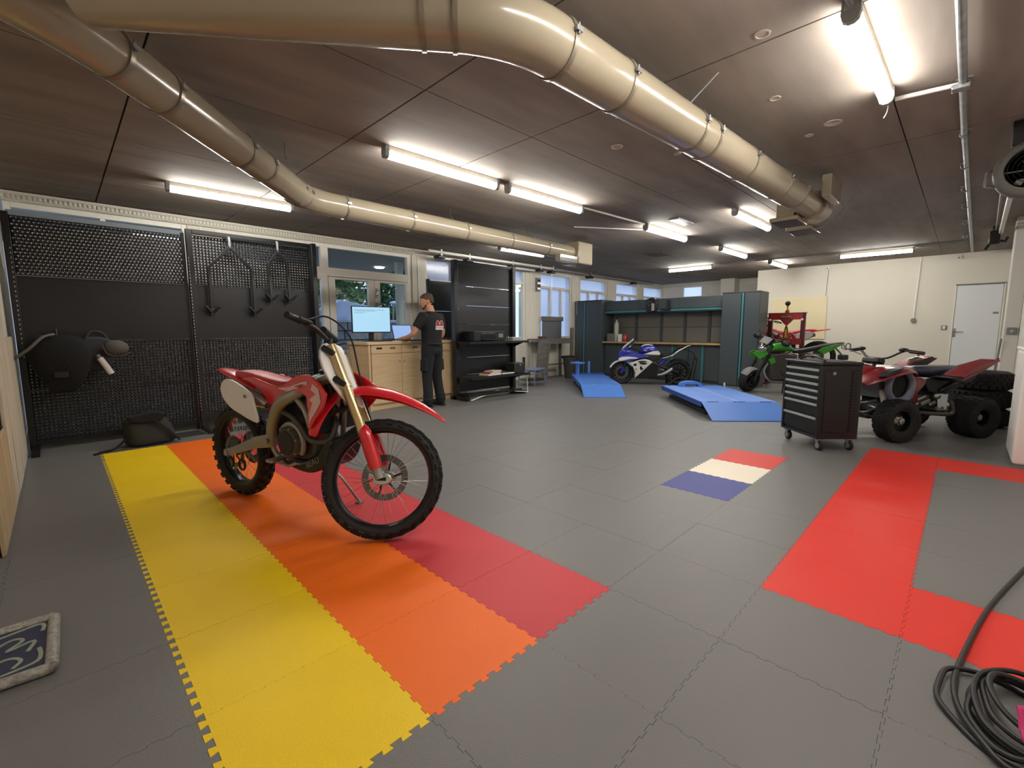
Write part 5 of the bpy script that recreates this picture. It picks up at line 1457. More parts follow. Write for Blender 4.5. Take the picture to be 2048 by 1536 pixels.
# ================================================================== blue and white sport bike
M_sb = mat('sport_blue', '#24309a', rough=0.22, coat=0.5, var=0.05)
M_sw = mat('sport_white', '#dcdcd8', rough=0.25, coat=0.4, var=0.03)
M_sk = mat('sport_black', '#17171a', rough=0.4)
def sport_bike(label, loc, rz, sc):
    t = thing('sport_bike', label, 'motorcycle', loc, rz, scale=sc)
    rr, rf, wb_ = 0.315, 0.30, 1.39
    wheel(t, I4, (0, 0, rr), rr, 0.18, 0.225, 'cast', disc=(-0.07, 0.11), nsp=12)
    wheel(t, I4, (wb_, 0, rf), rf, 0.12, 0.225, 'cast', disc=(0.065, 0.15), nsp=14, mr=M_rim)
    MB().lathe([(0.15, -0.067), (0.15, -0.063), (0.105, -0.063), (0.105, -0.067)], 36, (wb_, 0, rf), 'y', closed=True).build('brake_disc', M_disc, t)
    for s in (-1, 1):
        MB().tube([(1.16, s * 0.10, 0.88), (1.37, s * 0.10, 0.36)], 0.026, 14).build('fork_tube', M_sk, t)
        MB().tube([(1.335, s * 0.105, 0.44), (1.40, s * 0.105, 0.29)], [0.034, 0.03], 14).build('fork_lower', M_sb, t)
        MB().box(1.28, 1.34, min(s * 0.06, s * 0.10), max(s * 0.06, s * 0.10), 0.33, 0.43).build('front_caliper', M_sb, t, bevel=0.01)
        MB().tube([(1.12, s * 0.11, 0.90), (1.06, s * 0.20, 0.895), (0.98, s * 0.33, 0.87)], 0.012, 10).build('clip_on_bar', M_sk, t)
        MB().tube([(1.05, s * 0.22, 0.892), (0.98, s * 0.33, 0.87)], 0.019, 10).build('grip', M_rub, t)
        MB().tube([(0.52, s * 0.10, 0.50), (0.28, s * 0.115, 0.42), (0.0, s * 0.12, 0.315)], [0.045, 0.038, 0.028], 10, sy=0.7).build('swingarm', M_sk, t)
        # upper fairing
        plate([(1.46, 0.74), (1.43, 0.84), (1.30, 0.94), (1.22, 0.90), (1.02, 0.82), (0.80, 0.76), (0.74, 0.70), (0.95, 0.675), (1.17, 0.60), (1.30, 0.58), (1.38, 0.60), (1.48, 0.66)], s * 0.20, 0.02, -0.22 * s, -0.12 * s, 1.0, 0.75).build('upper_fairing', M_sb, t, bevel=0.01)
        plate([(1.47, 0.665), (1.40, 0.70), (1.24, 0.715), (1.06, 0.70), (0.98, 0.672), (1.20, 0.655), (1.36, 0.61), (1.46, 0.60)], s * 0.225, 0.008 * s, -0.22 * s, -0.12 * s, 1.0, 0.75).build('white_blade', M_sw, t, bevel=0.004)
        # lower fairing
        plate([(1.22, 0.55), (0.95, 0.64), (0.82, 0.66), (0.70, 0.62), (0.645, 0.585), (1.065, 0.16), (1.05, 0.30), (1.12, 0.46)], s * 0.215, 0.02, -0.06 * s, 0.14 * s, 0.9, 0.55).build('lower_fairing', M_sw, t, bevel=0.01)
        plate([(0.645, 0.58), (0.52, 0.53), (0.51, 0.25), (0.80, 0.16), (1.06, 0.155)], s * 0.205, 0.02, -0.06 * s, 0.14 * s, 0.9, 0.55).build('belly_fairing', M_sk, t, bevel=0.01)
        e = s * 0.237 if s > 0 else s * 0.217
        def deco(ol, m):
            plate(ol, e, 0.003 * s, -0.06 * s, 0.14 * s, 0.9, 0.55).build('fairing_graphic', m, t)
        deco(spline2([(1.00, 0.60), (0.86, 0.615), (0.78, 0.60), (0.86, 0.575), (0.97, 0.58)], 3), M_sk)
        deco(spline2([(0.97, 0.565), (0.86, 0.568), (0.78, 0.565), (0.80, 0.53), (0.90, 0.52)], 3), M_sk)
        deco([(0.93, 0.49), (0.86, 0.41), (0.92, 0.37), (0.95, 0.43)], M_sk)
        deco(spline2([(1.11, 0.52), (1.05, 0.545), (1.02, 0.51), (1.07, 0.475)], 3), M_sk)
    textpart('fairing_lettering', 'R', 0.07, M_sk, t, (1.04, 0.237, 0.40), (PI / 2, 0, PI), 0.001)
    # nose, screen, headlight
    mb = MB()
    ring_loft(mb, [(1.49, 0, 0.68, 0.03, 0.04), (1.46, 0, 0.73, 0.10, 0.10), (1.38, 0, 0.80, 0.15, 0.14), (1.26, 0, 0.84, 0.19, 0.11), (1.14, 0, 0.80, 0.20, 0.08)], 18, 2.4).build('nose', M_sb, t, subs=1)
    mb = MB()
    rings = []
    for x, z, hw in [(1.44, 0.82, 0.07), (1.36, 0.92, 0.11), (1.26, 1.02, 0.13), (1.16, 1.12, 0.11), (1.115, 1.16, 0.06)]:
        rings.append([(x - 0.10 * u * u, hw * u, z - 0.04 * u * u) for u in (-1, -0.5, 0, 0.5, 1)] + [(x - 0.005 - 0.10 * u * u, hw * u, z - 0.006 - 0.04 * u * u) for u in (1, 0.5, 0, -0.5, -1)])
    mb.loft(rings).build('windscreen', mat('smoked_screen', '#39404c', rough=0.1, spec=0.8), t, subs=1)
    MB().tube([(1.43, 0.05, 0.83), (1.30, 0.115, 0.985), (1.14, 0.09, 1.12), (1.112, 0.0, 1.16), (1.14, -0.09, 1.12), (1.30, -0.115, 0.985), (1.43, -0.05, 0.83)], 0.012, 8, smooth=4).build('screen_edge', M_sw, t)
    for s in (-1, 1):
        MB().prism([(1.475, 0.70), (1.44, 0.75), (1.40, 0.74), (1.43, 0.69)], s * 0.04, s * 0.11).build('headlight', mat('headlight_lens', '#aab0b8', rough=0.1), t, bevel=0.006)
    MB().box(1.12, 1.2, -0.08, 0.08, 0.90, 1.0).build('instrument', M_sk, t, bevel=0.01)
    # tank
    mb = MB()
    ring_loft(mb, [(0.98, 0, 0.80, 0.08, 0.04), (0.93, 0, 0.86, 0.14, 0.09), (0.84, 0, 0.90, 0.165, 0.12), (0.70, 0, 0.90, 0.165, 0.13), (0.56, 0, 0.86, 0.14, 0.11), (0.48, 0, 0.80, 0.10, 0.07), (0.45, 0, 0.76, 0.05, 0.03)], 22, 2.5).build('fuel_tank', M_sb, t, subs=1)
    mb = MB()
    ring_loft(mb, [(0.92, 0, 0.945, 0.08, 0.03), (0.84, 0, 0.99, 0.10, 0.035), (0.70, 0, 1.005, 0.10, 0.032), (0.58, 0, 0.955, 0.07, 0.025)], 18, 2.3).build('tank_top_stripe', M_sw, t, subs=1)
    for s in (-1, 1):
        plate([(0.86, 0.775), (0.62, 0.855), (0.50, 0.86), (0.455, 0.80), (0.46, 0.755), (0.66, 0.765)], s * 0.155 , 0.018 * s, 0.10 * s, 0.0, 0.8, 0.8).build('tank_side_panel', M_sw, t, bevel=0.006)
        plate([(0.90, 0.765), (0.46, 0.755), (0.45, 0.66), (0.56, 0.58), (0.72, 0.63)], s * 0.135, 0.02 * s, 0.0, 0.0).build('frame_cover', M_sk, t, bevel=0.01)
    textpart('tank_lettering', 'BLJ', 0.06, M_sw, t, (0.82, 0.172, 0.875), (PI / 2, R(-8), PI), 0.002)
    textpart('tank_lettering', 'BLJ', 0.06, M_sw, t, (0.66, 0.170, 0.905), (PI / 2, R(-8), PI), 0.002)
    # engine block, seat, tail
    MB().box(0.52, 1.0, -0.15, 0.15, 0.22, 0.66).build('engine', M_eng, t, bevel=0.03)
    MB().box(0.98, 1.12, -0.16, 0.16, 0.36, 0.62).build('radiator', M_sk, t, bevel=0.01)
    mb = MB()
    ring_loft(mb, [(0.47, 0, 0.73, 0.07, 0.04), (0.36, 0, 0.74, 0.11, 0.035), (0.22, 0, 0.76, 0.12, 0.035), (0.12, 0, 0.80, 0.10, 0.03)], 16, 3).build('seat', M_sk, t, subs=1)
    mb = MB()
    ring_loft(mb, [(0.16, 0, 0.78, 0.10, 0.05), (0.02, 0, 0.86, 0.10, 0.055), (-0.16, 0, 0.95, 0.08, 0.04), (-0.30, 0, 1.015, 0.045, 0.018), (-0.335, 0, 1.03, 0.02, 0.008)], 16, 2.6).build('tail_unit', M_sk, t, subs=1)
    for s in (-1, 1):
        plate([(-0.33, 1.03), (-0.18, 0.955), (0.0, 0.85), (0.15, 0.74), (0.25, 0.71), (0.40, 0.665), (0.37, 0.69), (0.22, 0.735), (0.12, 0.79), (0.02, 0.88), (-0.18, 0.985)], s * 0.105, 0.016 * s, 0.10 * s, 0, 0.1, 0.8).build('tail_panel', M_sw, t, bevel=0.004)
    MB().box(-0.12, 0.05, -0.07, 0.07, 0.95, 0.985).build('pillion_pad', M_sk, t, bevel=0.012)
    # front mudguard
    mb = MB()
    rings = []
    for k in range(9):
        a = R(20 + 17 * k)
        x, z = wb_ + 0.335 * math.cos(a), rf + 0.335 * math.sin(a)
        hw = 0.07 - 0.02 * abs(k - 4) / 4
        nx, nz = math.cos(a), math.sin(a)
        top = [(x - nx * 0.04 * u * u, hw * u, z - nz * 0.04 * u * u) for u in (-1, -0.5, 0, 0.5, 1)]
        rings.append(top + [(px - nx * 0.008, y, zz - nz * 0.008) for px, y, zz in reversed(top)])
    mb.loft(rings).build('front_mudguard', M_sw, t, subs=1)
    mb = MB()
    rings = []
    for k in range(7):
        a = R(50 + 17 * k)
        x, z = 0.36 * math.cos(a), rr + 0.36 * math.sin(a)
        nx, nz = math.cos(a), math.sin(a)
        top = [(x - nx * 0.04 * u * u, 0.09 * u, z - nz * 0.04 * u * u) for u in (-1, -0.5, 0, 0.5, 1)]
        rings.append(top + [(px - nx * 0.008, y, zz - nz * 0.008) for px, y, zz in reversed(top)])
    mb.loft(rings).build('rear_hugger', M_sk, t, subs=1)
    MB().tube([(0.62, 0.12, 0.26), (0.45, 0.16, 0.26), (0.30, 0.17, 0.32), (0.16, 0.17, 0.42)], [0.02, 0.03, 0.045, 0.045], 14, smooth=3).build('muffler', M_alu, t)
    MB().tube([(0.46, 0.14, 0.40), (0.36, 0.20, 0.39)], 0.012, 8).build('footpeg', M_steel, t)
    MB().tube([(0.30, 0.02, 0.66), (0.46, 0.02, 0.48)], 0.04, 12).build('rear_shock', M_sb, t)
    return t
sport_bike('blue and white sport bike with a pointed windscreen in front of the workbench', (8.77, 3.29, 0), 124.5, 0.86)
pk = thing('paddock_stand', 'black tubular paddock stand around the sport bike rear wheel', 'stand', (8.77, 3.29, 0), 124.5, scale=0.86)
for s in (-1, 1):
    MB().tube([(0.22, s * 0.17, 0.02), (0.0, s * 0.17, 0.20), (-0.30, s * 0.17, 0.10), (-0.42, s * 0.17, 0.66)], 0.014, 8, smooth=4).build('side_tube', M_black, pk)
    MB().lathe([(0.01, -0.02), (0.045, -0.02), (0.05, 0.0), (0.045, 0.02), (0.01, 0.02)], 16, (0.22, s * 0.17, 0.05), 'y').build('roller', M_rub, pk)
MB().tube([(-0.42, -0.17, 0.66), (-0.42, 0.17, 0.66)], 0.016, 8).build('cross_tube', M_black, pk)
MB().tube([(-0.42, -0.10, 0.66), (-0.38, -0.10, 0.80), (-0.20, -0.05, 0.88), (-0.06, 0, 0.90)], 0.010, 8, smooth=4).build('support_rod', M_black, pk)

# ================================================================== green mini bike
M_grn = mat('lime_green_plastic', '#3f9a2a', rough=0.28, coat=0.4, var=0.08)
gk = thing('mini_bike', 'green and black naked motorcycle with a fat front tyre behind the tool trolley', 'motorcycle', (9.42, 0.86, 0), 127.5)
S2 = Matrix.Translation((1.16, 0, 0.26)) @ Matrix.Rotation(R(36), 4, Vector((-0.42, 0, 0.9))) @ Matrix.Translation((-1.16, 0, -0.26))
wheel(gk, I4, (0, 0, 0.26), 0.26, 0.15, 0.155, 'cast', nsp=5, disc=(-0.06, 0.09))
wheel(gk, S2, (1.22, 0, 0.235), 0.235, 0.17, 0.135, 'cast', nsp=5, disc=(0.075, 0.09), knobs=0)
for s in (-1, 1):
    MB().tube([(0.92, s * 0.09, 0.92), (1.18, s * 0.09, 0.33)], 0.022, 12).xf(S2).build('fork_tube', M_sk, gk)
    MB().tube([(1.04, s * 0.095, 0.58), (1.20, s * 0.095, 0.25)], [0.03, 0.027], 12).xf(S2).build('fork_lower', M_black, gk)
    MB().tube([(0.93, s * 0.05, 0.98), (0.90, s * 0.14, 1.04), (0.82, s * 0.34, 1.03)], 0.012, 10).xf(S2).build('handlebar', M_sk, gk)
    MB().tube([(0.835, s * 0.25, 1.032), (0.82, s * 0.36, 1.03)], 0.018, 10).xf(S2).build('grip', M_rub, gk)
    MB().tube([(0.88, s * 0.22, 1.03), (0.88, s * 0.28, 1.14)], 0.006, 8).xf(S2).build('mirror_stalk', M_black, gk)
    MB().ball((0.87, s * 0.30, 1.0), (0.03, 0.085, 0.05)).xf(S2).build('mirror', M_blackp, gk)
    plate([(1.20, 0.75), (1.10, 0.80), (0.96, 0.79), (0.94, 0.73), (1.08, 0.63)], s * 0.14, 0.016 * s, -0.18 * s, 0, 0.9, 0.8).build('headlight_wing', M_grn, gk, bevel=0.006)
    plate([(0.94, 0.63), (0.84, 0.67), (0.80, 0.58), (0.88, 0.53)], s * 0.15, 0.016 * s, 0, 0).build('side_scoop', M_grn, gk, bevel=0.006)
    plate([(-0.45, 0.935), (-0.20, 0.90), (-0.02, 0.86), (0.07, 0.79), (-0.06, 0.73), (-0.20, 0.80), (-0.28, 0.85)], s * 0.10, 0.016 * s, 0.14 * s, 0, 0, 0.8).build('tail_panel', M_grn, gk, bevel=0.006)
    MB().tube([(0.40, s * 0.09, 0.40), (0.0, s * 0.10, 0.26)], [0.03, 0.022], 10).build('swingarm', M_sk, gk)
mb = MB()
ring_loft(mb, [(0.92, 0, 0.80, 0.08, 0.05), (0.82, 0, 0.86, 0.14, 0.08), (0.66, 0, 0.88, 0.15, 0.09), (0.50, 0, 0.83, 0.11, 0.06), (0.44, 0, 0.79, 0.06, 0.03)], 20, 2.5).build('fuel_tank', M_grn, gk, subs=1)
mb = MB()
ring_loft(mb, [(0.80, 0, 0.955, 0.05, 0.01), (0.66, 0, 0.972, 0.06, 0.012), (0.52, 0, 0.90, 0.05, 0.01)], 14, 2.5).build('tank_stripe', M_sk, gk, subs=1)
mb = MB()
ring_loft(mb, [(0.47, 0, 0.77, 0.07, 0.04), (0.30, 0, 0.78, 0.12, 0.04), (0.06, 0, 0.83, 0.10, 0.05), (-0.20, 0, 0.91, 0.08, 0.04), (-0.47, 0, 0.945, 0.02, 0.01)], 16, 3).build('seat', M_sk, gk, subs=1)
MB().box(0.40, 0.88, -0.13, 0.13, 0.22, 0.72).build('engine', M_eng, gk, bevel=0.04)
MB().lathe([(0.001, 0.17), (0.09, 0.165), (0.10, 0.13)], 28, (0.60, 0, 0.40), 'y').build('clutch_cover', M_eng, gk)
MB().tube([(0.86, 0.0, 0.55), (0.96, 0.05, 0.40), (0.86, 0.08, 0.22), (0.55, 0.10, 0.20), (0.2, 0.14, 0.30)], 0.024, 12, smooth=5).build('exhaust', M_steel, gk)
MB().ball((1.06, 0, 0.84), (0.07, 0.09, 0.09)).xf(S2).build('headlight', M_chrome, gk)
MB().torus((1.12, 0.02, 0.90), 0.05, 0.008, 'x', 20, 6).xf(S2).build('headlight_ring', M_chrome, gk)
MB().prism([(0.96, 0.92), (1.08, 0.95), (0.94, 1.06), (0.88, 1.04)], -0.10, 0.10).xf(S2).build('fly_screen', M_blackp, gk, bevel=0.01)
mb = MB()
rings = []
for k in range(8):
    a = R(30 + 17 * k)
    x, z = 1.22 + 0.262 * math.cos(a), 0.235 + 0.262 * math.sin(a)
    nx, nz = math.cos(a), math.sin(a)
    top = [(x - nx * 0.03 * u * u, 0.085 * u, z - nz * 0.03 * u * u) for u in (-1, -0.5, 0, 0.5, 1)]
    rings.append(top + [(px - nx * 0.008, y, zz - nz * 0.008) for px, y, zz in reversed(top)])
mb.loft(rings).xf(S2).build('front_mudguard', M_grey, gk, subs=1)
MB().tube([(0.62, 0.13, 0.24), (0.68, 0.22, 0.10), (0.70, 0.26, 0.0)], 0.012, 8).build('side_stand', M_black, gk)
MB().tube([(-0.25, 0, 0.88), (-0.36, 0, 0.78), (-0.42, 0, 0.70)], 0.016, 8).build('plate_holder', M_grn, gk)
MB().box(-0.50, -0.38, -0.08, 0.08, 0.62, 0.72).build('tail_lamp_box', mat('dark_purple_lens', '#2c2430', rough=0.3), gk, bevel=0.02)

# ================================================================== quad bike
M_atr = mat('quad_red', '#7d1420', rough=0.3, coat=0.4, var=0.08)
M_atn = mat('quad_navy', '#2b3044', rough=0.35, coat=0.2)
M_atg = mat('quad_slate', '#6a7080', rough=0.4)
M_atyre = mat('atv_tyre', '#1c1a19', rough=0.8, var=0.25, vscale=14, bump=0.5, bscale=45, bdist=0.006)
at = thing('quad_bike', 'dark red quad bike with fat tyres beside the tool trolley', 'quad bike', (6.61, -0.94, 0), 146.3)
WBQ = 1.08
def fat_wheel(x, y, r, w, rr_):
    s = 1 if y > 0 else -1
    prof = [(rr_, -w * 0.36), (rr_ + 0.02, -w * 0.46), (r * 0.80, -w * 0.52), (r * 0.94, -w * 0.47), (r * 0.99, -w * 0.30), (r, 0), (r * 0.99, w * 0.30), (r * 0.94, w * 0.47), (r * 0.80, w * 0.52), (rr_ + 0.02, w * 0.46), (rr_, w * 0.36)]
    ty = MB().lathe(prof, 44, (x, y, r), 'y', closed=True).build('tyre', M_atyre, at)
    kb = MB()
    for i in range(22):
        for q, oy in enumerate((-0.36, -0.12, 0.12, 0.36)):
            a = 2 * PI * (i + 0.5 * (q % 2)) / 22
            M = Matrix.Translation((x, y, r)) @ Matrix.Rotation(-a, 4, 'Y') @ Matrix.Translation((r - 0.004 - 0.02 * abs(oy), oy * w, 0))
            k = len(kb.v)
            kb.box(-0.01, 0.010, -w * 0.10, w * 0.10, -0.024, 0.024)
            for z in range(k, len(kb.v)):
                kb.v[z] = tuple(M @ Vector(kb.v[z]))
    ko = kb.build('tread_knobs', M_atyre, ty)
    ko['kind'] = 'stuff'
    MB().lathe([(rr_ + 0.008, s * w * 0.38), (rr_ - 0.008, s * w * 0.36), (rr_ - 0.012, s * w * 0.1), (0.06, s * w * 0.06), (0.001, s * w * 0.06)], 32, (x, y, r), 'y', caps=False).build('rim', M_rim, at)
    MB().lathe([(0.001, s * (w * 0.06 + 0.055)), (0.034, s * (w * 0.06 + 0.05)), (0.034, s * (w * 0.06 + 0.03)), (0.055, s * (w * 0.06 + 0.012)), (0.06, s * w * 0.06)], 20, (x, y, r), 'y').build('hub', M_alu, at)
    for k in range(4):
        a = 2 * PI * k / 4 + 0.4
        MB().cyl((x + 0.042 * math.cos(a), y + s * (w * 0.06 + 0.012), r + 0.042 * math.sin(a)), (x + 0.042 * math.cos(a), y + s * (w * 0.06 + 0.032), r + 0.042 * math.sin(a)), 0.009, n=6).build('wheel_nut', M_steel, at)
for s in (-1, 1):
    fat_wheel(WBQ, s * 0.36, 0.228, 0.17, 0.115)
    fat_wheel(0.0, s * 0.34, 0.222, 0.24, 0.095)
MB().cyl((0, -0.30, 0.222), (0, 0.30, 0.222), 0.025, n=12).build('rear_axle', M_steel, at)
for s in (-1, 1):
    MB().tube([(WBQ - 0.10, s * 0.10, 0.25), (WBQ, s * 0.30, 0.21)], 0.016, 8).tube([(WBQ + 0.12, s * 0.10, 0.25), (WBQ, s * 0.30, 0.21)], 0.016, 8).build('lower_wishbone', M_black, at)
    MB().tube([(WBQ - 0.08, s * 0.12, 0.36), (WBQ, s * 0.29, 0.29)], 0.013, 8).tube([(WBQ + 0.10, s * 0.12, 0.36), (WBQ, s * 0.29, 0.29)], 0.013, 8).build('upper_wishbone', M_steel, at)
    MB().tube([(WBQ, s * 0.27, 0.24), (WBQ - 0.02, s * 0.14, 0.58)], 0.012, 8).build('shock_rod', M_chrome, at)
    MB().tube([(WBQ - 0.004, s * 0.24, 0.32), (WBQ - 0.016, s * 0.16, 0.53)], 0.030, 12).build('shock_spring', M_whitep, at)
    # nerf bar / heel guard
    MB().tube([(0.92, s * 0.28, 0.32), (0.84, s * 0.37, 0.31), (0.42, s * 0.38, 0.27), (0.30, s * 0.34, 0.30), (0.28, s * 0.30, 0.40)], 0.020, 10, smooth=4).build('nerf_bar', mat('dark_tube', '#3a352f', rough=0.45), at)
    MB().box(0.40, 0.56, min(s * 0.15, s * 0.37), max(s * 0.15, s * 0.37), 0.30, 0.32).build('foot_plate', M_black, at, bevel=0.004)
    for k, x in enumerate((0.36, 0.43)):
        MB().prism(spline2([(x - 0.02, 0.27), (x + 0.015, 0.275), (x + 0.02, 0.33), (x - 0.008, 0.335)], 3), s * 0.27, s * 0.285).build('heel_guard_slot', M_alu, at)
# frame and engine
MB().box(0.20, 1.15, -0.11, 0.11, 0.20, 0.26).build('lower_frame', M_black, at, bevel=0.01)
MB().prism([(0.20, 0.26), (0.24, 0.58), (0.55, 0.62), (0.86, 0.60), (0.98, 0.44), (1.02, 0.26)], -0.13, 0.13).build('engine_bay', M_blackp, at, bevel=0.02)
MB().box(0.42, 0.66, 0.12, 0.19, 0.28, 0.46).build('crankcase', M_eng, at, bevel=0.02)
for x, z, a, b, c in [(0.56, 0.43, 0.12, 0.02, 0.03), (0.50, 0.38, 0.13, 0.02, 0.045), (0.40, 0.36, 0.09, 0.02, 0.04), (0.62, 0.36, 0.06, 0.02, 0.03)]:
    MB().obox((x, 0.20, z), (a, b, c), (0, 20, 0)).build('engine_fitting', M_alu, at, bevel=0.008)
MB().ball((0.345, 0.20, 0.445), (0.045, 0.03, 0.04)).build('carburettor', M_alu, at)
MB().tube([(0.34, 0.20, 0.50), (0.22, 0.22, 0.56), (0.10, 0.20, 0.60)], 0.030, 12).build('air_duct', M_blackp, at)
# tank, seat and plastics
mb = MB()
ring_loft(mb, [(1.06, 0, 0.68, 0.12, 0.06), (0.92, 0, 0.72, 0.15, 0.075), (0.70, 0, 0.71, 0.15, 0.075), (0.52, 0, 0.69, 0.12, 0.06), (0.44, 0, 0.68, 0.06, 0.04)], 18, 2.6).build('tank_cover', M_atr, at, subs=1)
mb = MB()
ring_loft(mb, [(0.54, 0, 0.735, 0.08, 0.035), (0.42, 0, 0.71, 0.14, 0.065), (0.26, 0, 0.70, 0.16, 0.075), (0.06, 0, 0.71, 0.16, 0.065), (-0.10, 0, 0.73, 0.14, 0.04), (-0.24, 0, 0.745, 0.08, 0.018)], 18, 3).build('seat', M_atn, at, subs=1)
mb = MB()
ring_loft(mb, [(1.40, 0, 0.61, 0.10, 0.03), (1.34, 0, 0.66, 0.17, 0.05), (1.20, 0, 0.73, 0.18, 0.06), (1.06, 0, 0.75, 0.16, 0.05)], 18, 2.6).build('nose_cowl', M_atr, at, subs=1)
for s in (-1, 1):
    # front fender sweeping from nose to seat
    mb = MB()
    rings = []
    for x, z, yi, yo in [(1.42, 0.60, 0.10, 0.26), (1.32, 0.68, 0.14, 0.36), (1.18, 0.735, 0.14, 0.42), (1.0, 0.77, 0.13, 0.42), (0.86, 0.755, 0.13, 0.37), (0.77, 0.68, 0.14, 0.31)]:
        rings.append([(x, s * yi, z + 0.03), (x, s * (yi * 0.5 + yo * 0.5), z + 0.025), (x, s * yo, z), (x, s * yo, z - 0.03), (x, s * (yo - 0.012), z - 0.03), (x, s * (yo - 0.014), z - 0.012), (x, s * (yi * 0.5 + yo * 0.5), z + 0.012), (x, s * yi, z + 0.018)])
    mb.loft(rings).build('front_fender', M_atr, at, subs=1)
    plate([(1.34, 0.70), (1.18, 0.765), (1.06, 0.79), (1.12, 0.755), (1.26, 0.70)], s * 0.30, 0.08 * s, 0, 0).xf(Matrix.Translation((0, 0, 0.004))).build('fender_graphic', M_blackp, at)
    # oval fender arch with a dark hole
    mb = MB()
    rings = []
    for k in range(28):
        a = 2 * PI * k / 28
        cx, cz = 1.01, 0.585
        rx, rz_ = 0.155, 0.165
        th = 0.026 + 0.02 * max(0, -math.sin(a + 0.4))
        ux, uz = math.cos(a), math.sin(a)
        p = Vector((cx + rx * ux, s * 0.31, cz + rz_ * uz))
        rings.append([p + Vector((ux * th * math.cos(q), s * 0.035 * math.sin(q), uz * th * math.cos(q))) for q in [2 * PI * w / 10 for w in range(10)]])
    mb.loft(rings, closed_path=True).build('fender_arch', M_atg, at)
    MB().lathe([(0.001, s * 0.28), (0.15, s * 0.275)], 24, (1.01, 0, 0.585), 'y').build('arch_liner', M_dark, at)
    # side panel, leg guard
    plate([(0.84, 0.68), (0.66, 0.67), (0.52, 0.63), (0.56, 0.57), (0.68, 0.50), (0.74, 0.30), (0.79, 0.30), (0.84, 0.50)], s * 0.20, 0.03 * s, 0.25 * s, 0, 0.6, 0.5).build('side_panel', M_atr, at, bevel=0.008)
    # rear fender: red louvred wedge
    rf_ = plate([(0.46, 0.67), (0.34, 0.68), (0.10, 0.79), (-0.17, 0.845), (-0.17, 0.83), (0.08, 0.70), (0.18, 0.62), (0.34, 0.62)], s * 0.20, 0.20 * s, 0, 0).build('rear_fender', M_blackp, at, bevel=0.008)
    plate([(0.36, 0.685), (0.10, 0.805), (-0.16, 0.86), (-0.18, 0.84), (0.06, 0.765), (0.30, 0.67)], s * 0.24, 0.175 * s, 0, 0).build('fender_top', M_atr, at, bevel=0.006)
    plate([(0.34, 0.64), (0.28, 0.64), (0.02, 0.745), (-0.16, 0.83), (-0.16, 0.845), (0.04, 0.77)], s * 0.39, 0.018 * s, 0, 0).build('fender_edge', M_atr, at, bevel=0.004)
    for k in range(6):
        x = 0.24 - k * 0.07
        z = 0.695 + k * 0.026
        MB().bar((x, s * 0.405, z), (x - 0.05, s * 0.405, z + 0.048), 0.012, 0.012).build('fender_louvre', M_atr, at)
    plate([(0.56, 0.63), (0.36, 0.68), (0.10, 0.66), (0.04, 0.54), (0.22, 0.46), (0.48, 0.50)], s * 0.18, 0.03 * s, 0, 0).build('rear_side_cover', M_blackp, at, bevel=0.01)
# steering
MB().tube([(1.06, 0, 0.62), (0.98, 0, 0.86)], 0.018, 10).build('steering_stem', M_black, at)
MB().tube([(0.87, -0.40, 0.94), (0.92, -0.26, 0.96), (0.97, -0.12, 0.88), (0.975, 0, 0.87), (0.97, 0.12, 0.88), (0.92, 0.26, 0.96), (0.87, 0.40, 0.94)], 0.012, 10, smooth=4).build('handlebar', M_black, at)
for s in (-1, 1):
    MB().tube([(0.867, s * 0.41, 0.939), (0.905, s * 0.29, 0.956)], 0.019, 10).build('grip', mat('maroon_grip', '#3c1c24', rough=0.7), at)
    MB().tube([(0.92, s * 0.27, 0.965), (0.98, s * 0.30, 0.96), (0.96, s * 0.42, 0.95)], 0.007, 8).build('lever', M_black, at)
    MB().ball((0.92, s * 0.24, 0.97), (0.035, 0.05, 0.022)).build('switch_pod', M_blackp, at)
MB().obox((1.02, 0, 0.84), (0.10, 0.20, 0.06), (0, -15, 0)).build('instrument_pod', M_blackp, at, bevel=0.015)
MB().torus((1.0, -0.34, 0.99), 0.035, 0.008, 'y', 20, 6).torus((1.05, -0.36, 0.985), 0.022, 0.006, 'y', 16, 6).build('cable_loop', M_grey, at)
MB().tube([(1.0, -0.34, 0.955), (0.96, -0.2, 0.90)], 0.006, 6).build('loop_stalk', M_grey, at)
mb = MB()
ring_loft(mb, [(0.16, -0.30, 0.74, 0.02, 0.03), (0.10, -0.30, 0.78, 0.06, 0.065), (0.0, -0.30, 0.79, 0.07, 0.075), (-0.10, -0.30, 0.77, 0.05, 0.06), (-0.15, -0.30, 0.75, 0.02, 0.02)], 16, 2.4).build('far_fender_cap', mat('silver_cowl', '#7d7670', rough=0.25, metal=0.6), at, subs=1)
MB().tube([(1.15, 0.20, 0.34), (1.30, 0.18, 0.30), (1.36, 0, 0.30), (1.30, -0.18, 0.30), (1.15, -0.20, 0.34)], 0.014, 8, smooth=4).build('front_bumper', M_steel, at)
MB().tube([(1.15, 0.18, 0.42), (1.32, 0.16, 0.40), (1.38, 0, 0.40), (1.32, -0.16, 0.40), (1.15, -0.18, 0.42)], 0.014, 8, smooth=4).build('front_bumper', M_steel, at)
MB().box(1.02, 1.10, -0.16, 0.16, 0.44, 0.62).build('radiator', M_grey, at, bevel=0.008)
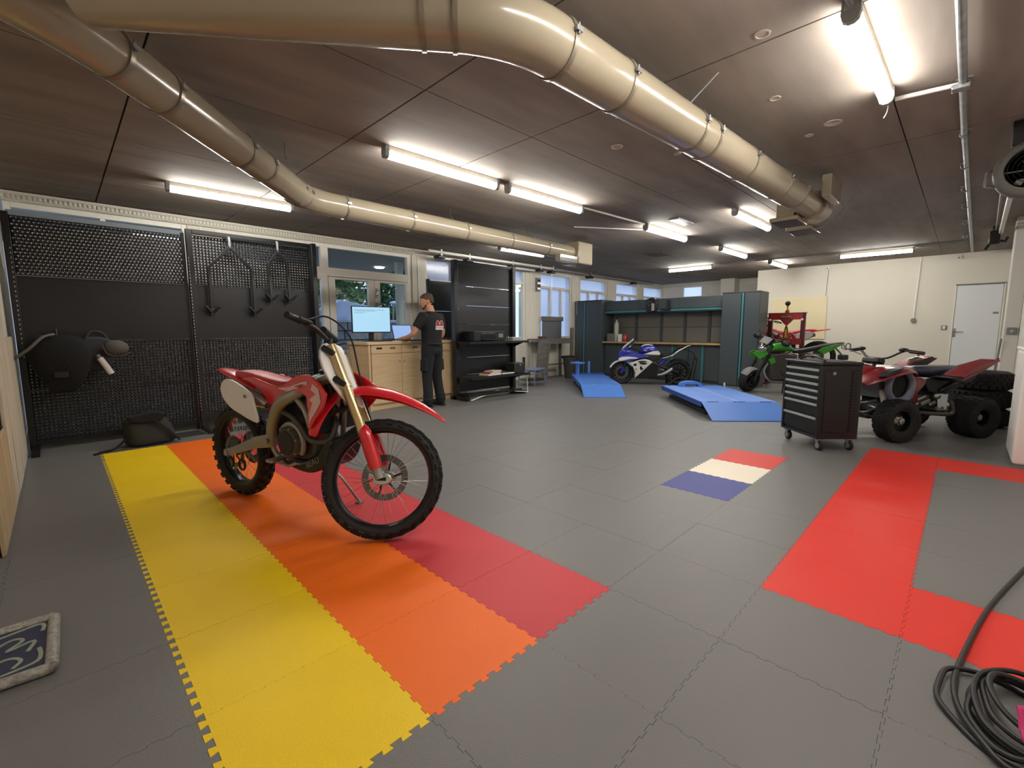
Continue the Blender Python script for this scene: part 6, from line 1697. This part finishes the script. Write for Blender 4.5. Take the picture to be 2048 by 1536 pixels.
# stacked spare tyres behind the quad
for k in range(3):
    sp_ = thing('spare_tyre', ['fat spare tyre at the bottom of the stack behind the quad bike', 'fat spare tyre in the middle of the stack behind the quad bike', 'fat spare tyre on top of the stack behind the quad bike'][k], 'tyre', (7.35, -1.27, k * 0.226), k * 17, 'stacked spare tyres')
    prof = [(0.13, 0.03), (0.15, 0.01), (0.23, 0.0), (0.262, 0.02), (0.272, 0.06), (0.275, 0.113), (0.272, 0.166), (0.262, 0.206), (0.23, 0.225), (0.15, 0.216), (0.13, 0.196)]
    MB().lathe(prof, 44, (0, 0, 0), 'z', closed=True).build('tyre_body', M_atyre, sp_)
    kb = MB()
    for i in range(26):
        for q in range(4):
            a = 2 * PI * (i + 0.5 * (q % 2)) / 26
            M = Matrix.Rotation(a, 4, 'Z') @ Matrix.Translation((0.273, 0, 0.045 + q * 0.045))
            kk = len(kb.v)
            kb.box(-0.006, 0.007, -0.022, 0.022, -0.018, 0.018)
            for z in range(kk, len(kb.v)):
                kb.v[z] = tuple(M @ Vector(kb.v[z]))
    ko = kb.build('tread_knobs', M_atyre, sp_)
    ko['kind'] = 'stuff'

# ================================================================== the man at the counter
M_skin = mat('skin', '#c08a6c', rough=0.55, var=0.06, vscale=20)
M_hair = mat('short_brown_hair', '#4a3325', rough=0.8, hex2='#5c4433', vscale=60, bump=0.5, bscale=250)
M_tee = mat('black_tshirt', '#131315', rough=0.85, var=0.2, vscale=8, bump=0.35, bscale=14, bdist=0.012)
M_trous = mat('dark_navy_trousers', '#15171d', rough=0.85, var=0.25, vscale=9, bump=0.5, bscale=16, bdist=0.014)
M_boot = mat('black_boot', '#1a1918', rough=0.6, var=0.2)
def organic(o, vox=0.008, it=6):
    rm = o.modifiers.new('skin_surface', 'REMESH')
    rm.mode = 'VOXEL'
    rm.voxel_size = vox
    rm.use_smooth_shade = True
    sm = o.modifiers.new('relax', 'SMOOTH')
    sm.iterations = it
    sm.factor = 0.5
    return o
def vloft(secs, n=20, p=2.3):
    rings = []
    for (z, cx, cy, hx, hy) in secs:
        rg = []
        for k in range(n):
            a = 2 * PI * k / n
            c, s = math.cos(a), math.sin(a)
            rg.append((cx + hx * math.copysign(abs(c) ** (2 / p), c), cy + hy * math.copysign(abs(s) ** (2 / p), s), z))
        rings.append(rg)
    return MB().loft(rings)
def joints(mb, pts, rad, n=14, sub=5):
    mb.tube(pts, rad, n, smooth=sub)
    mb.ball(pts[0], rad[0] * 0.98, 12, 8)
    mb.ball(pts[-1], rad[-1] * 0.98, 12, 8)
    return mb
man = thing('person', 'man in a black T-shirt and dark trousers leaning to the laptop at the counter', 'person', (3.42, 4.82, 0), 12)
body = vloft([(0.86, 0, 0, 0.13, 0.09), (1.05, 0, 0, 0.13, 0.09), (1.25, 0, 0.0, 0.16, 0.10), (1.38, 0, 0, 0.17, 0.09), (1.44, 0, 0, 0.12, 0.07), (1.48, 0, 0.0, 0.062, 0.058), (1.55, -0.005, 0.02, 0.055, 0.058), (1.58, -0.005, 0.02, 0.05, 0.05)])
for s in (-1, 1):
    joints(body, [(s * 0.085, 0, 0.92), (s * 0.11, 0.01, 0.50), (s * 0.13, -0.02 if s < 0 else -0.04, 0.08)], [0.085, 0.055, 0.04])
arms = {-1: [(-0.185, 0.0, 1.405), (-0.265, 0.03, 1.27), (-0.315, 0.10, 1.135), (-0.285, 0.25, 1.085), (-0.262, 0.375, 1.075)],
        1: [(0.185, 0.0, 1.405), (0.245, 0.0, 1.26), (0.265, 0.03, 1.115), (0.245, 0.17, 1.07), (0.22, 0.30, 1.060)]}
for s, pts in arms.items():
    joints(body, pts, [0.058, 0.046, 0.040, 0.036, 0.026])
    w = Vector(pts[-1])
    f = (w - Vector(pts[-2])).normalized()
    sd = Vector((0, 0, 1)).cross(f).normalized()
    palm = w + f * 0.055 - Vector((0, 0, 0.006))
    body.tube([w, w + f * 0.03, palm + f * 0.04], [0.026, 0.033, 0.030], 12, sy=0.62)
    for k, (o_, ln) in enumerate([(-0.030, 0.060), (-0.010, 0.072), (0.010, 0.068), (0.029, 0.052)]):
        b0 = palm + f * 0.035 + sd * o_
        body.tube([b0 - f * 0.02, b0 + f * ln * 0.45 + Vector((0, 0, 0.007)), b0 + f * ln * 0.8 - Vector((0, 0, 0.006)), b0 + f * ln - Vector((0, 0, 0.016))], [0.010, 0.009, 0.008, 0.007], 8, smooth=2)
    inn = sd * (1 if (s < 0) != (sd.x > 0) else -1)
    tside = Vector((1, 0, 0)) * (-s)
    b0 = palm - f * 0.02 + tside * 0.024
    body.tube([b0, b0 + tside * 0.022 + f * 0.02 - Vector((0, 0, 0.004)), b0 + tside * 0.026 + f * 0.055 - Vector((0, 0, 0.012))], [0.012, 0.010, 0.008], 8, smooth=2)
# head: face along +y, turned to the left and bowed
HM = Matrix.Translation((-0.01, 0.035, 1.545)) @ Matrix.Rotation(R(52), 4, 'Z') @ Matrix.Rotation(R(-16), 4, 'X')
hd = vloft([(0.0, 0, 0.045, 0.030, 0.030), (0.018, 0, 0.04, 0.048, 0.055), (0.045, 0, 0.02, 0.062, 0.080), (0.085, 0, 0.005, 0.072, 0.098), (0.125, 0, 0.0, 0.076, 0.104), (0.16, 0, -0.006, 0.075, 0.102), (0.19, 0, -0.01, 0.062, 0.086), (0.21, 0, -0.012, 0.036, 0.052), (0.216, 0, -0.012, 0.012, 0.02)], 24, 2.2)
hd.tube([(0, 0.092, 0.118), (0, 0.108, 0.095), (0, 0.118, 0.078), (0, 0.100, 0.066)], [0.008, 0.011, 0.014, 0.010], 8)
hd.ball((0, 0.094, 0.127), (0.052, 0.014, 0.010))
hd.ball((0, 0.088, 0.045), (0.022, 0.012, 0.006))
hd.ball((0, 0.088, 0.036), (0.020, 0.012, 0.006))
for s in (-1, 1):
    hd.ball((s * 0.078, -0.008, 0.09), (0.010, 0.022, 0.034))
hd.tube([(0, 0.02, 0.05), (0, 0.0, -0.02)], 0.055, 14)
hd.xf(HM)
body.add(hd.v, hd.f)
bo_ = organic(body.build('body', M_skin, man), 0.0065, 4)
for s in (-1, 1):
    MB().ball((s * 0.032, 0.090, 0.108), (0.014, 0.008, 0.008), 10, 6).xf(HM).build('eye', mat('eye', '#e8e4de', rough=0.3), man)
    MB().ball((s * 0.032, 0.0975, 0.108), (0.006, 0.003, 0.006), 8, 6).xf(HM).build('iris', mat('dark_eye', '#2a1d14', rough=0.3), man)
hair = vloft([(0.055, 0, -0.062, 0.050, 0.036), (0.085, 0, -0.040, 0.079, 0.066), (0.125, 0, -0.022, 0.0825, 0.090), (0.155, 0, -0.010, 0.0815, 0.103), (0.19, 0, -0.010, 0.069, 0.094), (0.215, 0, -0.012, 0.042, 0.060), (0.224, 0, -0.012, 0.014, 0.024)], 24, 2.2).xf(HM)
organic(hair.build('hair', M_hair, man), 0.007, 3)
beard = MB().tube([(-0.060, 0.03, 0.055), (-0.046, 0.066, 0.022), (0, 0.090, 0.008), (0.046, 0.066, 0.022), (0.060, 0.03, 0.055)], [0.012, 0.016, 0.018, 0.016, 0.012], 10, smooth=3).xf(HM)
organic(beard.build('beard', M_hair, man), 0.005, 2)
# T-shirt
tee = vloft([(0.885, 0.0, 0.0, 0.172, 0.128), (0.95, 0, 0.0, 0.176, 0.130), (1.05, 0, 0.0, 0.170, 0.122), (1.18, 0, 0.0, 0.180, 0.122), (1.30, 0, 0.0, 0.204, 0.128), (1.385, 0, 0.0, 0.208, 0.115), (1.435, 0, 0.0, 0.165, 0.092), (1.47, 0, 0.003, 0.095, 0.075), (1.488, 0, 0.006, 0.072, 0.067)], 28, 2.5)
for s, pts in arms.items():
    e = Vector(pts[1]) * 0.75 + Vector(pts[2]) * 0.25
    tee.tube([(s * 0.13, 0, 1.40), pts[0], Vector(pts[0]) * 0.5 + Vector(pts[1]) * 0.5, e], [0.075, 0.080, 0.076, 0.070], 16)
organic(tee.build('t_shirt', M_tee, man), 0.009, 5)
# trousers
trs = MB().ball((0, -0.005, 0.955), (0.172, 0.130, 0.10), 20, 12)
trs.ball((0, -0.045, 0.88), (0.155, 0.095, 0.09), 18, 10)
for s in (-1, 1):
    ax_ = -0.02 if s < 0 else -0.04
    trs.tube([(s * 0.085, -0.005, 0.95), (s * 0.092, 0.0, 0.80), (s * 0.105, 0.008, 0.62), (s * 0.112, 0.01, 0.48), (s * 0.122, -0.01, 0.30), (s * 0.130, ax_, 0.13), (s * 0.132, ax_, 0.075)], [0.110, 0.106, 0.090, 0.080, 0.077, 0.076, 0.080], 18, smooth=5)
    trs.torus((s * 0.131, ax_, 0.125), 0.072, 0.014, 'z', 20, 8).torus((s * 0.126, ax_ + 0.008, 0.185), 0.070, 0.012, 'z', 20, 8)
    trs.obox((s * 0.195, 0.0, 0.66), (0.035, 0.12, 0.18), (0, s * -4, 0))
organic(trs.build('trousers', M_trous, man), 0.009, 5)
MB().torus((0, 0, 0.985), 0.165, 0.012, 'z', 36, 6).build('belt', M_blackp, man)
# boots
for s, (fx_, fy_) in {-1: (-0.62, 0.78), 1: (-0.10, 0.99)}.items():
    c = Vector((s * 0.132, -0.02 if s < 0 else -0.04, 0))
    d = Vector((fx_, fy_, 0)).normalized()
    bt_ = MB().tube([c + Vector((0, 0, 0.15)), c + Vector((0, 0, 0.06))], [0.052, 0.056], 14)
    bt_.tube([c - d * 0.06 + Vector((0, 0, 0.050)), c + Vector((0, 0, 0.060)), c + d * 0.10 + Vector((0, 0, 0.052)), c + d * 0.185 + Vector((0, 0, 0.042))], [0.040, 0.052, 0.048, 0.034], 14, smooth=3, sy=0.95)
    organic(bt_.build('boot', M_boot, man), 0.007, 3)
    so = MB().tube([c - d * 0.085 + Vector((0, 0, 0.012)), c + Vector((0, 0, 0.012)), c + d * 0.10 + Vector((0, 0, 0.012)), c + d * 0.20 + Vector((0, 0, 0.012))], [0.030, 0.044, 0.050, 0.030], 14, smooth=3, sy=0.26)
    so.build('sole', M_rub, man)
# print on the back of the shirt
M_pr = mat('pale_pink_print', '#e0aeaa', rough=0.7)
LG = Matrix.Translation((0.045, -0.1325, 1.30)) @ Matrix.Rotation(R(3), 4, 'X')
for cx in (-0.042, 0.042):
    MB().tube([(cx - 0.042, 0, -0.03), (cx - 0.036, 0, 0.01), (cx - 0.015, 0, 0.042), (cx + 0.012, 0, 0.042), (cx + 0.034, 0, 0.008), (cx + 0.042, 0, -0.03)], 0.0055, 8, smooth=4, sy=1.0).xf(LG).build('shirt_print', M_pr, man)
    MB().prism(spline2([(cx - 0.028, -0.03), (cx - 0.02, 0.015), (cx, 0.03), (cx + 0.02, 0.01), (cx + 0.028, -0.03)], 3), -0.002, 0.004).xf(LG).build('shirt_print', mat('dark_red_print', '#a83039', rough=0.7), man)
MB().box(-0.088, 0.088, -0.003, 0.004, -0.095, -0.038).xf(LG).build('shirt_print', mat('white_print', '#d8d4cc', rough=0.7), man)
textpart('shirt_lettering', 'MF-OLENTS', 0.034, M_dark, man, LG @ Vector((0, -0.004, -0.067)), (PI / 2 + R(3), 0, 0), 0.0006, 0.92)

# ================================================================== framed panel at lower left
fr = thing('framed_sign', 'navy sign with a thick woven silver frame on the floor at lower left', 'sign', (-0.915, 1.30, 0))
M_braid = mat('woven_silver', '#8f8b84', rough=0.5, metal=0.3, hex2='#b8b4ac', vscale=60, bump=0.8, bscale=90, bdist=0.006)
MB().box(-0.09, 0.07, -0.185, 0.185, 0.0, 0.022).build('panel', mat('navy_enamel', '#23294a', rough=0.4), fr)
for a, b in [((-0.085, -0.19, 0.02), (0.078, -0.20, 0.02)), ((0.078, -0.20, 0.02), (0.085, 0.195, 0.02)), ((0.085, 0.195, 0.02), (-0.085, 0.20, 0.02))]:
    MB().cyl(a, b, 0.019, n=16).ball(a, 0.02, 10, 6).ball(b, 0.02, 10, 6).build('frame_tube', M_braid, fr)
M_strk = mat('pale_green_stroke', '#8d9784', rough=0.5)
for pts in [[(-0.085, 0.14), (0.03, 0.165), (0.055, 0.145), (0.052, 0.10)], [(-0.085, 0.06), (-0.03, 0.10), (0.0, 0.07), (-0.04, 0.02), (0.03, 0.04), (0.015, -0.03)], [(-0.085, -0.05), (-0.03, -0.04), (0.0, -0.08), (-0.02, -0.12)], [(-0.085, -0.15), (0.03, -0.13), (0.05, -0.09), (0.045, -0.03)]]:
    MB().tube([(x, y, 0.023) for x, y in pts], 0.007, 6, smooth=4, sy=0.4).build('painted_stroke', M_strk, fr)

# ================================================================== cable at lower right
M_cab = mat('black_cable', '#191919', rough=0.5)
rnd = random.Random(5)
pts = [(4.2, -1.585, 0.5), (3.5, -1.56, 0.12), (2.9, -1.47, 0.010), (2.58, -1.39, 0.009), (2.03, -1.26, 0.009), (1.58, -1.185, 0.012), (1.32, -1.155, 0.02), (1.17, -1.165, 0.022), (1.06, -1.21, 0.02), (0.99, -1.28, 0.014)]
def loop(cx, cy, rx, ry, rot, z0, n=14, ph=PI):
    out = []
    for k in range(n):
        a = ph + 2 * PI * k / n
        x, y = rx * math.cos(a) * rnd.uniform(0.95, 1.05), ry * math.sin(a) * rnd.uniform(0.95, 1.05)
        out.append((cx + x * math.cos(rot) - y * math.sin(rot), cy + x * math.sin(rot) + y * math.cos(rot), z0 + 0.010 * math.sin(2 * a)))
    return out
for k, (cx, cy, rx, ry, rot) in enumerate([(1.22, -1.27, 0.21, 0.15, 0.3), (1.24, -1.32, 0.18, 0.13, 0.1), (1.22, -1.31, 0.20, 0.12, -0.15), (1.25, -1.33, 0.16, 0.11, 0.2), (1.24, -1.335, 0.20, 0.14, -0.05), (1.26, -1.33, 0.14, 0.09, 0.3)]):
    pts += loop(cx, cy, rx, ry, rot, 0.014 + 0.009 * k, 14, PI * 1.2)
tag(MB().tube(pts, 0.0085, 8, smooth=4).build('coiled_cable', M_cab), 'black cable coiled on the floor at the lower right corner', 'cable')
rg = thing('cloth_rag', 'bright pink rag lying on the coiled cable at the right edge', 'rag', (1.12, -1.345, 0.0))
mb = MB()
N = 10
grid = [[(-0.09 + 0.20 * i / N, -0.10 + 0.16 * j / N, 0.078 + 0.018 * math.sin(i * 1.1) * math.cos(j * 1.3) + 0.004 * rnd.random()) for j in range(N + 1)] for i in range(N + 1)]
mb.add([q for r_ in grid for q in r_], [(i * (N + 1) + j, (i + 1) * (N + 1) + j, (i + 1) * (N + 1) + j + 1, i * (N + 1) + j + 1) for i in range(N) for j in range(N)])
ob = mb.build('cloth', mat('magenta_cloth', '#b3265f', rough=0.8), rg, subs=1)
ob.modifiers.new('thickness', 'SOLIDIFY').thickness = 0.006

# ================================================================== right wall and ceiling fittings
fh = thing('fan_heater', 'round grey fan heater under the ceiling at the right edge', 'heater', (4.5, -1.335, 2.37), 0, None, 0.85)
MB().lathe([(0.001, 0.10), (0.20, 0.10), (0.235, 0.06), (0.24, -0.06), (0.215, -0.10), (0.175, -0.115), (0.165, -0.09)], 40, (0, 0, 0), 'x', caps=False).build('drum', mat('heater_grey', '#6f716c', rough=0.45), fh)
MB().lathe([(0.165, -0.085), (0.001, -0.085)], 32, (0, 0, 0), 'x').build('fan_opening', M_dark, fh)
for k in range(5):
    MB().torus((-0.105, 0, 0), 0.03 + 0.03 * k, 0.003, 'x', 32, 5).build('grille_ring', M_black, fh)
for k in range(6):
    a = 2 * PI * k / 6
    MB().obox((-0.075, 0.085 * math.cos(a), 0.085 * math.sin(a)), (0.008, 0.15, 0.05), (math.degrees(a), 25, 0)).build('fan_blade', M_grey, fh)
MB().tube([(0, 0.22, 0.05), (-0.05, 0.27, 0.02), (-0.05, 0.28, -0.10), (0.02, 0.22, -0.10)], 0.012, 8).build('side_bracket', M_steel, fh)
MB().box(-0.03, 0.03, -0.14, 0.14, 0.22, 0.43).build('ceiling_bracket', M_black, fh, bevel=0.006)
MB().tube([(0.1, 0.10, -0.12), (0.8, 0.06, 0.12), (2.2, 0.04, 0.24), (5.55, 0.0, 0.27)], 0.028, 12, smooth=3).build('flue_pipe', M_alu, fh)
MB().tube([(0.05, 0.18, -0.1), (0.8, 0.15, 0.16), (2.2, 0.12, 0.30), (5.6, 0.06, 0.33)], 0.012, 8, smooth=3).build('supply_pipe', M_black, fh)
mt = thing('valve_motor', 'small black motor valve at the end of the heater pipes', 'motor', (9.45, -1.28, 2.56))
MB().box(-0.08, 0.08, -0.06, 0.06, -0.10, 0.10).build('body', M_blackp, mt, bevel=0.015)
MB().cyl((0, 0, 0.10), (0, 0, 0.178), 0.03, n=12).build('neck', M_black, mt)
MB().tube([(0, -0.06, -0.05), (0.02, -0.12, -0.06), (0.02, -0.14, 0.0)], 0.02, 8).build('outlet', M_black, mt)
MB().bar((-0.03, 0.05, -0.09), (-0.05, 0.09, -0.17), 0.03).build('lever', M_black, mt)
al = thing('alarm_box', 'small red alarm box on the white wall at the right edge', 'alarm', (9.45, YR, 1.48))
MB().box(-0.12, 0.12, 0.001, 0.09, -0.09, 0.09).build('housing', mat('alarm_red', '#7a1c17', rough=0.4), al, bevel=0.01)
MB().cyl((0, 0.05, 0.09), (0, 0.05, 0.15), 0.02, n=12).build('gland', M_black, al)
MB().tube([(0, 0.05, 0.15), (0.0, 0.02, 0.5), (0.02, 0.015, 1.2)], 0.008, 8).build('wire', M_whitep, al)
MB().box(-0.125, -0.119, 0.02, 0.07, -0.04, 0.04).build('front_plate', mat('alarm_dark', '#541410', rough=0.4), al)
wcb = thing('radiator_cabinet', 'white rounded cabinet against the wall at the right edge', 'cabinet', (5.35, YR + 0.01, 0))
MB().box(-0.30, 0.5, 0.002, 0.15, 0.02, 1.0).build('body', M_whitep, wcb, bevel=0.03, seg=4)
MB().box(-0.305, 0.505, 0.0, 0.16, 1.0, 1.03).build('cap', M_whitep, wcb, bevel=0.01)
MB().box(-0.28, 0.48, 0.002, 0.13, 0.0, 0.02).build('plinth', M_grey, wcb)
MB().tube([(-0.302, 0.10, 0.62), (-0.33, 0.10, 0.62), (-0.33, 0.10, 0.78), (-0.302, 0.10, 0.78)], 0.010, 8).build('handle', M_grey, wcb)
tag(MB().tube([(8.95, -1.40, 0.005), (8.80, -1.455, 1.05)], 0.012, 8).build('metal_rod', M_grey), 'thin grey rod leaning against the pilaster behind the spare tyres', 'rod')
# back wall fittings
tag(MB().box(XB - 0.02, XB - 0.001, 1.36, 2.57, 0.95, 1.99).build('pin_board', mat('pale_yellow_board', '#e3d5ae', rough=0.6, var=0.03), bevel=0.004), 'pale yellow board fixed to the back wall behind the press', 'board')
wc_ = thing('conduit_drop', 'white conduit running down the back wall to a round socket', 'conduit', (XB, -0.28, 0))
MB().tube([(-0.015, 0.0, H - 0.01), (-0.015, 0.03, 1.42)], 0.016, 8).build('pipe', M_whitep, wc_)
MB().lathe([(0.001, -0.06), (0.045, -0.055), (0.05, -0.002)], 20, (0, 0.03, 1.38), 'x').build('socket', M_grey, wc_)
for y, z, lab in [(-0.75, 1.22, 'small grey light switch left of the grey door'), ]:
    s_ = thing('light_switch', lab, 'switch', (XB, y, z))
    MB().box(-0.02, -0.001, -0.045, 0.045, -0.045, 0.045).build('plate', M_grey, s_, bevel=0.004)
    MB().box(-0.026, -0.02, -0.02, 0.02, -0.03, 0.03).build('rocker', M_whitep, s_, bevel=0.002)
s_ = thing('light_switch', 'grey switch box on the pilaster right of the grey door', 'switch', (8.85, -1.545, 1.16))
MB().box(-0.03, -0.001, -0.05, 0.05, -0.05, 0.05).build('plate', M_grey, s_, bevel=0.006)
MB().lathe([(0.001, -0.04), (0.018, -0.04), (0.02, -0.028)], 14, (0, 0, 0), 'x').build('knob', M_alu, s_)
for y, lab in [(1.40, 'small white sensor high on the back wall above the yellow board'), (-0.86, 'small white sensor high on the back wall above the grey door')]:
    s_ = thing('motion_sensor', lab, 'sensor', (XB, y, 2.66))
    MB().box(-0.05, -0.001, -0.05, 0.05, -0.035, 0.035).build('housing', M_whitep, s_, bevel=0.012)
    MB().ball((-0.05, 0, -0.01), 0.018, 10, 6).build('lens', M_grey, s_)
tag(MB().tube([(XB - 0.006, 1.38, 2.62), (XB - 0.006, 1.40, 2.0)], 0.005, 6).build('thin_cable', M_grey), 'thin cable hanging from the sensor to the yellow board', 'cable')
# track along the windows, and the box on the pillar
rl = thing('lighting_track', 'white lighting track with black joints along the top of the windows', 'track', (0, 0, 0))
MB().tube([(4.35, 6.18, 2.685), (8.0, 6.20, 2.685)], 0.026, 10).build('rail', M_whitep, rl)
MB().tube([(8.0, 6.20, 2.685), (13.2, 6.25, 2.685)], 0.024, 10).build('rail', M_steel, rl)
MB().tube([(4.6, 6.30, 2.60), (7.6, 6.30, 2.60)], 0.022, 10).build('rail', M_whitep, rl)
for x in (4.65, 5.35, 6.6, 7.55, 8.0, 9.6, 11.9):
    MB().box(x - 0.09, x + 0.09, 6.16, 6.33, 2.57, 2.63).build('joint_box', M_black, rl, bevel=0.02)
    MB().box(x - 0.02, x + 0.02, 6.17, 6.23, 2.62, H).build('bracket', M_steel, rl)
for x in (8.02, 9.05):
    MB().tube([(x, 6.24, 2.58), (x, 6.24, 1.6)], 0.006, 6).build('pull_cord', M_alu, rl)
eb_ = thing('electric_box', 'grey electric box with a hanging wire on the post between the windows', 'box', (7.72, YW - 0.043, 2.30))
MB().box(-0.07, 0.07, -0.06, -0.001, -0.16, 0.16).build('housing', M_grey, eb_, bevel=0.008)
for k in range(4):
    MB().box(-0.05, 0.05, -0.066, -0.058, -0.12 + k * 0.065, -0.08 + k * 0.065).build('cover_plate', M_dark if k % 2 else M_alu, eb_, bevel=0.003)
MB().tube([(-0.05, -0.03, 0.16), (-0.14, -0.04, 0.26), (-0.22, -0.03, 0.05), (-0.20, -0.02, -0.10), (-0.06, -0.03, -0.15)], 0.006, 6, smooth=5).build('wire', M_whitep, eb_)

# the left wall, its skirting and the boards stand 4 cm further out than the window bays' end
for o in list(bpy.data.objects):
    if o.parent is None and o.name.split('.')[0] in ('wall_left', 'baseboard_left', 'board'):
        o.location.x -= 0.038
